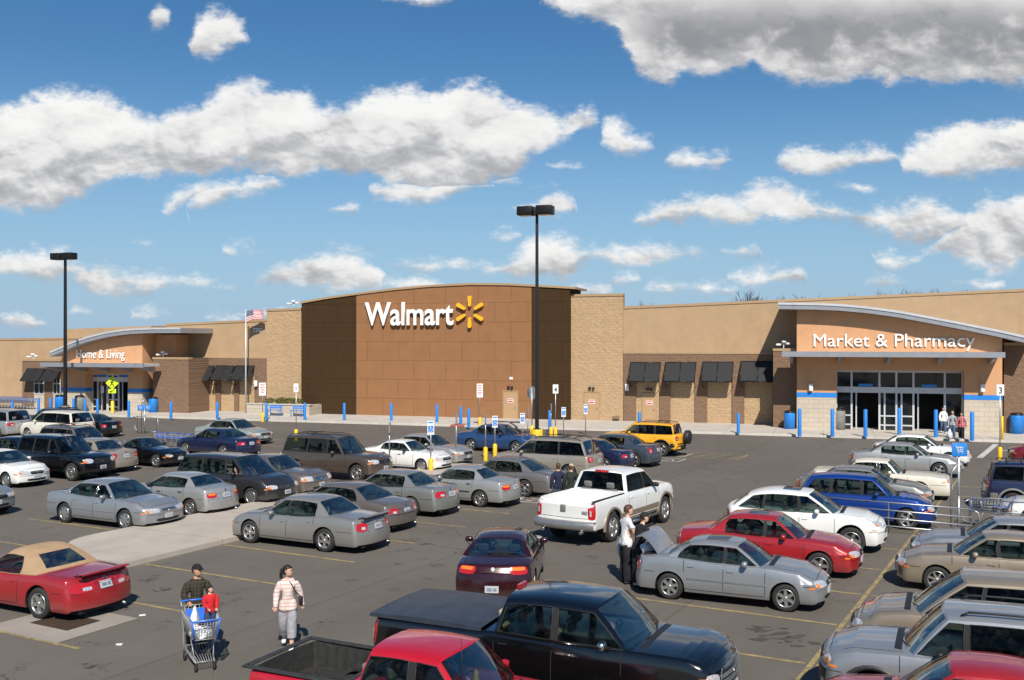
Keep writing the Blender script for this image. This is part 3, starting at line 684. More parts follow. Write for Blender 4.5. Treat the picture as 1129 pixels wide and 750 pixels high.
# concrete island between the two rows
def island():
    nr=Vector((-10.15,26.3,0)); a=nr-RD*1.2; w=4.0
    poly=[]; L=24
    near0=nr-RD*1.7; far0=nr-SDR*w+RD*1.2
    pts=[near0-SDR*.0, near0+RD*L, near0+RD*L-SDR*w, far0]
    # round the corners at the camera end
    def arc(p,a,b,r,n=5):
        d1=(a-p).normalized(); d2=(b-p).normalized(); o=[]
        for i in range(n+1):
            t=i/n; o.append((p+d1*r)*(1-t)**2+p*2*t*(1-t)+(p+d2*r)*t*t)
        return o
    P=[]
    for i,r in ((0,.7),(1,.5),(2,.5),(3,.9)):
        P+=arc(pts[i],pts[i-1],pts[(i+1)%4],r)
    c=sum(P,Vector())/len(P)
    mb=MB(); n=len(P)
    ins=[(p+(c-p).normalized()*.16) for p in P]; lip=[(p+(c-p).normalized()*.02) for p in P]
    mb.add([(p.x,p.y,.15) for p in ins],[list(range(n))])
    tag(mb.build('concrete_island',M['island']),kind='structure')
    mb=MB(); mb.grid([[(p.x,p.y,z) for p in Q+[Q[0]]] for Q,z in ((ins,.151),(lip,.148),(P,.12),(P,-.01))],0,False)
    tag(mb.build('island_kerb',M['island'],weld=True),kind='structure')
island()
# storm drain in its concrete pad
def padf(px,py,a,b,zz,m,nm,kind=None):
    c=gp(px,py); q=lambda s,t:c+SDR*s*a+RD*t*b; mb=MB(); mb.add([(p.x,p.y,zz) for p in (q(-.5,-.5),q(.5,-.5),q(.5,.5),q(-.5,.5))],[(0,1,2,3)]); return mb.build(nm,m)
tag(padf(69,687,2.3,2.0,.0085,M['pad'],'drain_pad'),kind='structure')
dc=gp(72,686); mb=MB()
def gq(s,t,z): p=dc+SDR*s+RD*t; return (p.x,p.y,z)
for i in range(9):
    t=-.36+.09*i; mb.add([gq(-.55,t-.02,.012),gq(.55,t-.02,.012),gq(.55,t+.02,.012),gq(-.55,t+.02,.012)],[(0,1,2,3)],1)
mb.add([gq(-.6,-.42,.0105),gq(.6,-.42,.0105),gq(.6,.42,.0105),gq(-.6,.42,.0105)],[(0,1,2,3)],0)
tag(mb.build('drain_grate',[mat('grate_gap',(.02,.014,.008),.9),mat('rusty_iron',(.085,.045,.02),.8,var=.4,scale=20)]),'rusty iron drain grate set in a pale concrete pad behind the red convertible','drain')
for i,(px,py,a,l,lb) in enumerate(((157,679,.4,.13,'white scrap of paper on the asphalt behind the red convertible'),(131.5,711.5,-.2,.12,'thin white scrap of litter on the asphalt nearer than the drain grate'))):
    c=gp(px,py); mb=MB(); mb.box((0,0,.014),(l,.045,.022),rot=Matrix.Rotation(a,3,'Z')); mb.box((.03,.03,.012),(.05,.05,.018)); o=mb.build('litter_scrap',M['white'],loc=(c.x,c.y,.002)); tag(o,lb,'litter','scraps on the asphalt')

# ------------------------------------------------------------ street furniture
def bollard(px,py,label,r=.1,h=1.15):
    c=gp(px,py); mb=MB(); mb.lathe((0,0,0),[(r,0),(r,h-.05),(r*.8,h-.012),(0,h)],16)
    o=mb.build('bollard',M['blue'],loc=(c.x,c.y,.10 if py<489 else 0)); tag(o,label,'bollard','blue bollards along the store front')
bl=[(13.5,463,'blue bollard farthest from the entrances, before the row of stored carts'),(42.5,458,'thin blue bollard before the awnings on the low brown block'),(55.5,458,'blue bollard just beside the wide blue bin near Home & Living'),
(81,459,'blue bollard beside the black lamp post near Home & Living'),(93.8,459,'blue bollard before the grey bin at Home & Living'),(107.5,460,'blue bollard before the Home & Living doors'),(142,462,'blue bollard before the pale stone base at Home & Living'),
(188.5,463.5,'blue bollard before the brown block right of Home & Living'),(239.6,464,'blue bollard between the flagpole and the brown block'),(293.6,465,'blue bollard beside a yellow post and the benches'),(336,465,'blue bollard at the end of the planter wall'),
(379.6,465.5,'blue bollard before the dark brown wall panel'),(431.4,466,'blue bollard below the big white sign letters'),(481.8,467.5,'blue bollard below the yellow spark of the sign'),(508,470.5,'blue bollard farther of the pair at the red kerb ramp'),(516.8,473.5,'blue bollard nearer of the pair at the red kerb ramp'),
(606,476,'blue bollard just behind the tall black lamp post'),(705,478.5,'blue bollard behind the yellow off-road car'),(814,480,'blue bollard below the fourth black awning'),(881.6,483,'blue bollard next to the blue bin at Market & Pharmacy'),
(917.8,483.5,'blue bollard before the grey bin at Market & Pharmacy'),(954.2,484,'blue bollard before the open doorway at Market & Pharmacy nearer the grey bin'),(991.5,481.5,'blue bollard before the middle door panes at Market & Pharmacy'),(1031.8,484.5,'blue bollard beside the woman in the white top'),(1071.8,488,'blue bollard just past the three women at Market & Pharmacy')]
for px,py,lb in bl: bollard(px,py,lb,.115 if px>870 else .1,1.7 if px>870 else 1.3)
def bin_(px,py,m,label,r=.36,h=1.05,name='litter_bin'):
    c=gp(px,py); t=thing(name,label,'bin',(c.x,c.y,.13)); mb=MB(); mb.lathe((0,0,0),[(r*.92,0),(r*.92,.05),(r,.06),(r,h-.1),(r*.96,h-.05),(r*.96,h),(0,h)],24); mb.build('bin_body',m,t)
    mb=MB(); mb.lathe((0,0,h),[(r*.9,0),(r*.97,.05),(r*.8,.14),(0,.18)],24); mb.build('lid',M['darkmetal'] if m!=M['steel'] else M['steel'],t)
bin_(870.5,475,M['blue'],'blue cylindrical bin in the shade of the brown block by Market & Pharmacy')
bin_(1121,480.5,M['blue'],'blue cylindrical bin past the pole with the number 3 sign',.4,1.15)
bin_(169,456.5,M['blue'],'blue cylindrical bin by the brown block at Home & Living',.38,1.1)
bin_(66.5,457,M['blue'],'blue bin before the window awnings near the black lamp post',.42,1.3)
bin_(925,476,mat('grey_bin',(.22,.22,.20),.6,var=.2),'grey square-shouldered bin before the Market & Pharmacy glass',.40,1.25)
bin_(88,456,mat('grey_bin',(.22,.22,.20),.6),'grey bin on the pale stone side of Home & Living',.40,1.2)
# lamp posts
def lamp(px,py,top,label,s=1.0):
    c=gp(px,py); h=HC-(top-CY)*c.y/F; t=thing('lamp_post',label,'lamp post',c,0,'black car park lamp posts')
    mb=MB(); mb.lathe((0,0,0),[(.34,0),(.34,.75),(.30,.82),(0,.82)],20); mb.build('yellow_footing',M['yellow'],t) if px>300 else mb.build('footing',M['pad'],t)
    mb=MB(); mb.box((0,0,.84),(.42,.42,.05)); q=.115; 
    mb.add([(x*q*k,y*q*k,z) for z,k in ((.86,1),(h-.45,.72)) for x,y in ((-1,-1),(1,-1),(1,1),(-1,1))],[(0,1,5,4),(1,2,6,5),(2,3,7,6),(3,0,4,7),(4,5,6,7)]); mb.build('pole',M['darkmetal'],t)
    for k,(dx,dy) in enumerate(((-.62,.12),(.46,-.35))):
        mb=MB(); rot=Matrix.Rotation(-.35,3,'Z'); mb.rbox((dx*s,dy*s,h-.35),(.95*s,.78*s,.52*s),.05,rot=rot); o=mb.build('lamp_head',M['darkmetal'],t)
        mb=MB(); mb.box((dx*s,dy*s,h-.35-.27*s),(.7*s,.55*s,.02),rot=rot); mb.build('lens',M['storeglass'],o)
    mb=MB(); mb.box((0,0,h-.40),(.5,.12,.12)); mb.build('arm',M['darkmetal'],t)
lamp(592,489,226,'tall black lamp post with two box heads before the brown sign wall')
lamp(72,459,278,'tall black two-headed lamp post before the Home & Living entrance')
# sign posts
def signpost(px,py,top,kind,label,yel=True,sw=.3,sh=.46,face=-1,group='sign posts among the accessible stalls'):
    c=gp(px,py); k=c.y/F; h=HC-(top-CY)*k; t=thing('sign_post',label,'sign post',c,0,group)
    mb=MB(); mb.tube([(0,0,0),(0,0,h)],.028,8); mb.build('post',M['steel'],t)
    if yel: mb=MB(); mb.lathe((0,0,0),[(.11,0),(.11,.62),(.07,.68),(0,.68)],14); mb.build('yellow_base',M['yellow'],t)
    if kind=='edge':
        mb=MB(); mb.box((.02,0,h-sh/2),(.05,.3,sh)); mb.build('sign_plate',M['steel'],t)
    else:
        rz=Matrix.Rotation(.12,3,'Z'); mb=MB(); mb.box((0,-.035,h-sh/2),(sw,.012,sh),rot=rz); p=mb.build('sign_plate',M['white'],t)
        if kind=='disabled':
            mb=MB(); mb.box((0,-.045,h-sh*.60),(sw*.8,.008,sh*.48),rot=rz); mb.box((0,-.045,h-sh*.12),(sw*.8,.008,sh*.10),rot=rz); b=mb.build('blue_panel',M['blue'],p)
            mb=MB(); z0=h-sh*.78; r=sh*.12
            mb.tube([(r*math.cos(R(a))-.005,-.053,z0+r+r*math.sin(R(a))) for a in range(150,400,25)],.010,5); mb.tube([(-.01,-.053,z0+r*3.0),(-.01,-.053,z0+r*1.6),(r*.9,-.053,z0+r*1.5),(r*1.3,-.053,z0+r*.6)],.011,5); mb.lathe((-.01,-.053,z0+r*3.3),[(0,-.018),(.018,0),(0,.018)],8); mb.build('wheelchair_symbol',M['white'],b)
        elif kind.startswith('num'):
            ch=kind[3:]; cu=bpy.data.curves.new('numeral','FONT'); cu.body=ch; cu.size=sw*1.1; cu.extrude=.004; cu.offset=.006; cu.align_x='CENTER'; o=bpy.data.objects.new('numeral',cu); me=None
            COL.objects.link(o); bpy.context.view_layer.update(); me=bpy.data.meshes.new_from_object(o); bpy.data.objects.remove(o); me.transform(rz.to_4x4()@Matrix.Translation((0,-.048,h-sh*.80))@Matrix.Rotation(R(90),4,'X')); me.materials.clear(); me.materials.append(M['black']); o=bpy.data.objects.new('numeral',me); COL.objects.link(o); o.parent=p
        elif kind=='text':
            mb=MB()
            for i in range(6): mb.box((0,-.044,h-sh*(.12+.13*i)),(sw*(.75-.2*(i%2)),.005,sh*.045),rot=rz)
            mb.build('printed_lines',M['redsign'],p)
hs='blue and white accessible-parking sign '
signpost(429.3,522,466,'edge','edge-on grey sign post in a yellow base beside the hood of the white sedan')
signpost(475,522,464,'disabled',hs+'in front of the white sedan',sh=.62,sw=.30)
signpost(503,514,456,'edge','edge-on grey sign post in a yellow base at the silver sedan behind the white one')
signpost(535.3,508,456,'edge','edge-on grey sign post in a yellow base before the rear of the blue sedan')
signpost(545.7,504,458.5,'disabled',hs+'before the doors of the blue sedan',sw=.27,sh=.6)
signpost(576,499,455.5,'disabled',hs+'at the front wheel of the blue sedan',False,sw=.24,sh=.55)
signpost(581.8,493,450,'edge','edge-on post in a yellow base just before the tall black lamp post')
signpost(607.5,483,445,'edge','edge-on grey post with a low yellow base right behind the lamp post')
signpost(612.5,483,424,'num4','tall post with a white number 4 sign beside the lamp post',sw=.34,sh=.55)
signpost(621.4,481,449,'disabled',hs+'behind the roof of the gold minivan',False,sw=.28,sh=.6)
signpost(645.6,480,446,'disabled',hs+'before the tan split-block wall with a door',False,sw=.24,sh=.6)
signpost(529,471,423,'text','tall white notice sign on a yellow-based post before the brown panel wall',sw=.42,sh=.95)
signpost(326.5,486,423,'num1','tall post with a small white number sign before the planter wall',sw=.28,sh=.5)
signpost(289.5,465,422,'text','white notice sign on a yellow-based post before the blue benches',sw=.5,sh=.95)
signpost(113,455,426,'text','white notice sign on a bare post before the Home & Living doors',False,sw=.24,sh=.55)
signpost(1102.5,508,424,'num3','tall post with a white number 3 sign and yellow base at Market & Pharmacy',sw=.40,sh=.55)
c=gp(1105,487); t=tag(empty('guard_post',(c.x,c.y,.0)),'tall slim yellow post behind the number 3 sign','post'); mb=MB(); mb.tube([(0,0,0),(0,0,1.5)],.07,10); mb.build('post',M['yellow'],t)
# stop sign seen from behind
c=gp(586.5,481); t=thing('stop_sign','grey back of an octagonal stop sign beside the tall lamp post','sign',c); h=HC-(426-CY)*c.y/F
mb=MB(); mb.tube([(0,0,0),(0,0,h)],.03,8); mb.build('post',M['steel'],t); mb=MB(); mb.prism([(.42*math.cos(R(22.5+45*i)),.42*math.sin(R(22.5+45*i))) for i in range(8)],0,.012,0,lambda p,q,d:(p*.75+d,.04+d+p*.6,h-.42+q)); mb.build('sign_plate',M['steel'],t)
mb=MB(); mb.lathe((0,0,0),[(.12,0),(.12,.62),(0,.68)],14); mb.build('yellow_base',M['yellow'],t)
# pedestrian crossing diamond
c=gp(124,457); t=thing('crossing_sign','bright yellow-green diamond pedestrian crossing sign with an arrow plate below','sign',c); k=c.y/F; z=lambda py:HC-(py-CY)*k
mb=MB(); mb.tube([(0,0,0),(0,0,z(417))],.035,8); mb.build('post',M['steel'],t); mb=MB(); mb.lathe((0,0,0),[(.13,0),(.13,1.05),(0,1.12)],14); mb.build('yellow_base',M['yellow'],t)
lime=mat('lime_sign_face',(.62,.78,.02),.5,var=.04)
zc=z(422.3); a=.53; mb=MB(); mb.prism([(0,-a),(a,0),(0,a),(-a,0)],-.06,-.045,0,lambda p,q,d:(p,d,zc+q)); p=mb.build('diamond_plate',lime,t)
mb=MB(); b=MB()
b.lathe((.02,-.07,zc+.24),[(0,-.055),(.055,0),(0,.055)],10); b.tube([(0,-.07,zc+.17),(-.02,-.07,zc-.04)],.05,6); b.tube([(-.02,-.07,zc-.04),(.10,-.07,zc-.16),(.12,-.07,zc-.30)],.032,6); b.tube([(-.02,-.07,zc-.04),(-.10,-.07,zc-.16),(-.17,-.07,zc-.27)],.032,6); b.tube([(0,-.07,zc+.14),(.14,-.07,zc+.0)],.022,6); b.tube([(0,-.07,zc+.14),(-.14,-.07,zc+.02)],.022,6)
b.build('walking_figure',M['black'],p)
mb=MB(); mb.box((0,-.055,z(431.3)),(.62,.014,.34)); p=mb.build('arrow_plate',lime,t); b=MB(); zz=z(431.3); b.tube([(.18,-.07,zz+.09),(-.1,-.07,zz-.05)],.025,6); b.add([(-.2,-.07,zz-.12),(-.02,-.07,zz-.10),(-.14,-.07,zz+.04)],[(0,1,2),(2,1,0)]); b.build('arrow',M['black'],p)
# flagpole and flag
c=gp(271,457.0); t=thing('flagpole','tall pale flagpole flying a flag beside the planter wall','flagpole',(c.x,c.y,.13)); k=c.y/F; ht=HC-(342-CY)*k-.13
mb=MB(); mb.tube([(0,0,0),(0,0,ht)],.075,10,r2=.045); mb.lathe((0,0,ht+.05),[(0,-.07),(.07,0),(0,.07)],10); mb.build('pole',mat('flagpole_paint',(.62,.60,.56),.4,.3,var=.05),t)
def flagmat():
    m,g,b=newmat('flag_cloth'); uv=g.n('ShaderNodeUVMap').outputs[0]; s=g.n('ShaderNodeSeparateXYZ'); g.set(s.inputs[0],uv)
    st=g.m('GREATER_THAN',g.m('FRACT',g.m('MULTIPLY_ADD',s.outputs[1],6.5,0.0)),.5); col=g.mix(st,(.48,.02,.035),(.70,.70,.70))
    can=g.m('MULTIPLY',g.m('LESS_THAN',s.outputs[0],.4),g.m('GREATER_THAN',s.outputs[1],.46)); 
    vx=g.m('FRACT',g.m('MULTIPLY',s.outputs[0],15)); vy=g.m('FRACT',g.m('MULTIPLY',s.outputs[1],16.5)); d=g.m('ADD',g.m('POWER',g.m('SUBTRACT',vx,.5),2),g.m('POWER',g.m('SUBTRACT',vy,.5),2))
    cc=g.mix(g.m('LESS_THAN',d,.05),(.02,.03,.13),(.7,.7,.7)); g.set(b.inputs['Base Color'],g.mix(can,col,cc)); b.inputs['Roughness'].default_value=.8; return m
mb=MB(); rows=[]; nx,nz=16,8; fh=.88; fl=1.45
for j in range(nz+1):
    r_=[]
    for i in range(nx+1):
        a=i/nx; b=j/nz; r_.append((.06+a*fl*.95,.12*math.sin(a*9+b*1.5)*a,ht-.1-fh*(1-b)*(1-.22*a)+ .12*math.sin(a*4)-0.0*a-.10*a+ .28*a*a))
    rows.append(r_)
mb.grid(rows); fo=mb.build('flag_cloth',flagmat(),t); uvl=fo.data.uv_layers.new(name='UVMap')
for poly in fo.data.polygons:
    for li,vi in zip(poly.loop_indices,poly.vertices): uvl.data[li].uv=((vi%(nx+1))/nx,(vi//(nx+1))/nz)
# planter, shrubs, benches
vp=vbase(300,458)
M['planterstone']=wallmat('planter_stone','stone',(.50,.44,.35))
t=thing('planter_wall','low pale stone planter wall beside the flagpole','planter'); 
wall('stone_wall',M['planterstone'],fu(272,2.6),fu(341,2.6),2.2,2.6,.1,.92,parent=t); wall('stone_wall',M['planterstone'],fu(272,2.6),fu(272,2.6)+.4,.13,2.199,.1,.918,parent=t); wall('stone_wall',M['planterstone'],fu(341,2.6)-.4,fu(341,2.6),.6,2.199,.1,.918,parent=t)
wall('cap',mat('planter_cap',(.5,.46,.39),.8),fu(272,2.6)-.05,fu(341,2.6)+.05,2.15,2.66,.922,1.0,parent=t); wall('soil',mat('soil',(.05,.035,.02),.95),fu(272,2.6)+.4,fu(341,2.6)-.4,.15,2.2,.1,.8,parent=t)
leafm=mat('shrub_leaf',(.13,.13,.028),.7,var=.5,scale=3)
def leafclump(mb,c,r,n,s,flat=.7):
    for i in range(n):
        d=Vector((random.gauss(0,1),random.gauss(0,1),random.gauss(0,1))).normalized()*r*random.uniform(.5,1.05); d.z*=flat; p=Vector(c)+d
        a=Vector((random.gauss(0,1),random.gauss(0,1),random.gauss(0,1))).normalized(); b=a.orthogonal().normalized()*s*random.uniform(.6,1.2); e=a.cross(b).normalized()*s*.5
        mb.add([p-b,p+e,p+b,p-e],[(0,1,2,3)])
for i,(px,lb) in enumerate(((301,'low golden shrub in the planter nearest the flagpole'),(311.5,'second low golden shrub of the planter from the flagpole'),(314.5,'small shrub at the planter front edge, between its neighbours'),(322,'third golden shrub in the planter from the flagpole'),(330.5,'last shrub of the planter, next to the dark panel'))):
    p=W3(fu(px,1.5),2.0-.3*(i%2),.98); mb=MB(); leafclump(mb,(0,0,.2),.50,340,.07,.55); o=mb.build('shrub_foliage',leafm); o.name='shrub'; o.location=p; tag(o,lb,'shrub','golden shrubs in the planter')
for px0,px1,lb in ((295.5,309.5,'blue metal bench nearer the flagpole, before the planter wall'),(321,334,'blue metal bench before the planter wall, nearer the dark panel')):
    v=3.5; a,b=fu(px0,v),fu(px1,v); t=thing('bench',lb,'bench',W3((a+b)/2,v,.13),math.atan2(U.y,U.x),'blue benches by the planter'); Lb=b-a
    mb=MB(); 
    for k in range(4): mb.box((0,-.18+.12*k,.45),(Lb,.09,.03))
    mb.build('seat',M['blue'],t)
    mb=MB()
    for k in range(2): mb.box((0,.24,.62+.14*k),(Lb,.03,.10))
    mb.build('backrest',M['blue'],t)
    for sx in (-1,1):
        mb=MB(); mb.tube([(sx*Lb*.42,-.2,0),(sx*Lb*.42,-.16,.43),(sx*Lb*.42,.2,.43),(sx*Lb*.42,.25,.85)],.03,6); mb.tube([(sx*Lb*.42,.2,.43),(sx*Lb*.42,.25,0)],.03,6); mb.build('leg',M['blue'],t)
# red tactile ramp
c0,c1=fu(497,7),fu(512,7); wall('kerb_ramp',mat('red_tactile',(.42,.11,.07),.85),c0,c1,vcurb(0)-1.2,vcurb(0)+.03,.02,.136,parent=None).update_tag()
o=bpy.data.objects['kerb_ramp']; tag(o,kind='structure')
# bare trees behind the store
barkm=mat('bare_twig',(.10,.075,.06),.9,var=.3)
def bare(px,py,d,label):
    x=(px-CX)*d/F; h=HC-(py-CY)*d/F; rnd=random.Random(int(px*7)); mb=MB(); t=thing('bare_tree',label,'tree',(x,d,0),0,'bare trees behind the store')
    mb.tube([(0,0,0),(.2,0,h*.35),(0,.1,h*.55)],.35,7,r2=.2); mb.build('trunk',barkm,t); mb=MB()
    def br(p,dr,l,r,k):
        e=p+dr*l; mb.tube([p,p+dr*l*.5+Vector((rnd.uniform(-.1,.1)*l,0,0)),e],r,4,r2=r*.55)
        if k<4:
            for _ in range(3 if k<3 else 2):
                nd=(dr+Vector((rnd.gauss(0,.45),rnd.gauss(0,.3),rnd.uniform(-.05,.4)))).normalized(); br(p+dr*l*rnd.uniform(.55,1),nd,l*rnd.uniform(.55,.78),r*.6,k+1)
    for _ in range(5): br(Vector((0,.05,h*rnd.uniform(.35,.55))),Vector((rnd.gauss(0,.5),rnd.gauss(0,.4),1)).normalized(),h*.2,.12,0)
    zs=max(v[2] for v in mb.v); f=(h-h*.4)/(zs-h*.4); mb.v=[(a,b,h*.4+(c-h*.4)*f if c>h*.4 else c) for a,b,c in mb.v]
    mb.build('crown',barkm,t)
for px,py,d,lb in ((703,329,150,'faint bare treetop just past the tan block'),(814,321,150,'low bare treetop above the roof, left of the big clump'),(824,318.5,150,'tallest bare treetop above the roofline right of the brown sign wall'),(832,320,150,'bare treetop just right of the tallest one'),(845,323,150,'thin bare treetop beside the tall clump'),(883,323,150,'small bare treetop near the curved roof start'),(900,323,150,'bare treetop over the start of the curved roof'),(922,323,150,'bare treetop above the letters Market'),(983,318,140,'bare treetop just before the tall one above the ampersand'),(996,315,140,'tall bare treetop above the ampersand of Market & Pharmacy'),(1008,318,140,'bare treetop right behind the tall one over Pharmacy'),(1028,317,140,'bare treetop above the first letters of Pharmacy'),(1058,318,140,'thin bare treetop above the last letters of Pharmacy')):
    bare(px,py,d,lb)

# oil stains left in the bays
def stainmat():
    m,g,b=newmat('oil_stain'); p=g.pos(); n=g.noise(p,6,6,.7); g.set(b.inputs['Base Color'],g.ramp(n,[(.35,(.045,.039,.033)),(.62,(.088,.077,.065))])); b.inputs['Roughness'].default_value=.6; return m
mb=MB(); rnd=random.Random(5)
for px,py,k in ((852,700,1.0),(868,708,.7),(838,694,.6),(905,640,.6),(760,742,.8),(700,735,.6),(330,655,.25),(200,598,.35),(160,640,.5),(178,650,.4),(470,600,.4),(440,622,.3),(560,560,.3),(600,545,.4),(760,470,.5),(880,655,.6),(965,600,.5),(30,700,.4),(100,735,.3),(505,560,.3)):
    c0=gp(px,py)
    for j in range(9):
        c=c0+Vector((rnd.gauss(0,.28)*k,rnd.gauss(0,.28)*k,0)); r0=rnd.uniform(.03,.15)*k; n=11; ph=rnd.random()*6
        mb.add([(c.x+r0*(1+.35*math.sin(3*a+ph)+rnd.uniform(-.2,.2))*math.cos(a)*1.5,c.y+r0*(1+.3*math.sin(2*a+ph))*math.sin(a),.0032+.00005*j) for a in [2*math.pi*q/n for q in range(n)]],[list(range(n))])
tag(mb.build('oil_stains',stainmat()),kind='structure')
# ------------------------------------------------------------ vehicles
def paint(name,c,metal=.35,rough=.32,flake=True,dirt=.38):
    k='paint_'+name
    if k in _mc: return _mc[k]
    m,g,b=newmat(k); p=g.pos()
    n=g.noise(p,1.3,5,.6); col=g.ramp(n,[(.3,tuple(x*.93 for x in c)),(.7,tuple(min(1,x*1.05) for x in c))])
    s=g.n('ShaderNodeSeparateXYZ'); g.set(s.inputs[0],p)
    dr_=dirt; dirt=g.m('MULTIPLY',g.ss(g.m('ADD',s.outputs[2],g.m('MULTIPLY',g.noise(p,5,5,.7),.5)),.75,.30),dirt)     # road film low on the doors
    col=g.mix(dirt,col,(.13,.12,.10))
    g.set(b.inputs['Base Color'],col); b.inputs['Metallic'].default_value=metal
    g.set(b.inputs['Roughness'],g.m('MULTIPLY_ADD',g.noise(p,7,4,.6),.16,rough-.06)); b.inputs['Coat Weight'].default_value=.9; g.set(b.inputs['Coat Roughness'],g.m('MULTIPLY_ADD',g.noise(p,16,4,.6),.10,.02))
    _mc[k]=m; return m
def glassmat(name,tint,alpha):
    m=bpy.data.materials.new(name); m.use_nodes=True; t=m.node_tree; t.nodes.clear(); g=N(t)
    tr=g.n('ShaderNodeBsdfTransparent'); tr.inputs[0].default_value=(*[x*alpha for x in tint],1)
    gl=g.n('ShaderNodeBsdfGlossy'); gl.inputs[0].default_value=(1,.97,.90,1); gl.inputs['Roughness'].default_value=.03
    fr=g.n('ShaderNodeFresnel'); fr.inputs[0].default_value=1.45
    p=g.pos(); df=g.n('ShaderNodeBsdfDiffuse'); df.inputs[0].default_value=(.2,.2,.19,1)
    mx=g.n('ShaderNodeMixShader'); g.set(mx.inputs[0],g.m('MULTIPLY_ADD',fr.outputs[0],.34,.0,clamp=True)); g.L.new(tr.outputs[0],mx.inputs[1]); g.L.new(gl.outputs[0],mx.inputs[2])
    m2=g.n('ShaderNodeMixShader'); g.set(m2.inputs[0],g.m('MULTIPLY',g.ss(g.noise(p,6,5,.7),.45,.8),.06)); g.L.new(mx.outputs[0],m2.inputs[1]); g.L.new(df.outputs[0],m2.inputs[2])
    o=g.n('ShaderNodeOutputMaterial'); g.L.new(m2.outputs[0],o.inputs[0]); return m
M['glass']=glassmat('car_glass',(.75,.92,.86),.48)
M['tint']=glassmat('tinted_glass',(.7,.8,.85),.14); M['plate']=mat('number_plate_face',(.42,.44,.46),.5,var=.06,scale=30); M['inkblue']=mat('plate_ink',(.17,.20,.27),.6,var=.1)
M['lampglass']=mat('headlamp_lens',(.62,.64,.66),.10,.35,var=.35,scale=25,coat=1)
M['gap']=mat('panel_gap',(.010,.010,.010),.8,var=0)
M['trim']=mat('dark_trim',(.03,.03,.031),.5,var=.2,scale=12)
M['softtop']=mat('tan_soft_top',(.37,.245,.14),.85,var=.10,scale=4,bump=.15)
M['greytrim']=mat('grey_trim',(.18,.175,.165),.55,var=.1)
M['liner']=mat('bed_liner',(.030,.030,.028),.6,var=.3,scale=10,bump=.2)
M['tonneau']=mat('tonneau_vinyl',(.028,.034,.045),.38,0,var=.3,scale=3,bump=.15)

_wm={}
def wheel_meshes(r,w,style):
    key=(round(r,3),w,style)
    if key in _wm: return _wm[key]
    t=MB(); rr=r*.66; X=Matrix.Rotation(R(-90),3,'X')      # lathe axis -> +Y (outer side is +Y)
    t.lathe((0,0,0),[(rr,-w/2),(r*.93,-w/2),(r*.985,-w/2+.02),(r,-w/2+.045),(r,w/2-.045),(r*.985,w/2-.02),(r*.93,w/2+.002),(rr*1.12,w/2+.006),(rr,w/2-.01)],32,0,True,X)
    tm=t.build('wheel',M['rubber']); 
    q=MB(); q.lathe((0,0,0),[(rr*1.02,w/2-.004),(rr,w/2+.004),(rr*.94,w/2+.002),(rr*.90,w/2-.03),(rr*.90,-w/2+.04)],32,0,True,X)
    q.lathe((0,0,0),[(rr*.9,w/2-.075),(0,w/2-.075)],32,1,False,X)
    n,kind=style
    if kind=='cap':      # plastic cover: dished disc with slots
        q.lathe((0,0,0),[(rr*.90,w/2-.012),(rr*.6,w/2+.008),(rr*.28,w/2-.002),(0,w/2+.01)],32,0,True,X)
        for i in range(n):
            a=2*math.pi*i/n; c=Vector((rr*.74*math.cos(a),w/2+.003,rr*.74*math.sin(a))); q.box(c,(rr*.20,.014,rr*(.9/n*1.6)),1,rot=Matrix.Rotation(-a,3,'Y'))
    else:
        for i in range(n):
            a=2*math.pi*i/n; h=rr*.50; ca,sa=math.cos(a),math.sin(a)
            w0,w1=(rr*.17,rr*.15) if n<=6 else (rr*.12,rr*.09)
            def P(rad,s,y): return (rad*ca-s*sa,y,rad*sa+s*ca)
            y0,y1=w/2-.012,w/2-.002
            q.add([P(rr*.16,-w0,y0+.004),P(rr*.16,w0,y0+.004),P(rr*.93,w1,y1),P(rr*.93,-w1,y1),P(rr*.16,-w0*1.25,y0-.05),P(rr*.16,w0*1.25,y0-.05),P(rr*.93,w1*1.25,y1-.05),P(rr*.93,-w1*1.25,y1-.05)],[(0,1,2,3),(3,2,6,7),(0,3,7,4),(2,1,5,6)],0)
        q.lathe((0,0,0),[(rr*.22,w/2-.02),(rr*.21,w/2+.002),(rr*.12,w/2+.008),(0,w/2+.008)],16,0,True,X)
    rm=q.build('rim',[M['alloy'],M['gap']])
    o=(tm.data,rm.data); bpy.data.objects.remove(tm); bpy.data.objects.remove(rm); _wm[key]=o; return o

def interp(tab):
    def f(x):
        if x<=tab[0][0]: return tab[0][1]
        for (a,za),(b,zb) in zip(tab,tab[1:]):
            if x<=b:
                t=(x-a)/max(1e-6,b-a); return za+(zb-za)*(t*t*(3-2*t)*.5+t*.5)
        return tab[-1][1]
    return f

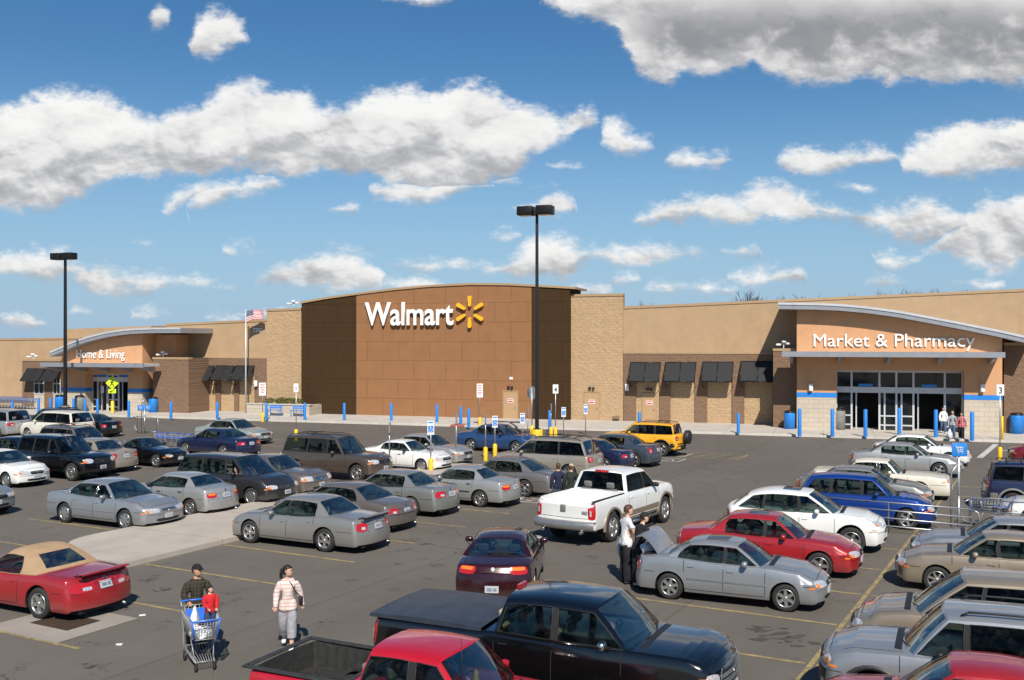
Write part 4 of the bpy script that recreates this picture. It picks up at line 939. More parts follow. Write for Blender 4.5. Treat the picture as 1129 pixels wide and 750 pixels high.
BASE={   # x forward from the middle of the wheelbase
 'sedan':dict(L=4.75,W=1.80,H=1.42,wb=2.72,fo=.95,r=.325,sill=.22,nose=.66,hood0=.76,hood1=.93,belt=.93,deck=1.00,tail=.94,xc=1.00,xd=-1.55,xh=.28,xt=-.98,roofdrop=.06,tumb=.23,win=[(1.00,.22,.02,.0),(-.08,-.06,-1.02,-.95)],doors=[(.98),(-.02),(-1.0)]),
 'coupe':dict(L=4.6,W=1.82,H=1.34,wb=2.57,fo=.93,r=.325,sill=.20,nose=.60,hood0=.70,hood1=.88,belt=.88,deck=.95,tail=.88,xc=.75,xd=-1.40,xh=.05,xt=-.75,roofdrop=.04,tumb=.24,win=[(.74,.0,-.42,-.45),(-.50,-.52,-1.10,-.80)],doors=[.78,-.48]),
 'hatch':dict(L=4.28,W=1.72,H=1.60,wb=2.62,fo=.85,r=.32,sill=.24,nose=.70,hood0=.84,hood1=1.0,belt=1.0,deck=1.03,tail=1.02,xc=.98,xd=-2.05,xh=.34,xt=-1.72,roofdrop=.10,tumb=.20,win=[(.98,.26,.0,-.02),(-.10,-.10,-.98,-.92),(-1.08,-1.0,-1.75,-1.5)],doors=[.95,-.05,-1.0]),
 'suv':dict(L=4.65,W=1.85,H=1.78,wb=2.70,fo=.88,r=.365,sill=.36,nose=.90,hood0=1.02,hood1=1.12,belt=1.12,deck=1.14,tail=1.14,xc=.92,xd=-2.18,xh=.30,xt=-1.98,roofdrop=.04,tumb=.17,win=[(.93,.25,.0,.0),(-.10,-.08,-.96,-.92),(-1.06,-1.0,-1.92,-1.82)],doors=[.92,-.05,-1.0]),
 'van':dict(L=4.95,W=1.94,H=1.74,wb=3.0,fo=.95,r=.325,sill=.25,nose=.72,hood0=.84,hood1=1.04,belt=1.04,deck=1.08,tail=1.06,xc=1.38,xd=-2.36,xh=.48,xt=-2.05,roofdrop=.05,tumb=.18,win=[(1.34,.40,.18,.14),(.10,.08,-.98,-.96),(-1.06,-1.04,-2.12,-1.92)],doors=[1.15,.14,-1.0]),
 'pickup':dict(L=5.75,W=2.0,H=1.86,wb=3.57,fo=.98,r=.40,sill=.46,nose=1.02,hood0=1.14,hood1=1.24,belt=1.26,deck=1.28,tail=1.28,xc=1.28,xd=-.72,xh=.62,xt=-.52,roofdrop=.03,tumb=.17,win=[(1.26,.56,.36,.34),(.26,.26,-.62,-.50)],doors=[1.2,.30,-.68],bed=(-.82,None)),
}
LITE=False
class Car: pass
def make_car(kind,name,label,cat,paintm,pos,head,group='parked cars in the lot',scale=1.0,glass=None,seat='cloth_grey',wheel=(5,'alloy'),lod=1,**kw):
    p=dict(BASE[kind]); p.update(kw); C=Car(); C.p=p
    P=lambda k:p[k]
    xf=P('wb')/2+P('fo'); xr=xf-P('L'); W=P('W')/2; r=P('r'); Ra=r*1.13+(.03 if kind in('suv','pickup') else .012); fw=P('wb')/2; rw=-fw
    root=thing(name,label,cat,(0,0,0),0,group)
    glm=M[glass or 'glass']; sm=M[seat]
    bed=p.get('bed')
    prof=[(xr,P('tail')-.10),(xr+.07,P('tail')-.02),(xr+.22,P('tail'))]
    if P('xd')>xr+.35: prof+=[(P('xd')-.02,P('deck'))] if not bed else [(bed[0]-.05,P('deck'))]
    prof+=[((P('xc')+max(P('xd'),xr))/2,P('belt')),(P('xc')-.02,P('hood1')),((P('xc')+xf)/2+.05,(P('hood0')*.45+P('hood1')*.55)+.012),(xf-.30,P('hood0')),(xf-.10,(P('nose')*.5+P('hood0')*.5)),(xf,P('nose'))]
    Pf=interp(prof)
    bowf,bowr=p.get('bowf',.22),p.get('bowr',.10 if kind=='pickup' else .24)
    bz=P('sill')+.40
    def plan(x):
        t=(x-(xf+xr)/2)/((xf-xr)/2); w=W*(1-.045*abs(t)**2.5-.035*max(0,t)**6)
        return w
    def endk(x):
        d=min(xf-x,x-xr); e=.17
        return (1-math.sqrt(max(0,1-(1-d/e)**2))) if d<e else 0.0
    def zb(x):
        s=P('sill'); z=s+(.05 if (x>xf-.5 or x<xr+.5) else 0)*0
        if x>fw+Ra: z=s-.02+.0
        for wx in (fw,rw):
            if abs(x-wx)<=Ra: z=max(z,r+math.sqrt(max(0,Ra*Ra-(x-wx)**2))+.01)
        return z
    def sect(x):
        k=endk(x); w=plan(x)-.075*k; top=Pf(x)-.06*k; s0=P('sill')-.02; b=zb(x)+.05*k
        h=top-s0; shr=min(.075,h*.2); cr=.035 if x>P('xc')-.1 else .02
        fb=(bz-s0)
        base=[(w-.05,s0),(w-.012,s0+.14*h),(w,s0+min(.42*h,fb-.02)),(w-.004,s0+max(.58*h,fb+.02) if .58*h-fb<.1 else s0+.58*h),(w-.018,s0+.76*h),(w-.035,top-shr),(w-.055,top-.38*shr),(w-.11,top-.003),(w*.55,top+cr*.72),(0,top+cr)]
        if bed and x<bed[0] : 
            zfl=P('sill')+.28; base[7]=(w-.10,top); base[8]=(w-.125,zfl) if x>xr+.10 else (w*.5,top); base[9]=(0,zfl) if x>xr+.10 else (0,top)
        out=[]; n=0
        for i,(y,z) in enumerate(base):
            if z<b+.005*i and i<7:
                z=b+.004*i
                # y at that height
                for (y0,z0),(y1,z1) in zip(base,base[1:]):
                    if z0<=z<=z1: y=y0+(y1-y0)*(z-z0)/(z1-z0); break
            out.append((y,z))
        return out
    bz=P('sill')+.40; rkr=p.get('rkr',{'sedan':.30,'coupe':.35,'hatch':.12,'suv':.04,'van':.06,'pickup':0}[kind]); rkf=p.get('rkf',{'pickup':.06,'suv':.15}.get(kind,.32)); lip=p.get('lip',0 if bed else .030)
    def bow(x,y,z=0):
        w=plan(x); q=min(1,abs(y)/w)**2.4; up=max(0,z-bz)
        if x>xf-1.0: t=(x-(xf-1.0)); return x-bowf*q*t*t-(rkf*up+(.022 if z>bz else 0))*t**4-(.06*max(0,bz-.2-z))*t**4
        if x<xr+.8: t=((xr+.8)-x)/.8; return x+bowr*q*t*t+(rkr*up+(lip if z>bz else 0))*t**4+(.10*max(0,bz-.2-z))*t**4
        return x
    xs=set([xr,xr+.015,xr+.045,xr+.09,xr+.14,xf,xf-.015,xf-.045,xf-.09,xf-.14,P('xc'),P('xc')-.06,P('xd'),P('xd')+.05])
    for wx in (fw,rw):
        for i in range(13): xs.add(wx+Ra*math.cos(math.pi*i/12))
        xs.add(wx+Ra+.004); xs.add(wx-Ra-.004)
    x=xr
    while x<xf: xs.add(x); x+=.16
    if bed: xs|={bed[0],bed[0]-.012,xr+.10,xr+.112}
    xs=sorted(q for q in xs if xr<=q<=xf); xx=[xs[0]]
    for q in xs[1:]:
        if q-xx[-1]>.0035: xx.append(q)
    xs=xx
    body=MB(); rows=[]
    for x in xs:
        s=sect(x); ring=[(bow(x,y,z),y,z) for y,z in s]+[(bow(x,y,z),-y,z) for y,z in s[:-1]][::-1]
        rows.append(ring)
    if bed:   # split so the bed interior takes the liner material
        body.grid([rw_[:8] for rw_ in rows]); body.grid([rw_[11:] for rw_ in rows])
        lm=2 if p.get('linerm') else 0
        fi=[i for i,x in enumerate(xs)]
        for i in range(len(xs)-1):
            inb=xs[i+1]<=bed[0]+.001 
            body.grid([rows[i][7:12],rows[i+1][7:12]],(2 if (inb and p.get('linerm')) else 0),not inb)
    else: body.grid(rows)
    # end caps
    for ei,sgn in ((0,-1),(-1,1)):
        ring=rows[ei]; x=xs[ei]; ns=10; caps=[]
        s=sect(x)
        for (y,z) in s: caps.append([(bow(x,y*(1-2*j/ns),z),y*(1-2*j/ns),z) for j in range(ns+1)])
        # sag top rows to follow the crown
        body.grid(caps[:8] if not bed or ei==-1 else caps[:8])
        if not(bed and ei==0): body.grid([caps[7],[(bow(x,s[7][0]*(1-2*j/ns),s[7][1]),s[7][0]*(1-2*j/ns),s[7][1]+(s[9][1]-s[7][1])*(1-(1-2*j/ns)**2)) for j in range(ns+1)]])
    # inner return of the lower edge
    for sg in (1,-1):
        body.grid([[ (q[0][0],sg*q[0][1],q[0][2]) for q in rows],[(q[0][0],sg*(q[0][1]-.05),q[0][2]-.002) for q in rows],[(q[0][0],sg*(q[0][1]-.30),q[0][2]-.004) for q in rows]],1)
    nbody=len(body.f)
    # ---------- greenhouse
    yb=W-.085; yt=W-.075-P('tumb'); H=P('H'); xc,xd,xh,xt=P('xc'),P('xd'),P('xh'),P('xt')
    cbow=.20; hbow=.07; dbow=p.get('dbow',.10); tbow=.05
    def Rf(x,u):
        t=(x-(xh+xt)/2)/((xh-xt)/2+.001); ar=P('roofdrop'); z=H-ar*max(0,-t)**2*1.0-.035*max(0,t)**2-.028*u*u-.055*abs(u)**7
        return z
    def base_pt(s):  # along the side, s 0 front ..1 rear
        x=(xc-cbow)+((xd+dbow)-(xc-cbow))*s; return x
    def side(s,v,sg):
        xb_=base_pt(s); xt_=(xh-hbow)+((xt+tbow)-(xh-hbow))*s
        x=xb_+(xt_-xb_)*v; zb_=Pf(xb_)-.012; y0=min(yb,plan(xb_)-.075); 
        zt_=Rf(xt_,1)
        y=y0+(yt-y0)*v+.035*4*v*(1-v)*.6; z=zb_+(zt_-zb_)*v
        return Vector((x,sg*y,z))
    def front(u,v):
        b=Vector((xc-cbow*abs(u)**2.2,min(yb,plan(xc)-.075)*u,0)); b.z=Pf(b.x)-.012 if abs(u)>.98 else Pf(min(b.x,xc))-.012
        t=Vector((xh-hbow*abs(u)**2.2,yt*u,0)); t.z=Rf(t.x,u)
        q=b.lerp(t,v); q.x+=.03*4*v*(1-v)*(1-u*u*.7)*.8; q.z+=.02*4*v*(1-v); 
        return q
    def rear(u,v):
        b=Vector((xd+dbow*abs(u)**2.2,min(yb,plan(xd+dbow)-.075)*u,0)); b.z=Pf(max(b.x,xd))-.012
        t=Vector((xt+tbow*abs(u)**2.2,yt*u,0)); t.z=Rf(t.x,u)
        q=b.lerp(t,v); q.x-=.03*4*v*(1-v)*(1-u*u*.7)*.8; q.z+=.015*4*v*(1-v)
        return q
    # snap side ends to front/rear edges: use blending
    def side2(s,v,sg):
        q=side(s,v,sg)
        if s<.12: f=front(sg*1.0,v); q=f.lerp(q,s/.12) if s>0 else f
        if s>.88: f=rear(sg*1.0,v); q=f.lerp(q,(1-s)/.12) if s<1 else f
        return q
    cab=MB()
    roofm=3 if p.get('softtop') else 0
    us=[-1,-.985,-.95,-.88,-.7,-.4,0,.4,.7,.88,.95,.985,1]
    ns=12; grid=[]
    for i in range(ns+1):
        s=i/ns; row=[]
        for u in us:
            a=xh-hbow*abs(u)**2.2; b=xt+tbow*abs(u)**2.2; x=a+(b-a)*s; row.append(Vector((x,yt*u,Rf(x,u))))
        grid.append(row)
    cab.grid(grid,roofm)
    def s_of(xq,v):   # s for an x at height v
        a=(xc-cbow)+((xh-hbow)-(xc-cbow))*v; b=(xd+dbow)+((xt+tbow)-(xd+dbow))*v; return min(1,max(0,(xq-a)/(b-a)))
    V0,V1=.05,.92
    wins=[]
    for (xb0,xt0,xb1,xt1) in P('win'):
        s00,s10=max(s_of(xb0,V0),.035),max(s_of(xt0,V1),.055); s01,s11=min(s_of(xb1,V0),.985),min(s_of(xt1,V1),.955)
        wins.append((s00,s10,s01,s11))
    glassparts=[]
    for sg in (1,-1):
        def patch(m_b,a0,a1,b0,b1,v0,v1,nu=5,nv=4,off=0.0,mm=0):
            rows=[]
            for j in range(nv+1):
                t=j/nv; v=v0+(v1-v0)*t; row=[]
                for i in range(nu+1):
                    q=i/nu; s=(a0+(b0-a0)*t)*(1-q)+(a1+(b1-a1)*t)*q; pt=side2(s,v,sg); pt.y-=sg*off; row.append(pt)
                rows.append(row)
            m_b.grid(rows,mm,True,flip=(sg<0))
        patch(cab,0,1,0,1,V1,1,14,2,0,roofm); patch(cab,0,1,0,1,0,V0,14,1,0,roofm if p.get('softtop') else 0)
        prev=(0,0)
        for i,(s00,s10,s01,s11) in enumerate(wins):
            patch(cab,prev[0],s00,prev[1],s10,V0,V1,3,5,0,(3 if roofm and i>0 else (1 if i>0 and p.get('darkB',True) else 0)))
            gm=MB(); patch(gm,s00,s01,s10,s11,V0,V1,6,5,.006); 
            gp_=None
            if not (p.get('openwin')==(i,sg)): gp_=gm.build('side_window',glm if not (i>0 and p.get('priv')) else M['tint'],root)
            loop=[side2(s00+(s01-s00)*k/6,V0,sg) for k in range(7)]+[side2(s01+(s11-s01)*v,V0+(V1-V0)*v,sg) for v in (.33,.66)]+[side2(s11+(s10-s11)*k/6,V1,sg) for k in range(7)]+[side2(s10+(s00-s10)*v,V1+(V0-V1)*v,sg) for v in (.33,.66)]
            wt_=MB(); wt_.tube(loop,.009,4,closed=True); wt_.build('window_trim',M[p.get('wtrim','black')],gp_ or root)
            prev=(s01,s11)
        patch(cab,prev[0],1,prev[1],1,V0,V1,5,5,0,roofm)
    def fr_patch(fn,m_b,u0b,u1b,u0t,u1t,v0,v1,nu,nv,off,mm=0,flip=False):
        rows=[]
        for j in range(nv+1):
            t=j/nv; v=v0+(v1-v0)*t; row=[]
            for i in range(nu+1):
                q=i/nu; u=(u0b+(u0t-u0b)*t)*(1-q)+(u1b+(u1t-u1b)*t)*q; pt=fn(u,v); pt.x-=off; row.append(pt)
            rows.append(row)
        m_b.grid(rows,mm,True,flip)
    for fn,nm,off,fl in ((front,'windshield',.005,True),(rear,'rear_window',-.005,False)):
        rb,rt_=(.93,.90) if fn is front else p.get('rwin',(.88,.86))
        lo,hi=(.02,.955) if fn is front else p.get('rwinv',(.06,.93))
        mm=roofm if fn is rear else 0
        fr_patch(fn,cab,-1,1,-1,1,hi,1,12,2,0,mm,fl); fr_patch(fn,cab,-1,1,-1,1,0,lo,12,1,0,mm,fl)
        fr_patch(fn,cab,-1,-rb,-1,-rt_,lo,hi,2,5,0,mm,fl); fr_patch(fn,cab,rb,1,rt_,1,lo,hi,2,5,0,mm,fl)
        gm=MB(); fr_patch(fn,gm,-rb,rb,-rt_,rt_,lo,hi,12,5,off,0,fl)
        gm.build(nm,glm if not (fn is rear and p.get('priv')) else M['tint'],root)
    # dark rubber seal round the windscreen foot
    body.add(cab.v,cab.f,0); 
    nf=len(cab.f); body.m[-nf:]=cab.m; body.sm[-nf:]=cab.sm
    bvh=BVHTree.FromPolygons([Vector(v) for v in body.v],body.f)
    det={}
    def decal(nm,quad,dr,m,nu=4,nv=3,off=.004,k=0.0,thick=0.0,parent=None,mb=None):
        """project a quad (4 corners) along dr onto the bodywork"""
        dr=Vector(dr).normalized(); q=[Vector(c) for c in quad]; rows=[]; ok=True
        for j in range(nv+1):
            row=[]
            for i in range(nu+1):
                u,v=i/nu,j/nv
                if k:
                    a,b=2*u-1,2*v-1; u,v=(a*math.sqrt(1-b*b*k)+1)/2,(b*math.sqrt(1-a*a*k)+1)/2
                pt=q[0].lerp(q[1],u).lerp(q[3].lerp(q[2],u),v)
                h=bvh.ray_cast(pt-dr*1.5,dr,4)
                if h[0] is None:
                    h=bvh.find_nearest(pt)
                row.append(h[0]-dr*off)
            rows.append(row)
        t=mb or MB()
        nrm=(rows[0][-1]-rows[0][0]).cross(rows[-1][0]-rows[0][0]); fl=nrm.dot(dr)>0
        t.grid(rows,0,True,fl)
        # rim going inwards
        loop=rows[0]+[r_[-1] for r_ in rows[1:]]+rows[-1][::-1][1:]+[r_[0] for r_ in rows[::-1][1:-1]]
        t.grid([loop+[loop[0]],[c+dr*(off+.02) for c in loop+[loop[0]]]],0,False,not fl)
        if mb is None: return t.build(nm,m,parent or root)
    C.decal=decal; C.root=root
    gap=MB()
    def vline(x,z0,z1,w_=.013,sides=(1,-1)):
        for sg in sides: decal('',[(x-w_/2,sg*W,z0),(x+w_/2,sg*W,z0),(x+w_/2,sg*W,z1),(x-w_/2,sg*W,z1)],(0,-sg,0),None,1,6,.0025,mb=gap)
    def hline(x0,x1,z,w_=.013):
        for sg in (1,-1): decal('',[(x0,sg*W,z-w_/2),(x1,sg*W,z-w_/2),(x1,sg*W,z+w_/2),(x0,sg*W,z+w_/2)],(0,-sg,0),None,8,1,.0025,mb=gap)
    zs=P('sill')+.07
    for x in P('doors'): vline(x,max(zs,(r+Ra+.03) if abs(x-rw)<Ra or abs(x-fw)<Ra else zs),Pf(x)-.03)
    hline(P('doors')[-1],P('doors')[0],zs)
    wz=lambda: None
    # hood and boot cut lines, cowl
    zt_=2.0
    if kind!='van' or True:
        for sg in (1,-1): decal('',[(xc-.05,sg*(W-.165),zt_),(xf-.22,sg*(W-.25),zt_),(xf-.22,sg*(W-.262),zt_),(xc-.05,sg*(W-.177),zt_)],(0,0,-1),None,6,1,.0025,mb=gap)
        decal('',[(xf-.21,-(W-.26),zt_),(xf-.21,(W-.26),zt_),(xf-.222,(W-.26),zt_),(xf-.222,-(W-.26),zt_)],(0,0,-1),None,8,1,.0025,mb=gap)
    if kind in('sedan','coupe'):
        for sg in (1,-1): decal('',[(xd+.0,sg*(W-.20),zt_),(xr+.03,sg*(W-.24),zt_),(xr+.03,sg*(W-.252),zt_),(xd+.0,sg*(W-.212),zt_)],(0,0,-1),None,6,1,.0025,mb=gap)
    if not bed: decal('',[(xr,-(W-.06),P('sill')+.40),(xr,W-.06,P('sill')+.40),(xr,W-.06,P('sill')+.413),(xr,-(W-.06),P('sill')+.413)],(1,0,0),None,8,1,.0025,mb=gap)
    for sg in (1,-1):   # bumper joint behind the rear and front wheel
        if not bed: decal('',[(xr+.02,sg*W,P('sill')+.40),(rw-Ra-.01,sg*W,P('sill')+.40),(rw-Ra-.01,sg*W,P('sill')+.412),(xr+.02,sg*W,P('sill')+.412)],(0,-sg,0),None,5,1,.0025,mb=gap)
        decal('',[(fw+Ra+.01,sg*W,P('sill')+.36),(xf-.2,sg*W,P('sill')+.36),(xf-.2,sg*W,P('sill')+.372),(fw+Ra+.01,sg*W,P('sill')+.372)],(0,-sg,0),None,5,1,.0025,mb=gap)
    b0=len(body.f); body.add(gap.v,gap.f,1); body.sm[-len(gap.f):]=[False]*len(gap.f)
    mats=[paintm,M['gap'],M['liner'] if p.get('linerm') else M['gap'],M['softtop']]
    body.build('body',mats,root,weld=False,sharp=38)
    # cowl strip
    decal('cowl_grille',[(xc-.02,-(W-.26),zt_),(xc-.02,(W-.26),zt_),(xc+.09,(W-.30),zt_),(xc+.09,-(W-.30),zt_)],(0,0,-1),M['black'],10,2,.005)
    # underbody
    ub=MB(); zc=P('sill')-.05; zt0=(min(P('belt'),P('nose')+.0)-.22) if not bed else P('sill')+.24
    ub.box(((xf+xr)/2,0,(zc+zt0)/2),(xf-xr-.30,2*(W-.30),zt0-zc),0); ub.box((0,0,P('sill')+.03),(P('wb')-2*Ra-.02,2*(W-.08),.08)); ub.build('underbody',M['gap'],root)
    # ---------- lamps
    T=p
    hz=T.get('hl_z',P('nose')-.045); hh=T.get('hl_h',.13); hw=T.get('hl_w',.42)
    for sg in (1,-1):
        y0=sg*(W-.10-hw); y1=sg*(W-.035); sw=T.get('hl_sweep',.03)
        q=[(xf,y0,hz-hh/2),(xf,y1,hz-hh/2+sw*.4),(xf,y1,hz+hh/2+sw),(xf,y0,hz+hh/2)]
        o=decal('headlight',q,(-1,-sg*.35,0),M['lampglass'],6,3,.008,T.get('hl_round',.35))
        yy=sg*(W-.07); decal('indicator',[(xf,yy-sg*.10,hz-hh*.42),(xf,yy+sg*.035,hz-hh*.36),(xf,yy+sg*.035,hz+hh*.18+sw),(xf,yy-sg*.10,hz+hh*.1)],(-1,-sg*.5,0),M['amber'],3,2,.012,.3,parent=o)
    gz=gz_=T.get('gr_z',P('nose')-.06); gh=T.get('gr_h',.13); gw=T.get('gr_w',.40)
    decal('grille',[(xf,-gw,gz-gh/2),(xf,gw,gz-gh/2),(xf,gw*1.06,gz+gh/2),(xf,-gw*1.06,gz+gh/2)],(-1,0,0),M[T.get('gr_m','black')],8,3,.007,.25)
    if T.get('gr_m2'): 
        for t in (.2,.5,.8): decal('grille_bar',[(xf,-gw,gz-gh/2+gh*t-.012),(xf,gw,gz-gh/2+gh*t-.012),(xf,gw,gz-gh/2+gh*t+.012),(xf,-gw,gz-gh/2+gh*t+.012)],(-1,0,0),M[T['gr_m2']],8,1,.015)
    lz=P('sill')+.10; decal('lower_intake',[(xf,-W*.5,lz-.045),(xf,W*.5,lz-.045),(xf,W*.55,lz+.05),(xf,-W*.55,lz+.05)],(-1,0,0),M['black'],8,2,.005,.25)
    pz=P('sill')+.21
    if T.get('fplate',True):
        mb=MB(); decal('',[(xf,-.155,pz-.07),(xf,.155,pz-.07),(xf,.155,pz+.08),(xf,-.155,pz+.08)],(-1,0,0),None,3,1,.018,mb=mb); o=mb.build('license_plate',M['plate'],root)
        decal('plate_print',[(xf,-.11,pz-.03),(xf,.11,pz-.03),(xf,.11,pz+.03),(xf,-.11,pz+.03)],(-1,0,0),M['inkblue'],6,1,.0,parent=o).location=(.022,0,0)
    # tail lamps
    tz=T.get('tl_z',P('tail')-.20); th=T.get('tl_h',.18)*1.15; tw=T.get('tl_w',.36)*1.12
    for sg in (1,-1):
        q=[(xr,sg*(W-.06-tw),tz-th/2),(xr+.03,sg*(W+.06),tz-th/2),(xr+.03,sg*(W+.06),tz+th/2),(xr,sg*(W-.06-tw),tz+th/2)]
        o=decal('taillight',q,(1,-sg*.75,0),M['redlens'],6,3,.008,.25)
        if T.get('tl_amber'): decal('reversing_lens',[(xr,sg*(W-.04-tw),tz+th*.02),(xr,sg*(W-.02),tz+th*.02),(xr,sg*(W-.02),tz+th*.42),(xr,sg*(W-.04-tw),tz+th*.42)],(1,-sg*.55,0),M['amber'],5,1,.011,.2,parent=o)
        else: decal('reversing_lens',[(xr,sg*(W-.02-tw),tz-th*.30),(xr,sg*(W-.02-tw*.55),tz-th*.30),(xr,sg*(W-.02-tw*.55),tz+th*.05),(xr,sg*(W-.02-tw),tz+th*.05)],(1,-sg*.35,0),M['lampglass'],2,1,.011,.2,parent=o)
    rz=T.get('rp_z',P('tail')-.22); rw_=.16
    mb=MB(); decal('',[(xr,-.155,rz-.075),(xr,.155,rz-.075),(xr,.155,rz+.075),(xr,-.155,rz+.075)],(1,0,0),None,3,1,.014,mb=mb); o=mb.build('license_plate',M['plate'],root)
    for a,b in ((-.11,-.03),(.0,.11)): decal('plate_print',[(xr,a,rz-.03),(xr,b,rz-.03),(xr,b,rz+.03),(xr,a,rz+.03)],(1,0,0),M['inkblue'],2,1,.0,parent=o).location=(-.018,0,0)
    # wipers, window trim, badge, side markers, fuel flap
    wp=MB()
    for u0,u1 in ((-.62,.02),(-.02,.66)):
        a=front(u0,.03)+Vector((.012,0,.006)); b=front((u0+u1)/2,.055)+Vector((.012,0,.008)); c=front(u1,.10)+Vector((.012,0,.008)); wp.tube([a,b,c],.008,5)
    wp.build('wiper',M['black'],root)
    if not bed: decal('badge',[(xr,-.04,P('tail')-.10),(xr,.04,P('tail')-.10),(xr,.04,P('tail')-.03),(xr,-.04,P('tail')-.03)],(1,0,0),M['chrome'],3,2,.012,.5)
    decal('badge',[(xf,-.045,gz_-.04),(xf,.045,gz_-.04),(xf,.045,gz_+.03),(xf,-.045,gz_+.03)],(-1,0,0),M['chrome'],3,2,.018,.5)
    for sg in (1,-1):
        decal('side_marker',[(xf-.34,sg*W,P('nose')-.12),(xf-.22,sg*W,P('nose')-.12),(xf-.22,sg*W,P('nose')-.085),(xf-.34,sg*W,P('nose')-.085)],(0,-sg,0),M['amber'],2,1,.008)
    if not p.get('softtop') or True: decal('',[(rw-.10,-W,Pf(rw)-.24),(rw+.05,-W,Pf(rw)-.24),(rw+.05,-W,Pf(rw)-.245),(rw-.10,-W,Pf(rw)-.245)],(0,1,0),None,2,1,.003,mb=MB())
    if kind!='pickup':
        mb=MB(); mb.tube([(xr+.25,-W*.55,P('sill')-.02),(xr+.03,-W*.55,P('sill')-.03)],.03,8); mb.build('tailpipe',M['steel'],root)
    # mirrors, handles
    for sg in (1,-1):
        mb=MB(); c=side2(.13,.10,sg); mb.rbox(c+Vector((.02,sg*.14,.03)),(.13,.20,.135),.05); mb.box(c+Vector((.02,sg*.04,0)),(.06,.10,.04)); mb.build('side_mirror',paintm if T.get('mirror','body')=='body' else M[T['mirror']],root)
    for x in P('doors')[1:]:
        for sg in (1,-1): decal('door_handle',[(x+.07,sg*W,Pf(x)-.17),(x+.25,sg*W,Pf(x)-.165),(x+.25,sg*W,Pf(x)-.135),(x+.07,sg*W,Pf(x)-.14)],(0,-sg,0),M[T['handle']] if T.get('handle') else paintm,4,1,.022,.3)
    if T.get('mould'):
        for sg in (1,-1): decal('side_moulding',[(rw+Ra+.06,sg*W,P('sill')+.30),(fw-Ra-.06,sg*W,P('sill')+.30),(fw-Ra-.06,sg*W,P('sill')+.345),(rw+Ra+.06,sg*W,P('sill')+.345)],(0,-sg,0),M[T['mould']] if T['mould'] in M else paintm,8,1,.012)
    if T.get('clad'):   # contrasting lower cladding
        m=M[T['clad']]; z0,z1=P('sill')+.0,P('sill')+.24
        for sg in (1,-1):
            decal('sill_cladding',[(rw+Ra+.02,sg*W,z0),(fw-Ra-.02,sg*W,z0),(fw-Ra-.02,sg*W,z1),(rw+Ra+.02,sg*W,z1)],(0,-sg,0),m,8,2,.010)
            for wx in (fw,rw):
                mb=MB(); rows=[]
                for rad in (Ra+.075,Ra+.002):
                    row=[]
                    for i in range(15):
                        a=math.pi*(i/14)*1.10-.16; pt=Vector((wx+rad*math.cos(a),sg*W,r+rad*math.sin(a)+.008)); h=bvh.ray_cast(pt+Vector((0,sg*.8,0)),Vector((0,-sg,0)),2)
                        yy=h[0].y if h[0] is not None and abs(h[0].y)>W*.7 else sg*(W-.03)
                        row.append(Vector((pt.x,yy+sg*.022,pt.z)))
                    rows.append(row)
                rows.append([q+Vector((0,-sg*.06,0)) for q in rows[-1]]); rows.insert(0,[q+Vector((0,-sg*.03,0)) for q in rows[0]])
                mb.grid(rows); mb.build('wheel_arch_trim',m,root)
            decal('bumper_side',[(xr+.05,sg*W,z0),(rw-Ra-.03,sg*W,z0),(rw-Ra-.03,sg*W,z1+.1),(xr+.05,sg*W,z1+.1)],(0,-sg,0),m,4,2,.010)
        decal('rear_bumper',[(xr,-W+.03,z0+.02),(xr,W-.03,z0+.02),(xr,W-.03,z1+.1),(xr,-W+.03,z1+.1)],(1,0,0),m,8,2,.012)
        decal('front_bumper',[(xf,-W+.03,z0+.02),(xf,W-.03,z0+.02),(xf,W-.03,z1+.1),(xf,-W+.03,z1+.1)],(-1,0,0),m,10,2,.012)
    if T.get('rack'):
        for sg in (1,-1):
            mb=MB(); y=sg*(yt-.10); a,b=xh-.25,xt+.12; mb.tube([(a,y,Rf(a,.8)),(a-.10,y,Rf(a,.8)+.055)]+[(a-.1+(b+.1-(a-.1))*i/6,y,Rf(a-.1+(b+.1-(a-.1))*i/6,.8)+.06) for i in range(7)]+[(b,y,Rf(b,.8))],.018,6); mb.build('roof_rail',M['black'],root)
        for x in ((xh*.4+xt*.6),(xt+.45)):
            mb=MB(); mb.tube([(x,-(yt-.10),Rf(x,.8)+.065),(x,0,Rf(x,0)+.06),(x,(yt-.10),Rf(x,.8)+.065)],.02,6); mb.build('roof_crossbar',M['black'],root)
    if T.get('sunroof'):
        x=xh-.28; decal('sunroof',[(x,-.36,3),(x,.36,3),(x-.52,.36,3),(x-.52,-.36,3)],(0,0,-1),M['storeglass'],4,3,.004,.1)
    if T.get('spoiler'):
        mb=MB(); y=W-.28; z=P('tail')+.06; rows=[[(xr+.30-abs(t)**3*-.02,t*y,z-.01-abs(t)**6*.0),(xr+.20,t*y,z+.03),(xr+.06,t*y,z+.035),(xr+.05,t*y,z+.015),(xr+.28,t*y,z-.02)] for t in (-1,-.8,-.4,0,.4,.8,1)]
        mb.grid([r_+[r_[0]] for r_ in rows]); 
        for sg in (1,-1): mb.box((xr+.2,sg*(y-.05),z-.04),(.12,.04,.08))
        mb.build('spoiler',paintm,root)
    if T.get('hub3'):
        x=xt-.0; q=rear(0,.88 if kind!='pickup' else 1.0); mb=MB(); mb.rbox(Vector((q.x-.03,0,q.z+.0)),(.05,.30,.045),.01); mb.build('brake_light',M['redlens'],root)
    # ---------- interior
    zfl=P('sill')+.10; it=MB(); beltz=P('belt')
    it.box(((xc+xd)/2,0,zfl+.02),(xc-xd-.3,2*(W-.14),.04)); 
    it.build('cabin_floor',M['cloth_dark'],root)
    it=MB(); it.rbox((xc-.36,0,beltz-.10),(.46,2*(W-.15),.18),.05); o=it.build('dashboard',M['cloth_dark'],root)
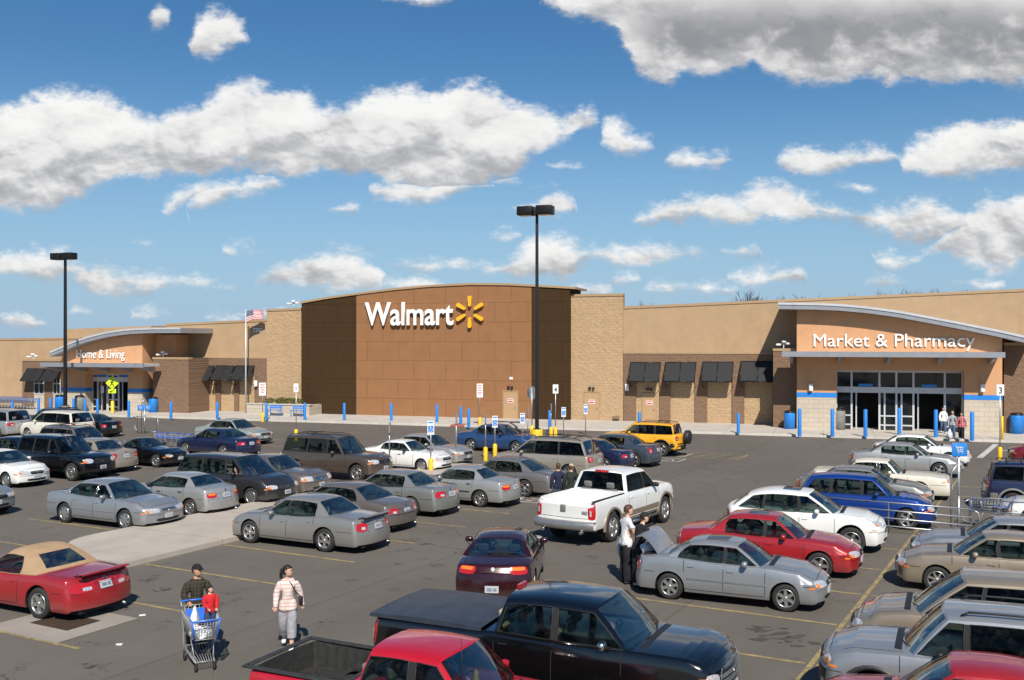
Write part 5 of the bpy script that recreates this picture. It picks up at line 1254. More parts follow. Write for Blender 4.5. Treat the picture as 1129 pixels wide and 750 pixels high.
    mb=MB(); ang=Matrix.Rotation(R(62),3,'Y'); cc=Vector((xc-.66,.36,beltz-.06)); mb.tube([cc+ang@Vector((.17*math.cos(2*math.pi*i/16),.17*math.sin(2*math.pi*i/16),0)) for i in range(16)],.016,6,closed=True); mb.tube([cc+ang@Vector((0,-.16,0)),cc,cc+ang@Vector((0,.16,0))],.014,5); mb.tube([cc,cc+Vector((.25,0,-.10))],.03,6); mb.build('steering_wheel',M['black'],root)
    fx=xc-1.32 if kind!='van' else xc-1.55
    rowsx=[(fx,2)]; 
    if kind in('sedan','hatch','suv','coupe'): rowsx.append((max(fx-.80,xd+.72 if kind in('sedan','coupe') else xd+.5),1))
    if kind=='van': rowsx+=[(fx-.95,2),(fx-1.85,1)]
    if kind=='pickup' and xc-xd>1.7: rowsx.append((xd+.28,1))
    for (x,t) in rowsx:
        for y in (.38,-.38):
            mb=MB(); mb.rbox((x+.16,y,zfl+.27),(.52,.50,.16),.06); mb.rbox((x-.14,y,beltz-.30+.06),(.17,.50,.66),.07,rot=Matrix.Rotation(R(-14),3,'Y')); mb.rbox((x-.25,y,beltz+.16+.02),(.10,.26,.19),.05,rot=Matrix.Rotation(R(-10),3,'Y')); mb.build('seat',sm,root)
    mb=MB(); mb.rbox((xh-.02+.07,0,Rf(xh,0)-.12),(.03,.22,.06),.01); mb.build('rear_view_mirror',M['black'],root)
    # lining under the belt so that the body shell is not seen inside
    # ---------- wheels
    tw=.215 if kind not in('suv','pickup') else .26
    tm,rm=wheel_meshes(r,tw,wheel)
    for wx in (fw,rw):
        for sg in (1,-1):
            o=bpy.data.objects.new('wheel',tm); COL.objects.link(o); o.parent=root; o.location=(wx,sg*(W-tw/2-.03),r); o.rotation_euler=(0,0,0 if sg>0 else math.pi)
            if wx>0 and T.get('steer'): o.rotation_euler.z+=R(T['steer'])
            q=bpy.data.objects.new('rim',rm); COL.objects.link(q); q.parent=o; q.rotation_euler=(0,R(17*(1+int(wx>0))),0)
    root.location=(pos[0],pos[1],0); root.rotation_euler=(0,0,R(head)); root.scale=(scale,)*3
    C.W=W; C.xf=xf; C.xr=xr; C.Pf=Pf; C.Rf=Rf; C.side=side2; C.rear=rear; C.pm=paintm; C.beltz=beltz; C.yt=yt; C.fw=fw; C.rw=rw; C.Ra=Ra; C.plan=plan
    return C

PT=dict(
 silver=paint('silver',(.37,.37,.36),.45,.34), silver2=paint('silver_blue',(.29,.305,.32),.45,.34), grey=paint('warm_grey',(.20,.19,.175),.45,.34), pewter=paint('pewter',(.26,.26,.24),.45,.34),
 impala=paint('silver_grey',(.29,.28,.26),.45,.34), champagne=paint('champagne',(.36,.31,.25),.4,.34), tan=paint('tan_metallic',(.30,.245,.175),.4,.34), taupe=paint('taupe',(.17,.145,.125),.4,.34), brown=paint('brown_metallic',(.10,.075,.055),.4,.34),
 white=paint('white',(.74,.74,.71),0,.30), cream=paint('cream',(.66,.62,.52),0,.32), black=paint('black',(.0035,.0035,.004),0,.16,dirt=.12), charcoal=paint('charcoal',(.028,.027,.028),.2,.3), dkgreen=paint('dark_green',(.012,.022,.018),.2,.3),
 navy=paint('navy',(.012,.018,.055),.2,.28), blue=paint('bright_blue',(.006,.040,.235),.3,.28), midblue=paint('mid_blue',(.03,.075,.19),.4,.3), slate=paint('slate',(.06,.075,.10),.4,.3), red=paint('red',(.36,.018,.022),.2,.28), darkred=paint('dark_red',(.20,.012,.016),.3,.28),
 maroon=paint('maroon',(.030,.004,.006),.2,.25), brightred=paint('bright_red',(.42,.006,.016),.0,.32), yellow=paint('yellow',(.80,.38,.012),.0,.3), sage=paint('sage_silver',(.38,.41,.36),.4,.34))
def at_wheel(kind,px,py,which,near,head,scale=1.0,**kw):
    """car centre so that the chosen wheel stands on the ground at the photo pixel"""
    p=dict(BASE[kind]); p.update(kw); g_=gp(px,py); a=R(head); h=Vector((math.cos(a),math.sin(a),0)); l=Vector((-h.y,h.x,0))
    y=(p['W']/2-.10)*(1 if near=='L' else -1)*scale; x=(p['wb']/2)*(1 if which=='F' else -1)*scale
    return g_-h*x-l*y
def at_end(kind,px,py,which,near,head,scale=1.0,**kw):
    p=dict(BASE[kind]); p.update(kw); g_=gp(px,py); a=R(head); h=Vector((math.cos(a),math.sin(a),0)); l=Vector((-h.y,h.x,0))
    xf=p['wb']/2+p['fo']; x=(xf if which=='F' else xf-p['L'])*scale; y=(p['W']/2)*.8*(1 if near=='L' else -1)*scale
    return g_-h*x-l*y
LH,LR,RHd,RR=153,-27,156,-24
G='parked cars in the lot'
def W_(kind,px,py,which,near,head,label,pt,cat='car',name='parked_car',**kw):
    sc=kw.get('scale',1.0); geo={k:v for k,v in kw.items() if k in BASE['sedan'] }
    pos=at_wheel(kind,px,py,which,near,head,sc,**geo); return make_car(kind,name,label,cat,PT[pt],pos,head,**kw)
def E_(kind,px,py,which,near,head,label,pt,cat='car',name='parked_car',**kw):
    sc=kw.get('scale',1.0); geo={k:v for k,v in kw.items() if k in BASE['sedan'] }
    pos=at_end(kind,px,py,which,near,head,sc,**geo); return make_car(kind,name,label,cat,PT[pt],pos,head,**kw)
taurus=dict(L=4.95,W=1.85,H=1.41,belt=.90,deck=.96,tail=.88,hood0=.72,hood1=.90,xd=-1.75,xt=-1.0,win=[(1.0,.2,.0,-.02),(-.08,-.06,-1.25,-.95)])
# left front row
W_('coupe',45,682,'R','L',LH,'dark red convertible with a raised tan cloth top and rear spoiler','red',softtop=True,spoiler=True,wheel=(5,'alloy'),r=.335,win=[(.74,.0,-.62,-.52)],rwin=(.66,.60),rwinv=(.18,.80),xd=-1.25,xt=-.55,H=1.36,tumb=.20,deck=.93,tail=.90,tl_h=.17,tl_w=.46,tl_z=.70,rp_z=.70,seat='cloth_tan',L=4.62,doors=[.78,-.62])
W_('sedan',358.8,608.5,'R','L',LH,'silver-grey four-door sedan nose-in at the concrete island, six-spoke wheels','impala',L=5.05,W=1.86,H=1.48,wb=2.78,wheel=(5,'alloy'),r=.335,tl_h=.20,tl_w=.30,deck=1.02,tail=.96,spoiler=True,scale=.985)
E_('sedan',436,590,'R','L',LH,'taupe rounded sedan right beside the silver-grey one at the island','taupe',**{**taurus,'xd':-1.68},tl_h=.17,tl_w=.32,wheel=(7,'alloy'))
E_('sedan',488,572,'R','L',LH,'dark pewter sedan with broad red tail lamps, between taupe and compact silver sedans','pewter',L=4.85,W=1.80,H=1.45,deck=1.0,tail=.97,tl_h=.18,tl_w=.38,mirror='body')
W_('sedan',529.7,559.3,'R','L',LH,'compact silver sedan with amber-topped tail lamps and dark trim strips','silver',L=4.42,W=1.69,H=1.38,wb=2.46,r=.30,xc=.86,xd=-1.42,xh=.22,xt=-.90,win=[(.85,.18,-.06,-.04),(-.12,-.10,-.98,-.86)],doors=[.8,-.09,-.92],handle='black',tl_amber=True,tl_h=.15,tl_w=.33,mould='trim',wheel=(6,'alloy'),fo=.85)
W_('sedan',578.9,548,'R','L',LH,'greenish grey sedan with rounded rear window, next to the two men','grey',**taurus,tl_h=.18,tl_w=.26,wheel=(5,'alloy'))
E_('van',655,531,'R','L',LH,'gold minivan with black roof rails and dark glass behind the white pickup','champagne','minivan',rack=True,priv=True,glass=None,L=5.09,W=1.98,H=1.75,wb=3.03,tl_h=.30,tl_w=.20,tl_z=.95,rp_z=.82,wheel=(7,'alloy'))
E_('sedan',692,522,'R','L',LH,'dark navy sedan between the gold minivan and the slate sedan','navy',tl_h=.15,tl_w=.30)
E_('sedan',722,516.5,'R','L',LH,'slate grey square sedan with upright tail lamps beside the yellow off-roader','slate',L=5.0,W=1.88,H=1.48,wb=3.05,deck=1.04,tail=1.02,belt=1.02,xt=-1.05,xd=-1.6,tl_h=.26,tl_w=.14,tl_z=.82)
# facing row beyond the island
W_('sedan',139.3,584.4,'F','R',LR,'pale silver sedan with chrome grille, nose at the start of the island','silver2',L=4.95,W=1.84,H=1.44,wb=2.77,fo=1.0,wheel=(7,'cap'),gr_m='chrome',gr_w=.28,hl_w=.46,hl_h=.13,hl_round=.2,mould='silver',wtrim='chrome',xd=-1.62,win=[(1.0,.2,.0,-.02),(-.08,-.06,-1.22,-.98)])
W_('sedan',210.7,569.7,'R','L',LH,'light silver compact sedan backed towards the driver in the dark minivan','champagne' if False else 'silver',L=4.5,W=1.70,H=1.38,wb=2.60,r=.30,xd=-1.5,handle='black',tl_h=.14,tl_w=.26,tl_amber=True,wheel=(6,'alloy'),mirror='black')
VOY=W_('van',277.6,557.6,'F','R',LR,'dark charcoal minivan with a driver resting an arm in its open window','charcoal','minivan',L=4.73,W=1.93,H=1.72,wb=2.88,clad='trim' if False else None,wheel=(9,'cap'),openwin=(0,-1),gr_m='trim',gr_w=.42,hl_w=.36,priv=False)
E_('sedan',341,549,'F','R',LR,'brownish grey full-size sedan between dark minivan and brown off-roader','taupe',L=5.38,W=1.98,H=1.46,wb=2.91,fo=1.05,wtrim='chrome',gr_m='chrome',gr_w=.34,hl_w=.40,hl_h=.17,hl_round=.1,hood0=.82,nose=.72,hood1=.95,xc=1.0,xd=-1.35,xt=-.85,xh=.35)
W_('suv',394,531.7,'F','R',LR,'brown sport utility with roof rails beside the white sedan','brown','SUV',L=5.25,W=1.90,H=1.86,wb=3.25,xd=-2.5,xt=-2.3,rack=True,r=.37,wheel=(5,'alloy'),win=[(1.0,.35,.05,.05),(-.06,-.04,-1.0,-.98),(-1.1,-1.06,-2.25,-2.1)],doors=[1.05,0.0,-1.05],xc=1.08,xh=.45,gr_m='black',hl_w=.40,hl_h=.17,gr_h=.16)
W_('sedan',465.3,521,'F','R',LR,'white four-door sedan behind two grey sign posts with yellow bases','white',L=4.42,W=1.70,H=1.37,wb=2.50,r=.30,wheel=(7,'cap'),xc=.85,xd=-1.4,xt=-.9,xh=.2,handle='black',mirror='black',win=[(.85,.15,-.06,-.04),(-.12,-.10,-1.0,-.88)],doors=[.8,-.09,-.95],fo=.9)
E_('sedan',509,515,'F','R',LR,'silver sedan directly behind the white four-door, before the blue one','silver',hl_w=.44)
W_('sedan',569,500,'F','R',LR,'medium blue sedan beyond the posts near the lamp post','midblue',L=4.83,W=1.83,H=1.45,wheel=(5,'alloy'))
# yellow off-roader
c=E_('suv',750,504.5,'R','L',LH,'bright yellow off-road car with a black spare wheel on its tail','yellow','SUV',L=4.55,W=1.80,H=1.72,wb=2.70,xd=-2.05,xt=-1.9,rack=True,tl_w=.16,tl_h=.20,tl_z=.95,priv=True,clad='black',r=.37)
tm,rm=wheel_meshes(.35,.24,(5,'alloy')); o=bpy.data.objects.new('spare_wheel',tm); COL.objects.link(o); o.parent=c.root; o.location=(c.xr-.14,-.05,.98); o.rotation_euler=(0,0,R(90)); o.data=tm; q=MB(); q.lathe((c.xr-.28,-.05,.98),[(.0,-.012),(.33,-.01),(.36,.03),(.36,.14)],24,0,True,Matrix.Rotation(R(90),3,'Y')); q.build('spare_cover',M['black'],c.root)
# far left rows
W_('hatch',8,538,'F','R',LR,'white small car with dark grille at the picture edge, beside the black off-roader','white',L=4.45,W=1.70,H=1.43,wb=2.61,wheel=(7,'cap'),gr_m='black',gr_w=.30,hood0=.74,hood1=.94,belt=.93,deck=.97,tail=.95,nose=.66,r=.31,sill=.22,xd=-1.75,xt=-1.1,xh=.22,win=[(.98,.22,.0,-.02),(-.10,-.10,-1.1,-.95)])
W_('suv',-46,572,'F','R',LR,'front end of a silver car cut off by the picture edge','silver2',H=1.5,belt=.98,hood0=.82,hood1=.96,nose=.72,sill=.28,r=.33,deck=1.0,tail=1.0)
W_('suv',79.5,530.5,'F','R',LR,'black sport utility with large grille next to the white small car','black','SUV',L=4.95,W=1.88,H=1.84,wb=2.95,fo=.92,r=.385,hl_w=.36,hl_h=.18,gr_h=.20,gr_w=.42,wheel=(5,'alloy'),priv=True)
E_('sedan',127,523,'R','L',LH,'beige sedan with clear round tail lamps beside the black roadster','champagne',L=4.85,W=1.79,H=1.47,tl_h=.20,tl_w=.22,deck=1.0,tail=.98)
W_('coupe',172.7,515.5,'F','R',LR,'small black soft-top roadster before the cart corral','black',L=4.05,W=1.70,H=1.28,wb=2.45,fo=.78,r=.315,xc=.35,xd=-1.05,xh=-.15,xt=-.75,softtop=False,win=[(.34,-.18,-.72,-.66)],doors=[.4,-.72],hl_w=.30,gr_w=.22,wheel=(5,'alloy'),clearance=0)
c_=make_car('sedan','parked_car','white car mostly hidden behind the white small car at the edge','car',PT['white'],(-24.6,45.3),LR)
c_=make_car('sedan','parked_car','black car mostly hidden between the white and the black cars at the edge','car',PT['black'],(-23.4,47.5),LR)
c_=make_car('suv','parked_car','dark grey wagon with roof rails behind the beige sedan','wagon',PT['taupe'],(-21.6,49.9),LR,H=1.70,rack=True,priv=True)
E_('van',83,487,'R','L',LH,'white minivan with a dark tailgate window near Home & Living','cream','minivan',priv=True,L=5.0,W=1.95,H=1.74,tl_h=.26,tl_w=.14,tl_z=.98,rp_z=.80)
E_('sedan',116,483.5,'R','L',LH,'black sedan with red tail lamps just past the white minivan','black',tl_h=.18,tl_w=.22,rp_z=.65)
W_('suv',29.6,478,'F','L',LH,'very dark green wagon beyond the white minivan near Home & Living','dkgreen','wagon',L=4.6,H=1.65,W=1.75,sill=.28,r=.335,rack=True)
E_('van',12,484,'R','L',LH,'tail of a pale van at the picture edge before the wall','silver','minivan',priv=True)
E_('sedan',267,506,'R','L',150,'dark navy sedan standing at the end of the cart corral','navy',L=4.9,W=1.83,H=1.42,tl_h=.15,tl_w=.34,wheel=(7,'alloy'))
E_('sedan',284,491.5,'F','R',LR,'pale greenish silver sedan behind the navy one, before the planter','sage',**taurus,wheel=(5,'alloy'))
# white pickup driving up the aisle
c=W_('pickup',674,597.3,'R','R',57,'white crew-cab pickup with chrome rear bumper in the driving aisle','white','pickup truck','pickup_truck',group='vehicles in the aisles',scale=1.03,H=1.90,L=5.81,wb=3.6,fo=1.0,tl_w=.13,tl_h=.42,tl_z=1.02,rp_z=.60,clad=None,glass='tint',xc=1.40,xd=-.88,xh=.72,xt=-.66,bed=(-.98,None),win=[(1.40,.66,.40,.38),(.30,.30,-.74,-.60)],doors=[1.3,.36,-.80],wheel=(5,'alloy'),r=.42,sill=.48,belt=1.28,deck=1.30,tail=1.30,hood1=1.26,hood0=1.20,nose=1.06,mirror='black')
W=c.W; xr=c.xr
mb=MB(); rows=[[(xr+.03+ (0.10*abs(t)**3),t*(W-.02),z) for t in (-1,-.8,-.4,0,.4,.8,1)] for z in (.50,.52)]
mb=MB(); 
prof=[(.10,.46),(-.10,.48),(-.16,.54),(-.16,.66),(-.12,.72),(.02,.73)]
mb.grid([[(xr+dx+.14*abs(t)**3,t*(W-.02)*(1 if abs(t)<1 else 1.0),z) for t in (-1,-.97,-.8,-.4,0,.4,.8,.97,1)] for dx,z in prof]); mb.build('rear_bumper',M['bumperchrome'],c.root)
for sg in (1,-1): mb=MB(); mb.tube([(xr+.1,sg*.62,.44),(xr-.14,sg*.62,.43)],.05,10); mb.build('tailpipe',M['chrome'],c.root)
tanm=paint('pickup_tan',(.27,.22,.15),.3,.35)
for sg in (1,-1):
    c.decal('sill_panel',[(c.rw+c.Ra+.03,sg*W,.50),(c.fw-c.Ra-.03,sg*W,.50),(c.fw-c.Ra-.03,sg*W,.76),(c.rw+c.Ra+.03,sg*W,.76)],(0,-sg,0),tanm,8,2,.006)
    for wx in (c.fw,c.rw):
        mb=MB(); rows=[]
        for rad,o_ in ((c.Ra+.09,-.02),(c.Ra+.07,.03),(c.Ra+.003,.03),(c.Ra+.003,-.04)):
            rows.append([(wx+rad*math.cos(a),sg*(W-.02+o_),.42+rad*math.sin(a)+.01) for a in [math.pi*(i/16)*1.06-.09 for i in range(17)]])
        mb.grid(rows); mb.build('wheel_arch_trim',tanm,c.root)
    mb=MB(); mb.tube([(c.fw-c.Ra-.1,sg*(W+.02),.42),(c.rw+c.Ra+.6,sg*(W+.02),.42)],.05,8); mb.build('side_step',M['chrome'],c.root)
c.decal('tailgate_seam',[(xr,-W+.16,.80),(xr,W-.16,.80),(xr,W-.16,.812),(xr,-W+.16,.812)],(1,0,0),M['gap'],8,1,.003)
for sg in (1,-1): c.decal('tailgate_seam',[(xr,sg*(W-.155),.80),(xr,sg*(W-.165),.80),(xr,sg*(W-.165),1.25),(xr,sg*(W-.155),1.25)],(1,0,0),M['gap'],1,6,.003)
mb=MB(); mb.rbox((xr-.02,0,1.07),(.03,.17,.19),.014); o=mb.build('tailgate_badge',M['greytrim'],c.root); mb=MB(); mb.lathe((xr-.036,0,1.08),[(0,-.01),(.045,0)],12,0,True,Matrix.Rotation(R(-90),3,'Y')); mb.build('badge_head',M['black'],o)
mb=MB(); 
for i in range(4): mb.box((xr-.006,-.62-.045*i,1.0),(.012,.03,.05))
mb.build('tailgate_letters',M['greytrim'],c.root)
mb=MB(); q=c.rear(0,1.0); mb.rbox((q.x-.0,0,q.z-.02),(.05,.46,.07),.015); mb.build('brake_light',M['redlens'],c.root)
for sg in (1,-1): mb=MB(); mb.rbox(((xr+c.p['bed'][0])/2,sg*(W-.085),1.30),(c.p['bed'][0]-xr-.06,.06,.025),.01); mb.build('bed_rail_cap',M['black'],c.root)
# maroon car driving away
c=make_car('sedan','moving_car','dark maroon sedan seen from behind in the aisle, brake lamps orange and red','car',PT['maroon'],(0,0),84,group='vehicles in the aisles',L=4.75,W=1.80,H=1.38,tl_h=.15,tl_w=.31,tl_amber=True,tl_z=.84,rp_z=.45,spoiler=False,rwin=(.86,.80),steer=0)
a=R(84); c.root.location=(-.45+2.42*math.cos(a),22.2+2.42*math.sin(a),0)
# black pickup with a bed cover
c=make_car('pickup','pickup_truck','black pickup with a weathered bed cover and chrome grille, nearest the camera','pickup truck',PT['black'],(.78,16.70),-25,group='parked pickups',L=6.12,W=2.0,H=1.87,wb=3.60,fo=1.16,xc=1.66,xd=-.86,xh=.98,xt=-.66,bed=(-.96,None),win=[(1.62,.92,.34,.32),(.22,.22,-.62,-.52)],doors=[1.42,.27,-.74],gr_m='steel',gr_m2='chrome',gr_h=.34,gr_w=.55,gr_z=.90,hl_w=.26,hl_h=.17,hl_z=.92,nose=1.06,hood0=1.20,hood1=1.25,belt=1.24,deck=1.27,tail=1.27,r=.39,sill=.44,tl_w=.13,tl_h=.38,tl_z=1.02,seat='cloth_tan',mirror='chrome',handle='chrome',roofdrop=.05)
mb=MB(); b0=c.p['bed'][0]; rows=[]
for i in range(13):
    x=c.xr+.04+(b0-.02-c.xr-.04)*i/12
    rows.append([(x,-c.W+.05,1.255),]+[(x,t*(c.W-.06),1.305+.035*math.sin(math.pi*i/12)+.028*(1-t*t)-.010*math.sin(i*2.1)*(1-t*t)) for t in (-1,-.93,-.7,-.35,0,.35,.7,.93,1)]+[(x,c.W-.05,1.255)])
mb.grid(rows); mb.grid([rows[0],[(q[0],q[1],1.25) for q in rows[0]]]); mb.build('bed_cover',M['tonneau'],c.root,sharp=40)
mb=MB(); mb.box((c.rear(0,1).x-.01,0,1.845),(.05,.30,.05)); mb.build('brake_light',M['redlens'],c.root)
# red pickup with an open bed
c=make_car('pickup','pickup_truck','bright red pickup with an open black-lined bed at the bottom edge','pickup truck',PT['brightred'],(-1.22,14.50),-26,group='parked pickups',L=5.25,W=1.76,H=1.66,wb=3.19,fo=.90,xc=1.22,xd=-.80,xh=.58,xt=-.62,bed=(-.88,None),win=[(1.22,.54,.22,.20),(.08,.08,-.62,-.52)],doors=[1.1,.14,-.62],nose=.86,hood0=.98,hood1=1.05,belt=1.06,deck=1.10,tail=1.10,r=.35,sill=.40,linerm=True,tl_w=.12,tl_h=.30,tl_z=.86,rp_z=.55,roofdrop=.035,priv=False)
W=c.W; b0=c.p['bed'][0]
mb=MB()
for sg in (1,-1): mb.rbox(((c.xr+b0)/2,sg*(W-.095),1.108),(b0-c.xr-.02,.11,.03),.012)
mb.rbox((c.xr+.05,0,1.108),(.11,2*W-.22,.03),.012); mb.rbox((b0-.06,0,1.108),(.09,2*W-.22,.03),.012); mb.build('bed_rail_cap',M['liner'],c.root)
mb=MB()
for i in range(9):
    x=c.xr+.22+(b0-c.xr-.4)*i/8
    for sg in (1,-1): mb.box((x,sg*(W-.137),.88),(.06,.02,.34))
for i in range(11): mb.box(((c.xr+b0)/2,-.62+.124*i,.688),(b0-c.xr-.25,.05,.016))
for i in range(9): mb.box((b0-.03,-.6+.15*i,.88),(.02,.07,.34))
mb.build('liner_ribs',M['liner'],c.root)
mb=MB(); pts=[(b0-.10-.02*math.cos(i*.9)-.0,W-.26+.05*math.sin(i*1.3),1.02-.03*i) for i in range(12)]; mb.tube(pts,.018,6); mb.build('tie_down_chain',M['steel'],c.root)
mb=MB(); mb.tube([(.92,-.62,1.08),(.90,-.63,1.95)],.006,5); mb.build('aerial',M['black'],c.root)
mb=MB(); q=(c.p['xc']-.40,-.05,1.15); mb.lathe(q,[(.04,0),(.05,.06),(.03,.12),(.04,.16),(0,.20)],10); mb.build('dashboard_figurine',M['yellow'],c.root)
# right-hand rows: noses to the right
civ=dict(L=4.45,W=1.70,H=1.39,wb=2.62,fo=.84,r=.302,xc=.92,xd=-1.48,xt=-.92,xh=.22,win=[(.92,.16,-.04,-.04),(-.11,-.10,-1.12,-.90)],doors=[.86,-.07,-.98])
CIV=W_('sedan',866.7,674.3,'F','R',RR,'silver compact sedan with its boot lid open, two men behind it','silver2',**civ,sunroof=True,mould='steel',wheel=(6,'alloy'),hl_w=.40,hl_h=.14,gr_w=.26,gr_h=.09,seat='cloth_grey')
E_('sedan',948,641,'F','R',RR,'red sedan with dark sunroof between silver compact and white crossover','darkred' if False else 'red',L=4.80,W=1.80,H=1.45,sunroof=True,hl_w=.46,hl_h=.14,gr_w=.20,mirror='body')
E_('suv',976,613,'F','R',RR,'white crossover with black lower grilles beside the cart corral','white','SUV',L=4.55,W=1.87,H=1.64,wb=2.75,sill=.28,r=.37,nose=.80,hood0=.92,hood1=1.08,belt=1.05,deck=1.12,tail=1.12,xc=1.05,xd=-2.05,xh=.20,xt=-1.55,roofdrop=.16,sunroof=True,gr_z=.62,gr_h=.14,gr_w=.34,hl_w=.42,hl_h=.12,hl_z=.84,tumb=.22,win=[(1.05,.16,-.06,-.08),(-.14,-.14,-1.05,-1.0),(-1.12,-1.06,-1.72,-1.36)])
W_('hatch',1000,584,'F','R',RR,'bright blue tall hatchback directly behind the corral rails','blue',L=4.48,W=1.75,H=1.60,wb=2.63,hl_h=.15,wheel=(5,'alloy'),r=.33)
E_('sedan',1029,565,'F','R',RR,'pewter grey sedan between the blue hatchback and old white sedan','pewter',L=4.75)
E_('sedan',1050,553,'F','R',RR,'old boxy white sedan with amber corner lamps and square lines','cream',L=5.2,W=1.88,H=1.42,wb=2.75,fo=1.15,hood0=.84,nose=.80,hood1=.92,belt=.92,deck=.93,tail=.90,xc=.80,xd=-1.30,xh=.30,xt=-.92,tumb=.17,hl_w=.34,hl_h=.17,hl_round=.02,gr_m='chrome',gr_w=.42,bowf=.08,wtrim='chrome',win=[(.80,.28,-.02,-.02),(-.12,-.12,-1.12,-.92)])
E_('sedan',1062,528,'F','R',RR,'bright silver sedan just behind the old white sedan','silver',L=4.8,gr_w=.28)
E_('sedan',1071,515.5,'F','R',RR,'white sedan nearest Market & Pharmacy, past the bright silver one','white',L=4.5,W=1.72,H=1.42,handle='black')
# right-hand rows: noses to the left
E_('sedan',1003,627,'F','L',RHd,'blue-grey sedan whose hood points at the cart corral','silver2',L=4.85,W=1.85)
E_('sedan',986,648,'F','L',RHd,'tan compact sedan with amber corner lamps beside the blue-grey hood','tan',L=4.58,W=1.72,H=1.43,wb=2.62,wheel=(7,'alloy'),hl_h=.16,r=.31)
c=make_car('van','parked_car','beige minivan with a dark windscreen between tan sedan and silver off-roader','minivan',PT['tan'],(6.55-2.5*math.cos(R(156)),19.4-2.5*math.sin(R(156))),156,group=G,priv=True,hl_w=.40,hl_h=.15)
c=make_car('suv','parked_car','silver off-roader with black wheel arches and roof rail','SUV',PT['silver2'],(5.2+2.2*.9135,16.8-2.2*.4067),156,group=G,L=4.43,W=1.82,H=1.79,wb=2.65,clad='trim',rack=True,r=.37,priv=True,mirror='black',hl_round=.6,hl_w=.22)
c=make_car('sedan','parked_car','dark red sedan cut off by the bottom edge','car',PT['red'],(6.35,14.0),156,group=G,H=1.56,xh=.18)
E_('sedan',1100,582,'F','L',RHd,'white car with large corner lamp at the right edge, nose towards the corral','white',L=4.9,W=1.85,hl_h=.18,gr_m='chrome')
E_('suv',1082,564,'R','R',RR,'dark blue sport utility with beige lower body at the right edge','slate' if False else 'navy','SUV',clad='greytrim',rack=True,tl_w=.15,tl_h=.34,tl_z=1.05,priv=True,L=4.57,W=1.87,H=1.75)
E_('sedan',1112,512,'F','L',RHd,'red car at the right edge beyond the dark blue one','darkred',H=1.40)
# ------------------------------------------------------------ people
SKIN=mat('skin',(.50,.27,.17),.55,var=.06,scale=12); SKINP=mat('skin_pale',(.60,.36,.25),.55,var=.06,scale=12)
def clothm(name,c,var=.18,scale=9):
    m,g,b=newmat('cloth_'+name); p=g.pos(); n=g.noise(p,scale,5,.65); f=g.noise(p,60,3,.6)
    g.set(b.inputs['Base Color'],g.ramp(n,[(.3,tuple(x*(1-var) for x in c)),(.7,tuple(min(1,x*(1+var)) for x in c))])); b.inputs['Roughness'].default_value=.9
    g.set(b.inputs['Normal'],g.bump(g.m('ADD',n,g.m('MULTIPLY',f,.1)),.7,.04)); return m
def stripem(name,c1,c2,freq,w,diag=False):
    m,g,b=newmat('cloth_'+name); p=g.pos(); s=g.n('ShaderNodeSeparateXYZ'); g.set(s.inputs[0],p)
    z=g.m('ADD',s.outputs[2],g.m('MULTIPLY',g.noise(p,5,3,.5),.03)); t=g.m('FRACT',g.m('MULTIPLY',z,freq)); k=g.m('LESS_THAN',t,w)
    if diag: t2=g.m('FRACT',g.m('MULTIPLY',g.m('ADD',s.outputs[1],g.m('MULTIPLY',s.outputs[0],.5)),freq)); k=g.m('MULTIPLY',g.m('ADD',k,g.m('LESS_THAN',t2,w)),.5)
    g.set(b.inputs['Base Color'],g.mix(k,c1,c2)); b.inputs['Roughness'].default_value=.9; g.set(b.inputs['Normal'],g.bump(g.noise(p,9,5,.65),.7,.04)); return m
HAIR={'black':mat('hair_black',(.012,.010,.009),.6,var=.5,scale=40),'brown':mat('hair_brown',(.07,.035,.018),.6,var=.4,scale=40),'blond':mat('hair_blond',(.34,.21,.09),.6,var=.3,scale=40)}
EYE=mat('eye_dark',(.02,.015,.012),.3,var=0); LIP=mat('lips',(.33,.10,.08),.5,var=0)
def skinmesh(name,verts,edges,radii,m,parent,sub=2,root=0):
    me=bpy.data.meshes.new(name); me.from_pydata([tuple(v) for v in verts],edges,[]); me.update()
    o=bpy.data.objects.new(name,me); COL.objects.link(o)
    md=o.modifiers.new('skin','SKIN'); md.use_smooth_shade=True; md.branch_smoothing=.6
    for i,d in enumerate(me.skin_vertices[0].data): d.radius=radii[i] if isinstance(radii[i],tuple) else (radii[i],radii[i]); d.use_root=(i==root)
    s=o.modifiers.new('sub','SUBSURF'); s.levels=sub; s.render_levels=sub
    dg=bpy.context.evaluated_depsgraph_get(); nm=bpy.data.meshes.new_from_object(o.evaluated_get(dg)); bpy.data.objects.remove(o)
    nm.materials.clear(); nm.materials.append(m)
    for p in nm.polygons: p.use_smooth=True
    if parent is None: return nm
    r=bpy.data.objects.new(name,nm); COL.objects.link(r); r.parent=parent; return r
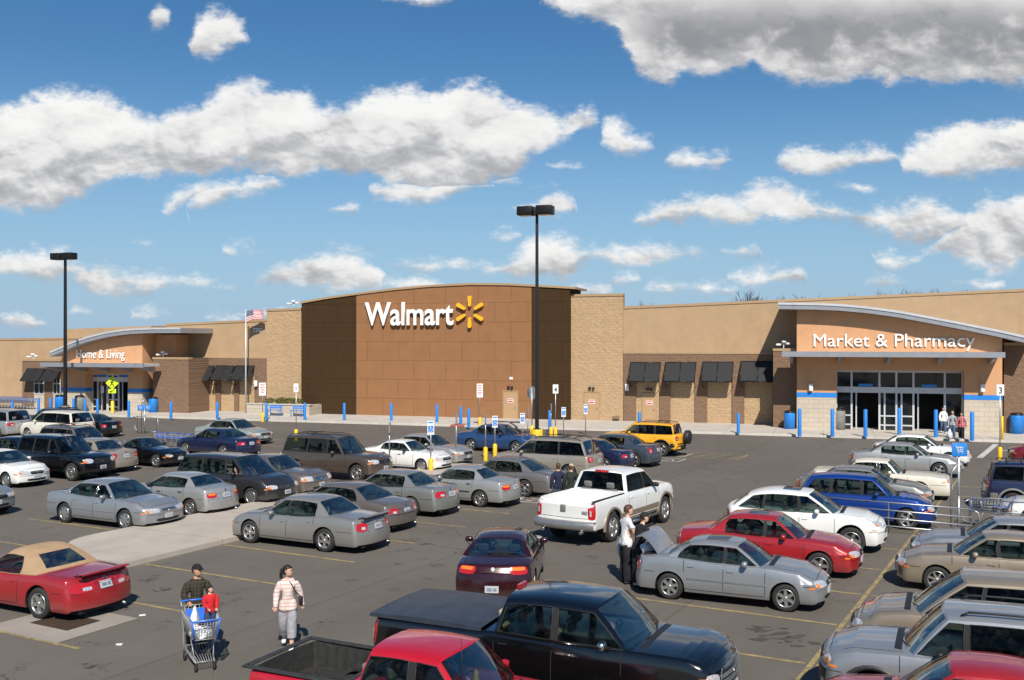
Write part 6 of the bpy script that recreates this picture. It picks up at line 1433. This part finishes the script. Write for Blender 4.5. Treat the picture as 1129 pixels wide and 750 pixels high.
def person(label,pos,head,h,arms,legs,top,bottom,shoes='white',hair='black',style='short',cap=None,sleeve=1.0,legcover=1.0,build=1.0,lean=0.0,look=0.0,skin=None,group='people in the car park',female=False,z=0,lower=True,seated=False,parent=None,facedown=0):
    skin=skin or SKIN; s=h/1.75; t=thing('person',label,'person',(pos[0],pos[1],z),R(head),group); t.scale=(s,)*3
    V=Vector; pel=V((0,0,.93)); 
    def L(p,k=1.0): # lean the upper body forward
        d=V(p)-pel; c,sn=math.cos(lean),math.sin(lean); return pel+V((d.x*c+d.z*sn,d.y,-d.x*sn+d.z*c))
    waist=L((0,0,1.08)); chest=L((.0,0,1.28)); upch=L((-.005,0,1.40)); neck=L((0,0,1.50)); nk2=L((.015,0,1.57)); hd=L((.03,0,1.66))
    sh=[L((0,sg*(.175 if not female else .155)*build**.5,1.41)) for sg in (1,-1)]
    A=[]
    for i,sg in enumerate((1,-1)):
        e,w=arms[i]; A.append((sh[i],L((e[0],sg*e[1],e[2])),L((w[0],sg*w[1],w[2]))))
    hip=[V((0,sg*.095,.90)) for sg in (1,-1)]
    G_=[]
    for i,sg in enumerate((1,-1)):
        k,a=legs[i]; G_.append((hip[i],V((k[0],sg*k[1],k[2])),V((a[0],sg*a[1],a[2]))))
    # body: one continuous skin
    vs=[pel,waist,chest,upch,neck,nk2]; ed=[(0,1),(1,2),(2,3),(3,4),(4,5)]; b=build
    rd=[(.155*b,.115*b),(.140*b,.105*b),(.160*b,.115*b),(.130*b,.10*b),.060,.056]
    for (a0,a1,a2) in A:
        i=len(vs); hnd=a2+(a2-a1).normalized()*.05; vs+=[a0,a1,a2,hnd]; rd+=[.070*b,.052*b,.034,.034]; ed+=[(3,i),(i,i+1),(i+1,i+2),(i+2,i+3)]
    if lower:
        for (a0,a1,a2) in G_:
            i=len(vs); vs+=[a0,a0.lerp(a1,.5),a1,a1.lerp(a2,.4),a2]; rd+=[.105*b,.095*b,.066*b,.064*b,.042]; ed+=[(0,i),(i,i+1),(i+1,i+2),(i+2,i+3),(i+3,i+4)]
    nm=skinmesh('body',vs,ed,rd,skin,None); bm0=bmesh.new(); bm0.from_mesh(nm); bmesh.ops.holes_fill(bm0,edges=[e for e in bm0.edges if e.is_boundary],sides=0); bmesh.ops.triangulate(bm0,faces=[f for f in bm0.faces if len(f.verts)>4]); bm0.to_mesh(nm)
    bd=bpy.data.objects.new('body',nm); COL.objects.link(bd); bd.parent=t
    # head and fingers are joined into the same mesh
    mb=MB(); rl=Matrix.Rotation(look,3,'Z')@Matrix.Rotation(facedown,3,'Y')
    def hp(x,y,z_): return hd+rl@V((x,y,z_))
    rows=[]
    prof=[(-.115,.035,.01),(-.10,.052,.012),(-.075,.066,.012),(-.04,.076,.006),(0,.083,0),(.04,.085,-.004),(.075,.075,-.006),(.10,.052,-.006),(.115,.0,-.006)]
    for z_,r_,ox in prof:
        rows.append([hp(ox+r_*1.16*math.cos(a)*(1.0 if math.cos(a)<0 else (1.06 if z_<-.05 else 1.0)),r_*.92*math.sin(a),z_) for a in [2*math.pi*k/20 for k in range(21)]])
    mb.grid(rows,0,True)
    mb.grid([[hp(.092,-.012,.012),hp(.098,0,.015),hp(.092,.012,.012)],[hp(.098,-.016,-.022),hp(.122,0,-.024),hp(.098,.016,-.022)],[hp(.090,-.012,-.032),hp(.095,0,-.036),hp(.090,.012,-.032)]],0,True)
    for sg in (1,-1):
        mb.rbox(hp(-.005,sg*.080,-.002),(.035,.018,.058),.008,0)
        mb.rbox(hp(.092,sg*.031,.014),(.010,.024,.010),.004,1)
        mb.rbox(hp(.094,sg*.031,.032),(.010,.034,.007),.003,3)
    mb.rbox(hp(.089,0,-.060),(.014,.042,.012),.005,2)
    for (a0,a1,a2) in A:
        d=(a2-a1).normalized(); o_=a2+d*.055; sd_=d.cross(V((0,0,1))); 
        if sd_.length<.1: sd_=d.cross(V((1,0,0)))
        sd_.normalize(); up=sd_.cross(d).normalized()
        mb.rbox(a2+d*.055,(.035,.035,.035),.012,0)
        for k in range(4):
            q=o_+sd_*(.030-.02*k); ln=(.060,.070,.066,.05)[k]; mb.tube([q-d*.02,q+d*ln*.5,q+d*ln*.85-up*.02,q+d*ln*.95-up*.04],.0095,6,0,r2=.007)
        q=a2+d*.02+sd_*.03; mb.tube([q,q+sd_*.025+d*.03,q+sd_*.03+d*.06-up*.01],.011,6,0,r2=.008)
    hm=mb.build('head_tmp',[skin,EYE,LIP,HAIR[hair]]); bm=bmesh.new(); bm.from_mesh(nm); 
    for q in (EYE,LIP,HAIR[hair]): nm.materials.append(q)
    bm.from_mesh(hm.data); bm.to_mesh(nm); bm.free(); bpy.data.objects.remove(hm)
    # hair
    mb=MB(); rows=[]
    lim={'short':-.02,'tail':-.05,'long':-.09}[style]
    for z_,r_,ox in ((lim-.02,.078,-.03),(lim+.02,.088,-.020),(.03,.094,-.012),(.065,.092,-.008),(.095,.074,-.008),(.118,.045,-.008),(.128,0,-.008)):
        row=[]
        for k in range(21):
            a=2*math.pi*k/20; c_=math.cos(a); rr=r_*1.14; x=rr*c_; 
            if c_>.25 and z_<.055: x=rr*.25
            if c_>.25 and z_<.055: row.append(hp(ox+x,.90*r_*math.sin(a)*(1.02),z_))
            else: row.append(hp(ox+x,r_*.94*math.sin(a),z_+random.uniform(-.004,.004)))
        rows.append(row)
    mb.grid(rows,0,True)
    if style=='long':
        mb.grid([[hp(-.03+.0*k-.06*abs(math.cos(b_)),.085*math.sin(b_)*1.05,z_) for b_ in [math.pi*(.5-j/10) for j in range(11)]] for k,z_ in enumerate((.04,-.06,-.14,-.20))],0,True)
    if style=='tail':
        mb.tube([hp(-.10,0,.03),hp(-.15,0,.01),hp(-.175,.01,-.06),hp(-.17,.015,-.14),hp(-.15,.01,-.20)],.042,10,0,r2=.012)
        for k in range(5): a=k*1.2; mb.tube([hp(-.13,0,.0),hp(-.17+.02*math.cos(a),.02*math.sin(a),-.06),hp(-.16+.035*math.cos(a),.035*math.sin(a),-.18)],.018,6,0,r2=.006)
    mb.build('hair',HAIR[hair],t)
    if cap:
        mb=MB(); mb.grid([[hp(-.004+r_*1.18*math.cos(a),r_*.97*math.sin(a),z_) for a in [2*math.pi*k/20 for k in range(21)]] for z_,r_ in ((.035,.092),(.06,.093),(.09,.080),(.115,.055),(.130,.02),(.132,0))],0,True)
        mb.grid([[hp(.075+.0*r_,.07*q,.042) for q in (-1,-.5,0,.5,1)],[hp(.13-.02*abs(q)**2,.062*q,.030) for q in (-1,-.5,0,.5,1)],[hp(.165-.035*abs(q)**2,.045*q,.022) for q in (-1,-.5,0,.5,1)]],0,True); mb.build('cap',cap,t)
    # clothes: the body surface, region by region, pushed outwards with a little slack
    segs=[('t',pel,waist),('t',waist,chest),('t',chest,upch),('n',upch+(neck-upch)*.75,nk2)]
    for (a0,a1,a2) in A: segs+=[('s',upch,a0),('u',a0,a1),('f',a1,a2+(a2-a1).normalized()*.06)]
    if lower:
        for (a0,a1,a2) in G_: segs+=[('h',a0,a1),('c',a1,a2)]
    def near(p):
        best=None
        for (k,q0,q1) in segs:
            d=q1-q0; tt=max(0,min(1,(p-q0).dot(d)/d.length_squared)); ds=(p-q0-d*tt).length
            if best is None or ds<best[0]: best=(ds,k,tt)
        return best[1],best[2]
    src=bm0.copy(); src.verts.ensure_lookup_table()
    info=[near(v.co) for v in src.verts]; src.normal_update()
    from mathutils import noise as mn
    def cloth(nm_,test,off,m_):
        b2=src.copy(); b2.verts.ensure_lookup_table(); b2.faces.ensure_lookup_table()
        kill=[f for f in b2.faces if not all(test(*info[v.index],v.co) for v in f.verts)]
        nr=[v.normal.copy() for v in b2.verts]
        for v in b2.verts:
            k,tt=info[v.index]; o_=off(k,tt,v.co); v.co=v.co+nr[v.index]*(o_+.005*mn.noise(v.co*9))
        bmesh.ops.delete(b2,geom=kill,context='FACES')
        me=bpy.data.meshes.new(nm_); b2.to_mesh(me); b2.free(); me.materials.clear(); me.materials.append(m_)
        for p_ in me.polygons: p_.use_smooth=True; p_.material_index=0
        o_=bpy.data.objects.new(nm_,me); COL.objects.link(o_); o_.parent=t
        sd2=o_.modifiers.new('hem','SOLIDIFY'); sd2.thickness=.006; sd2.offset=-1
        return o_
    hem=.84 if not female else .80
    def tshirt(k,tt,co): return k in('t','s') or (k=='n' and tt<.22) or (k=='u' and (sleeve>=1 or tt<sleeve)) or (k=='f' and sleeve>=1 and tt<.90) or (k=='h' and co.z>hem and tt<.35)
    def tpants(k,tt,co): return (k=='t' and co.z<1.0) or k=='h' or (k=='c' and tt<(legcover if legcover<1 else .97))
    cloth('shirt',tshirt,lambda k,tt,co:.017 if k!='h' else .034,top)
    if lower: cloth('trousers',tpants,lambda k,tt,co:.014+(.018*tt if k=='h' else (.022+.010*tt if k=='c' else 0)),bottom)
    src.free()
    if lower:
        for (a0,a1,a2) in G_:
            mb=MB(); mb.rbox(a2+V((.055,0,-.035)),(.27,.095,.075),.03); mb.rbox(a2+V((-.03,0,.0)),(.10,.085,.08),.03); mb.build('shoe',M['white'] if shoes=='white' else M['black'],t)
    return t
SW=((( -.02,.24,1.14),(.04,.27,.90)),((.04,.24,1.14),(.14,.25,.92)))     # arms hanging
ST=(((.02,.10,.50),(.0,.11,.08)),((.0,.10,.50),(-.02,.11,.08)))
# man pushing the cart
cart_dir=math.degrees(math.atan2(-.90,.44))
cpos=gp(222,733)
hdv=Vector((.44,-.90,0)).normalized()
mpos=cpos-hdv*.86+Vector((.05,.0,0))
person('man in a dark patterned shirt and black cap pushing a loaded shopping cart',mpos,cart_dir,1.66,(((.05,.26,1.16),(.34,.20,1.10)),((.05,.26,1.16),(.34,.20,1.10))),(((.10,.10,.52),(.02,.10,.08)),((-.02,.10,.50),(-.20,.10,.10))),stripem('dark_plaid',(.020,.017,.010),(.055,.042,.024),14,.35,True),clothm('black_denim',(.012,.012,.014)),shoes='black',hair='black',cap=clothm('black_cap',(.008,.008,.009)),look=R(38),build=1.1)
# toddler standing in the cart
tpos=cpos+hdv*.02+Vector((.13,.10,0))
person('toddler in a red top and jeans standing in the shopping cart',tpos,cart_dir+8,.93,(((.07,.22,1.16),(.22,.16,1.02)),((.06,.22,1.16),(.22,.14,1.04))),ST,clothm('red_top',(.55,.015,.02)),clothm('kid_denim',(.03,.055,.13)),hair='black',build=1.32,z=.50,look=R(25),skin=SKINP)
# walking woman
person('woman in a pink striped jumper and grey cropped trousers walking alone',gp(317.5,715),-82,1.60,(((-.05,.25,1.15),(-.02,.30,.93)),((.06,.24,1.15),(.20,.24,.96))),(((.12,.09,.52),(.18,.09,.09)),((-.02,.10,.50),(-.26,.10,.15))),stripem('pink_stripe',(.66,.57,.52),(.60,.34,.31),13,.28),clothm('grey_sweat',(.30,.30,.32)),hair='black',style='tail',look=R(62),build=1.08,female=True,legcover=.60,skin=SKINP)
w_=[o for o in bpy.data.objects if o.get('label','').startswith('woman in a pink')][0]
mb=MB(); mb.tube([(.02,-.02,1.50),(.115,.09,1.38),(.13,.16,1.25),(.06,.25,1.12)],.011,6); mb.tube([(-.02,.02,1.50),(-.12,.10,1.35),(-.08,.24,1.15)],.011,6); mb.rbox((-.0,.27,1.02),(.20,.09,.20),.04); tag(mb.build('shoulder_bag',M['black']),'small black shoulder bag hanging from the walking woman','bag'); o=bpy.data.objects['shoulder_bag']; o.location=w_.location; o.rotation_euler=w_.rotation_euler; o.scale=w_.scale
# two men at the open boot
dark=clothm('black_trousers',(.010,.010,.012))
person('tall man in a white T-shirt and black trousers at the open boot',gp(690,643),20,1.90,(((.16,.20,1.18),(.36,.12,1.10)),((.10,.22,1.16),(.30,.18,1.05))),ST,clothm('white_tee',(.72,.72,.72)),dark,shoes='black',hair='brown',sleeve=.6,build=1.12,lean=.06,look=R(-10),skin=SKINP,group='men loading the silver car')
person('man in a black printed T-shirt and black cap reaching into the boot',gp(704,648),30,1.80,(((.18,.20,1.20),(.40,.10,1.12)),((.12,.22,1.14),(.32,.20,.98))),ST,stripem('black_print_tee',(.012,.012,.014),(.010,.010,.012),3,.2),dark,shoes='black',hair='black',cap=clothm('black_green_cap',(.012,.016,.010)),sleeve=.55,build=1.05,lean=.20,look=R(-20),skin=SKINP,group='men loading the silver car')
# pair between the grey sedan and the white pickup
person('person in a navy jacket with brown hair beside the grey sedan',(1.62,34.9),100,1.66,SW,ST,clothm('navy_jacket',(.012,.018,.05)),clothm('jeans_a',(.05,.07,.12)),hair='brown',build=1.15,group='pair beside the white pickup')
person('person in a dark green jacket and tan cap beside the white pickup',(2.05,34.6),80,1.68,SW,ST,clothm('green_jacket',(.018,.024,.018)),clothm('jeans_b',(.04,.05,.08)),hair='brown',cap=clothm('tan_cap',(.42,.34,.22)),build=1.15,look=R(-30),group='pair beside the white pickup')
# driver of the dark minivan
vr=VOY.root; lp=Vector((VOY.p['xc']-1.05,-.46,0)); wp=vr.matrix_world if False else (Matrix.Translation(vr.location)@Matrix.Rotation(vr.rotation_euler.z,4,'Z')); q=wp@lp
d_=person('person with sunglasses in an olive top, arm on the open minivan window',(q.x,q.y),LR-35,1.66,(((.14,.24,1.14),(.30,.16,1.06)),((.16,.30,1.16),(.34,.22,1.14))),ST,clothm('olive_top',(.07,.055,.028)),dark,hair='brown',build=1.15,sleeve=.6,z=-.36,lower=False,skin=SKINP,look=R(-30),group='people in vehicles')
mb=MB(); o=[]; 
for sg in (1,-1): mb.rbox((.125,sg*.032,1.675),(.012,.045,.028),.006)
gl=mb.build('sunglasses',M['black'],d_)
# three women by the right-hand entrance
denim=clothm('denim',(.06,.10,.19))
walk=(((.14,.09,.52),(.16,.10,.09)),((-.03,.10,.50),(-.24,.10,.14)))
person('woman in a white top and jeans leaving the Market & Pharmacy doors',gp(1040,480),-100,1.62,SW,walk,clothm('white_top',(.74,.73,.72)),denim,hair='brown',style='long',female=True,skin=SKINP,z=.13,group='women leaving the store')
person('blond woman in a grey hooded top and jeans carrying white bags',gp(1050,485),-110,1.58,SW,walk,clothm('grey_hoodie',(.32,.33,.34)),denim,hair='blond',style='long',female=True,skin=SKINP,z=.13,group='women leaving the store')
person('woman in a red and white checked jacket and black trousers by the doors',gp(1060,487.5),-120,1.60,SW,walk,stripem('red_check',(.42,.02,.04),(.55,.40,.40),9,.3,True),dark,hair='black',style='long',female=True,skin=SKINP,z=.13,group='women leaving the store')
# ------------------------------------------------------------ shopping carts and corrals
wire=mat('cart_wire',(.36,.355,.35),.45,.45,var=.1); bluep=mat('cart_blue_plastic',(.02,.14,.62),.4,var=.1)
def basket_pt(u,t,w):      # u 0 handle end .. 1 front, t 0 bottom .. 1 top
    x=-.42+.02*(1-t)+(.84+.06*t)*u; z=(.50+.05*u)+(.43-.10*u)*t; y=w*(.22+.06*t)*(1-.18*u); return Vector((x,y,z))
def make_cart(label,group,detail=True):
    t=thing('shopping_cart',label,'shopping cart',(0,0,0),0,group); mb=MB(); r=.0045 if detail else .006; n1=17 if detail else 9; n2=8 if detail else 4
    for sg in (1,-1):
        for i in range(n1+1): u=i/n1; mb.tube([basket_pt(u,0,sg),basket_pt(u,1,sg)],r,4)
        for j in range(n2+1): mb.tube([basket_pt(0,j/n2,sg),basket_pt(1,j/n2,sg)],r*(1.8 if j in(0,n2) else 1),4)
    for u in (0,1):
        for i in range(10): a=-1+2*i/9; p=basket_pt(u,0,1); q=basket_pt(u,1,1); mb.tube([(p.x,p.y*a,p.z),(q.x,q.y*a,q.z)],r,4)
        for j in range(n2+1): p=basket_pt(u,j/n2,1); mb.tube([p,(p.x,-p.y,p.z)],r*(1.8 if j in(0,n2) else 1),4)
    for i in range(n1+1): p=basket_pt(i/n1,0,1); mb.tube([p,(p.x,-p.y,p.z)],r,4)
    for a in (-.6,-.2,.2,.6): p=basket_pt(0,0,1); q=basket_pt(1,0,1); mb.tube([(p.x,p.y*a,p.z),(q.x,q.y*a,q.z)],r,4)
    mb.build('basket',wire,t)
    mb=MB()
    for sg in (1,-1):
        mb.tube([(-.50,sg*.27,1.0),(-.46,sg*.26,.93),(-.40,sg*.24,.52),(-.38,sg*.24,.30),(-.36,sg*.24,.16)],.013,6)
        mb.tube([(-.38,sg*.24,.30),(-.10,sg*.20,.20),(.40,sg*.15,.16)],.012,6); mb.tube([(.30,sg*.15,.17),(.10,sg*.19,.50)],.010,6)
    for i in range(9): a=-1+2*i/8; mb.tube([(-.36,.22*a,.26),(.40,.14*a,.17)],.006,4)
    mb.tube([(-.36,-.24,.26),(-.36,.24,.26)],.01,5); mb.tube([(.40,-.15,.17),(.40,.15,.17)],.01,5); mb.build('chassis',wire,t)
    mb=MB(); mb.tube([(-.50,-.27,1.0),(-.50,.27,1.0)],.017,8); mb.build('handle',bluep,t)
    mb=MB()
    for sg in (1,-1):
        p,q=basket_pt(1,0,sg),basket_pt(1,1,sg); mb.tube([p+Vector((.005,0,-.01)),q+Vector((.01,0,.01))],.015,6); mb.tube([q+Vector((.01,0,.01)),basket_pt(.9,1,sg)+Vector((0,0,.01))],.010,6)
    q=basket_pt(1,1,1); mb.tube([(q.x+.01,q.y,q.z-.01),(q.x+.01,-q.y,q.z-.01)],.014,6); mb.build('bumper',bluep,t)
    mb=MB(); mb.box((-.36,0,.78),(.012,.40,.20),rot=Matrix.Rotation(-.25,3,'Y')); mb.box((-.27,0,.70),(.18,.36,.012)); mb.build('child_seat',bluep,t)
    for sx,y in ((-.36,.23),(.36,.15)):
        for sg in (1,-1):
            mb=MB(); mb.lathe((sx,sg*y,.065),[(0,-.015),(.06,-.015),(.065,0),(.06,.015),(0,.015)],14,0,True,Matrix.Rotation(R(90),3,'X')); mb.box((sx+.01,sg*y,.13),(.05,.035,.07)); mb.build('caster',M['rubber'],t)
    return t
cart=make_cart('loaded shopping cart with white bags pushed by the man in the cap',None)
cart.scale=(1.08,)*3; cart.location=(cpos.x,cpos.y,0); cart.rotation_euler=(0,0,R(cart_dir))
bagm=mat('plastic_bag',(.72,.73,.74),.35,var=.10,scale=9,bump=.5)
def bag(name,label,loc,s,seed,group='white plastic shopping bags',parent=None,hang=False):
    rnd=random.Random(seed); bm=bmesh.new(); bmesh.ops.create_icosphere(bm,subdivisions=3,radius=1); 
    from mathutils import noise as mn
    for v in bm.verts:
        k=1+.28*mn.noise(v.co*1.8+Vector((seed,0,0)))+.12*mn.noise(v.co*5+Vector((seed,3,0))); c=v.co*k
        if hang and c.z>0: c.x*=1-.5*c.z; c.y*=1-.5*c.z
        v.co=Vector((c.x*s[0],c.y*s[1],c.z*s[2]))
    me=bpy.data.meshes.new(name); bm.to_mesh(me); bm.free(); me.materials.append(bagm)
    for p in me.polygons: p.use_smooth=True
    o=bpy.data.objects.new(name,me); COL.objects.link(o); o.location=loc; tag(o,label,'bag',group); return o
ly=Vector((-hdv.y,hdv.x,0))
bag('shopping_bag','white bag lying deepest in the basket near the toddler feet',cpos+hdv*.30+Vector((0,0,.66)),(.16,.20,.10),3)
bag('shopping_bag','white bag hanging over the child seat of the cart',cpos-hdv*.13-ly*.10+Vector((0,0,.82)),(.08,.12,.24),5,hang=True)
bag('shopping_bag','white bag beside the toddler jeans at the basket front',cpos+hdv*.22-ly*.10+Vector((0,0,.68)),(.15,.11,.12),9)
bag('shopping_bag','white carrier bag held low by the blond woman',gp(1047,487)+Vector((0,0,.45)),(.16,.12,.30),12,hang=True)
# bags and open boot of the silver compact
def lid():
    r=CIV.root; p=CIV.p; xd=p['xd']; xr=CIV.xr; W=CIV.W; a=R(44); z0=CIV.Pf(xd-.05)+.02; mb=MB(); rows=[]; n=10; Ld=(xd-.08)-(xr+.04)
    hx=xd-.10
    for i in range(n+1):
        d=Ld*i/n; row=[]
        for t in (-1,-.9,-.6,-.3,0,.3,.6,.9,1):
            drop=.03*t*t+.05*math.sin(math.pi*i/n)*-1+ (.0 if i<n-2 else (i-(n-2))*.055)      # the rear lip bends down
            x=-min(d,Ld*.86)-max(0,d-Ld*.86)*.5; z=-drop
            q=Vector((hx+x*math.cos(a)+z*math.sin(a)*1.0, t*(W-.20), z0-x*math.sin(a)+z*math.cos(a))); row.append(q)
        rows.append(row)
    mb.grid(rows,0,True); inner=[[q+Vector((math.sin(a)*-.03-.0,0,-.03)) for q in r_] for r_ in rows]; mb.grid(inner,1,True,True)
    edge=lambda g_:g_[0]+[r_[-1] for r_ in g_[1:]]+g_[-1][::-1][1:]+[r_[0] for r_ in g_[::-1][1:]]
    mb.grid([edge(rows),edge(inner)],0,False); mb.build('boot_lid',[CIV.pm,M['greytrim']],r)
    CIV.decal('boot_opening',[(xd-.10,-W+.22,3),(xd-.10,W-.22,3),(xr+.06,W-.22,3),(xr+.06,-W+.22,3)],(0,0,-1),M['gap'],8,6,.006,.1)
lid()
cm=Matrix.Translation(CIV.root.location)@Matrix.Rotation(CIV.root.rotation_euler.z,4,'Z')
bag('shopping_bag','white bag in the open boot of the silver compact',cm@Vector((CIV.xr+.30,-.25,1.03)),(.17,.15,.13),21)
bag('shopping_bag','red and white bag held at the tall man side',gp(687,641)+Vector((-.05,.15,.80)),(.10,.12,.22),25,hang=True)
# corral rails
def corral(label,a,b,h=.95,loops=2,n=4,post=3):
    a=Vector(a); b=Vector(b); d=(b-a).normalized(); t=thing('cart_corral',label,'cart corral',a,math.atan2(d.y,d.x),'cart corrals'); Ln=(b-a).length; mb=MB()
    for k in range(n):
        z=.22+(h-.22)*k/(n-1); mb.tube([(0,0,z),(Ln,0,z)],.022,7)
    mb.build('rail',M['steel'],t)
    for i in range(post): 
        mb=MB(); x=Ln*i/(post-1); mb.tube([(x,0.03,0),(x,.03,h-.05),(x,0.01,h)],.028,7); mb.build('post',M['steel'],t)
    mb=MB(); mb.tube([(Ln,0,.22),(Ln+.18,0,.28),(Ln+.25,0,.55),(Ln+.18,0,h-.08),(Ln,0,h)],.022,7); mb.tube([(0,0,.22),(-.18,0,.28),(-.25,0,.55),(-.18,0,h-.08),(0,0,h)],.022,7); mb.build('end_loop',M['steel'],t)
    return t
corral('grey four-rail cart corral side in front of the blue hatchback',(9.7,32.3,0),(13.7,29.75,0))
corral('grey corral rail side continuing right of the cart sign',(14.5,31.6,0),(18.5,29.8,0),n=3)
corral('low grey corral rail beside the navy sedan and nested carts',gp(210,500),gp(232,502.5),1.0,n=2,post=2)
corral('far grey corral rail loop between Home & Living and the parked cars',gp(151,478),gp(172,480),1.1,n=2,post=2)
def cartsign(px,py,top,label,s,n=1):
    c=gp(px,py); k=c.y/F; h=HC-(top-CY)*k; t=thing('corral_sign',label,'sign',c,0,'corral signs'); mb=MB(); mb.tube([(0,0,0),(0,0,h-.1)],.035,8); mb.build('post',M['steel'],t)
    if s>.4: mb=MB(); mb.tube([(-.22,.03,0),(-.22,.03,1.9),(-.02,.02,2.2)],.03,7); mb.tube([(.0,.0,0),(.0,.0,1.2)],.05,7); mb.build('brace',M['steel'],t)
    for i in range(n):
        x0=(i-(n-1)/2)*(s*1.1); mb=MB(); mb.rbox((x0,-.05,h-s*.45),(s,.03,s*.86),.012); p=mb.build('sign_plate',M['blue'],t)
        q=lambda a,b:(x0+a*s,-.072,h-s*.45+b*s); mb=MB()
        mb.tube([q(-.30,.24),q(-.22,.24),q(-.14,-.12),q(.22,-.12)],s*.022,5); mb.tube([q(-.20,.16),q(.26,.16),q(.20,-.02),q(-.16,-.02)],s*.022,5)
        for a in (-.08,.16): mb.lathe(q(a,-.22),[(0,-.01),(s*.045,0),(0,.01)],10,0,True,Matrix.Rotation(R(90),3,'X'))
        for a in (-.08,.04,.16): mb.tube([q(a,.16),q(a*.9,-.02)],s*.015,4)
        mb.build('cart_symbol',M['white'],p)
cartsign(1057,590,488,'blue cart-return sign on a grey post at the right-hand corral',.48)
cartsign(159.5,478,446.5,'pair of blue cart-return plates on a post before Home & Living',.42,2)
# nested carts
proto=make_cart('grey cart standing in the right-hand corral by the sign post','carts in the corrals',False)
pr=Vector((15.2,31.9,0)); proto.location=pr; proto.rotation_euler=(0,0,R(150))
def putcart(loc,rz,label,group='carts in the corrals'):
    c=copy_tree(proto); c.location=loc; c.rotation_euler=(0,0,R(rz)); c['label']=label; c['group']=group
putcart(pr+Vector((.26,-.13,0)),150,'grey cart nested behind the first one in the right-hand corral')
putcart(gp(1008,585)+Vector((-.4,.9,0)),140,'cart inside the rails in front of the blue hatchback')
putcart(gp(925,565)+Vector((.3,.9,0)),160,'blue-trimmed cart half hidden by the white crossover')
for i in range(7):
    putcart(gp(178,498)+SDR*(.42*i)+Vector((0,.4,0)),-28+6*(i%3),'blue and grey cart in the loose line beside the navy sedan','line of carts beside the navy sedan')
for i in range(13):
    p=W3(fu(-4,2.6)+.33*i,3.0,.13); putcart(p,-17,'grey cart in the nested row against the tan wall','nested row of carts by the wall')
# aerial of nothing else; mat in front of the doors
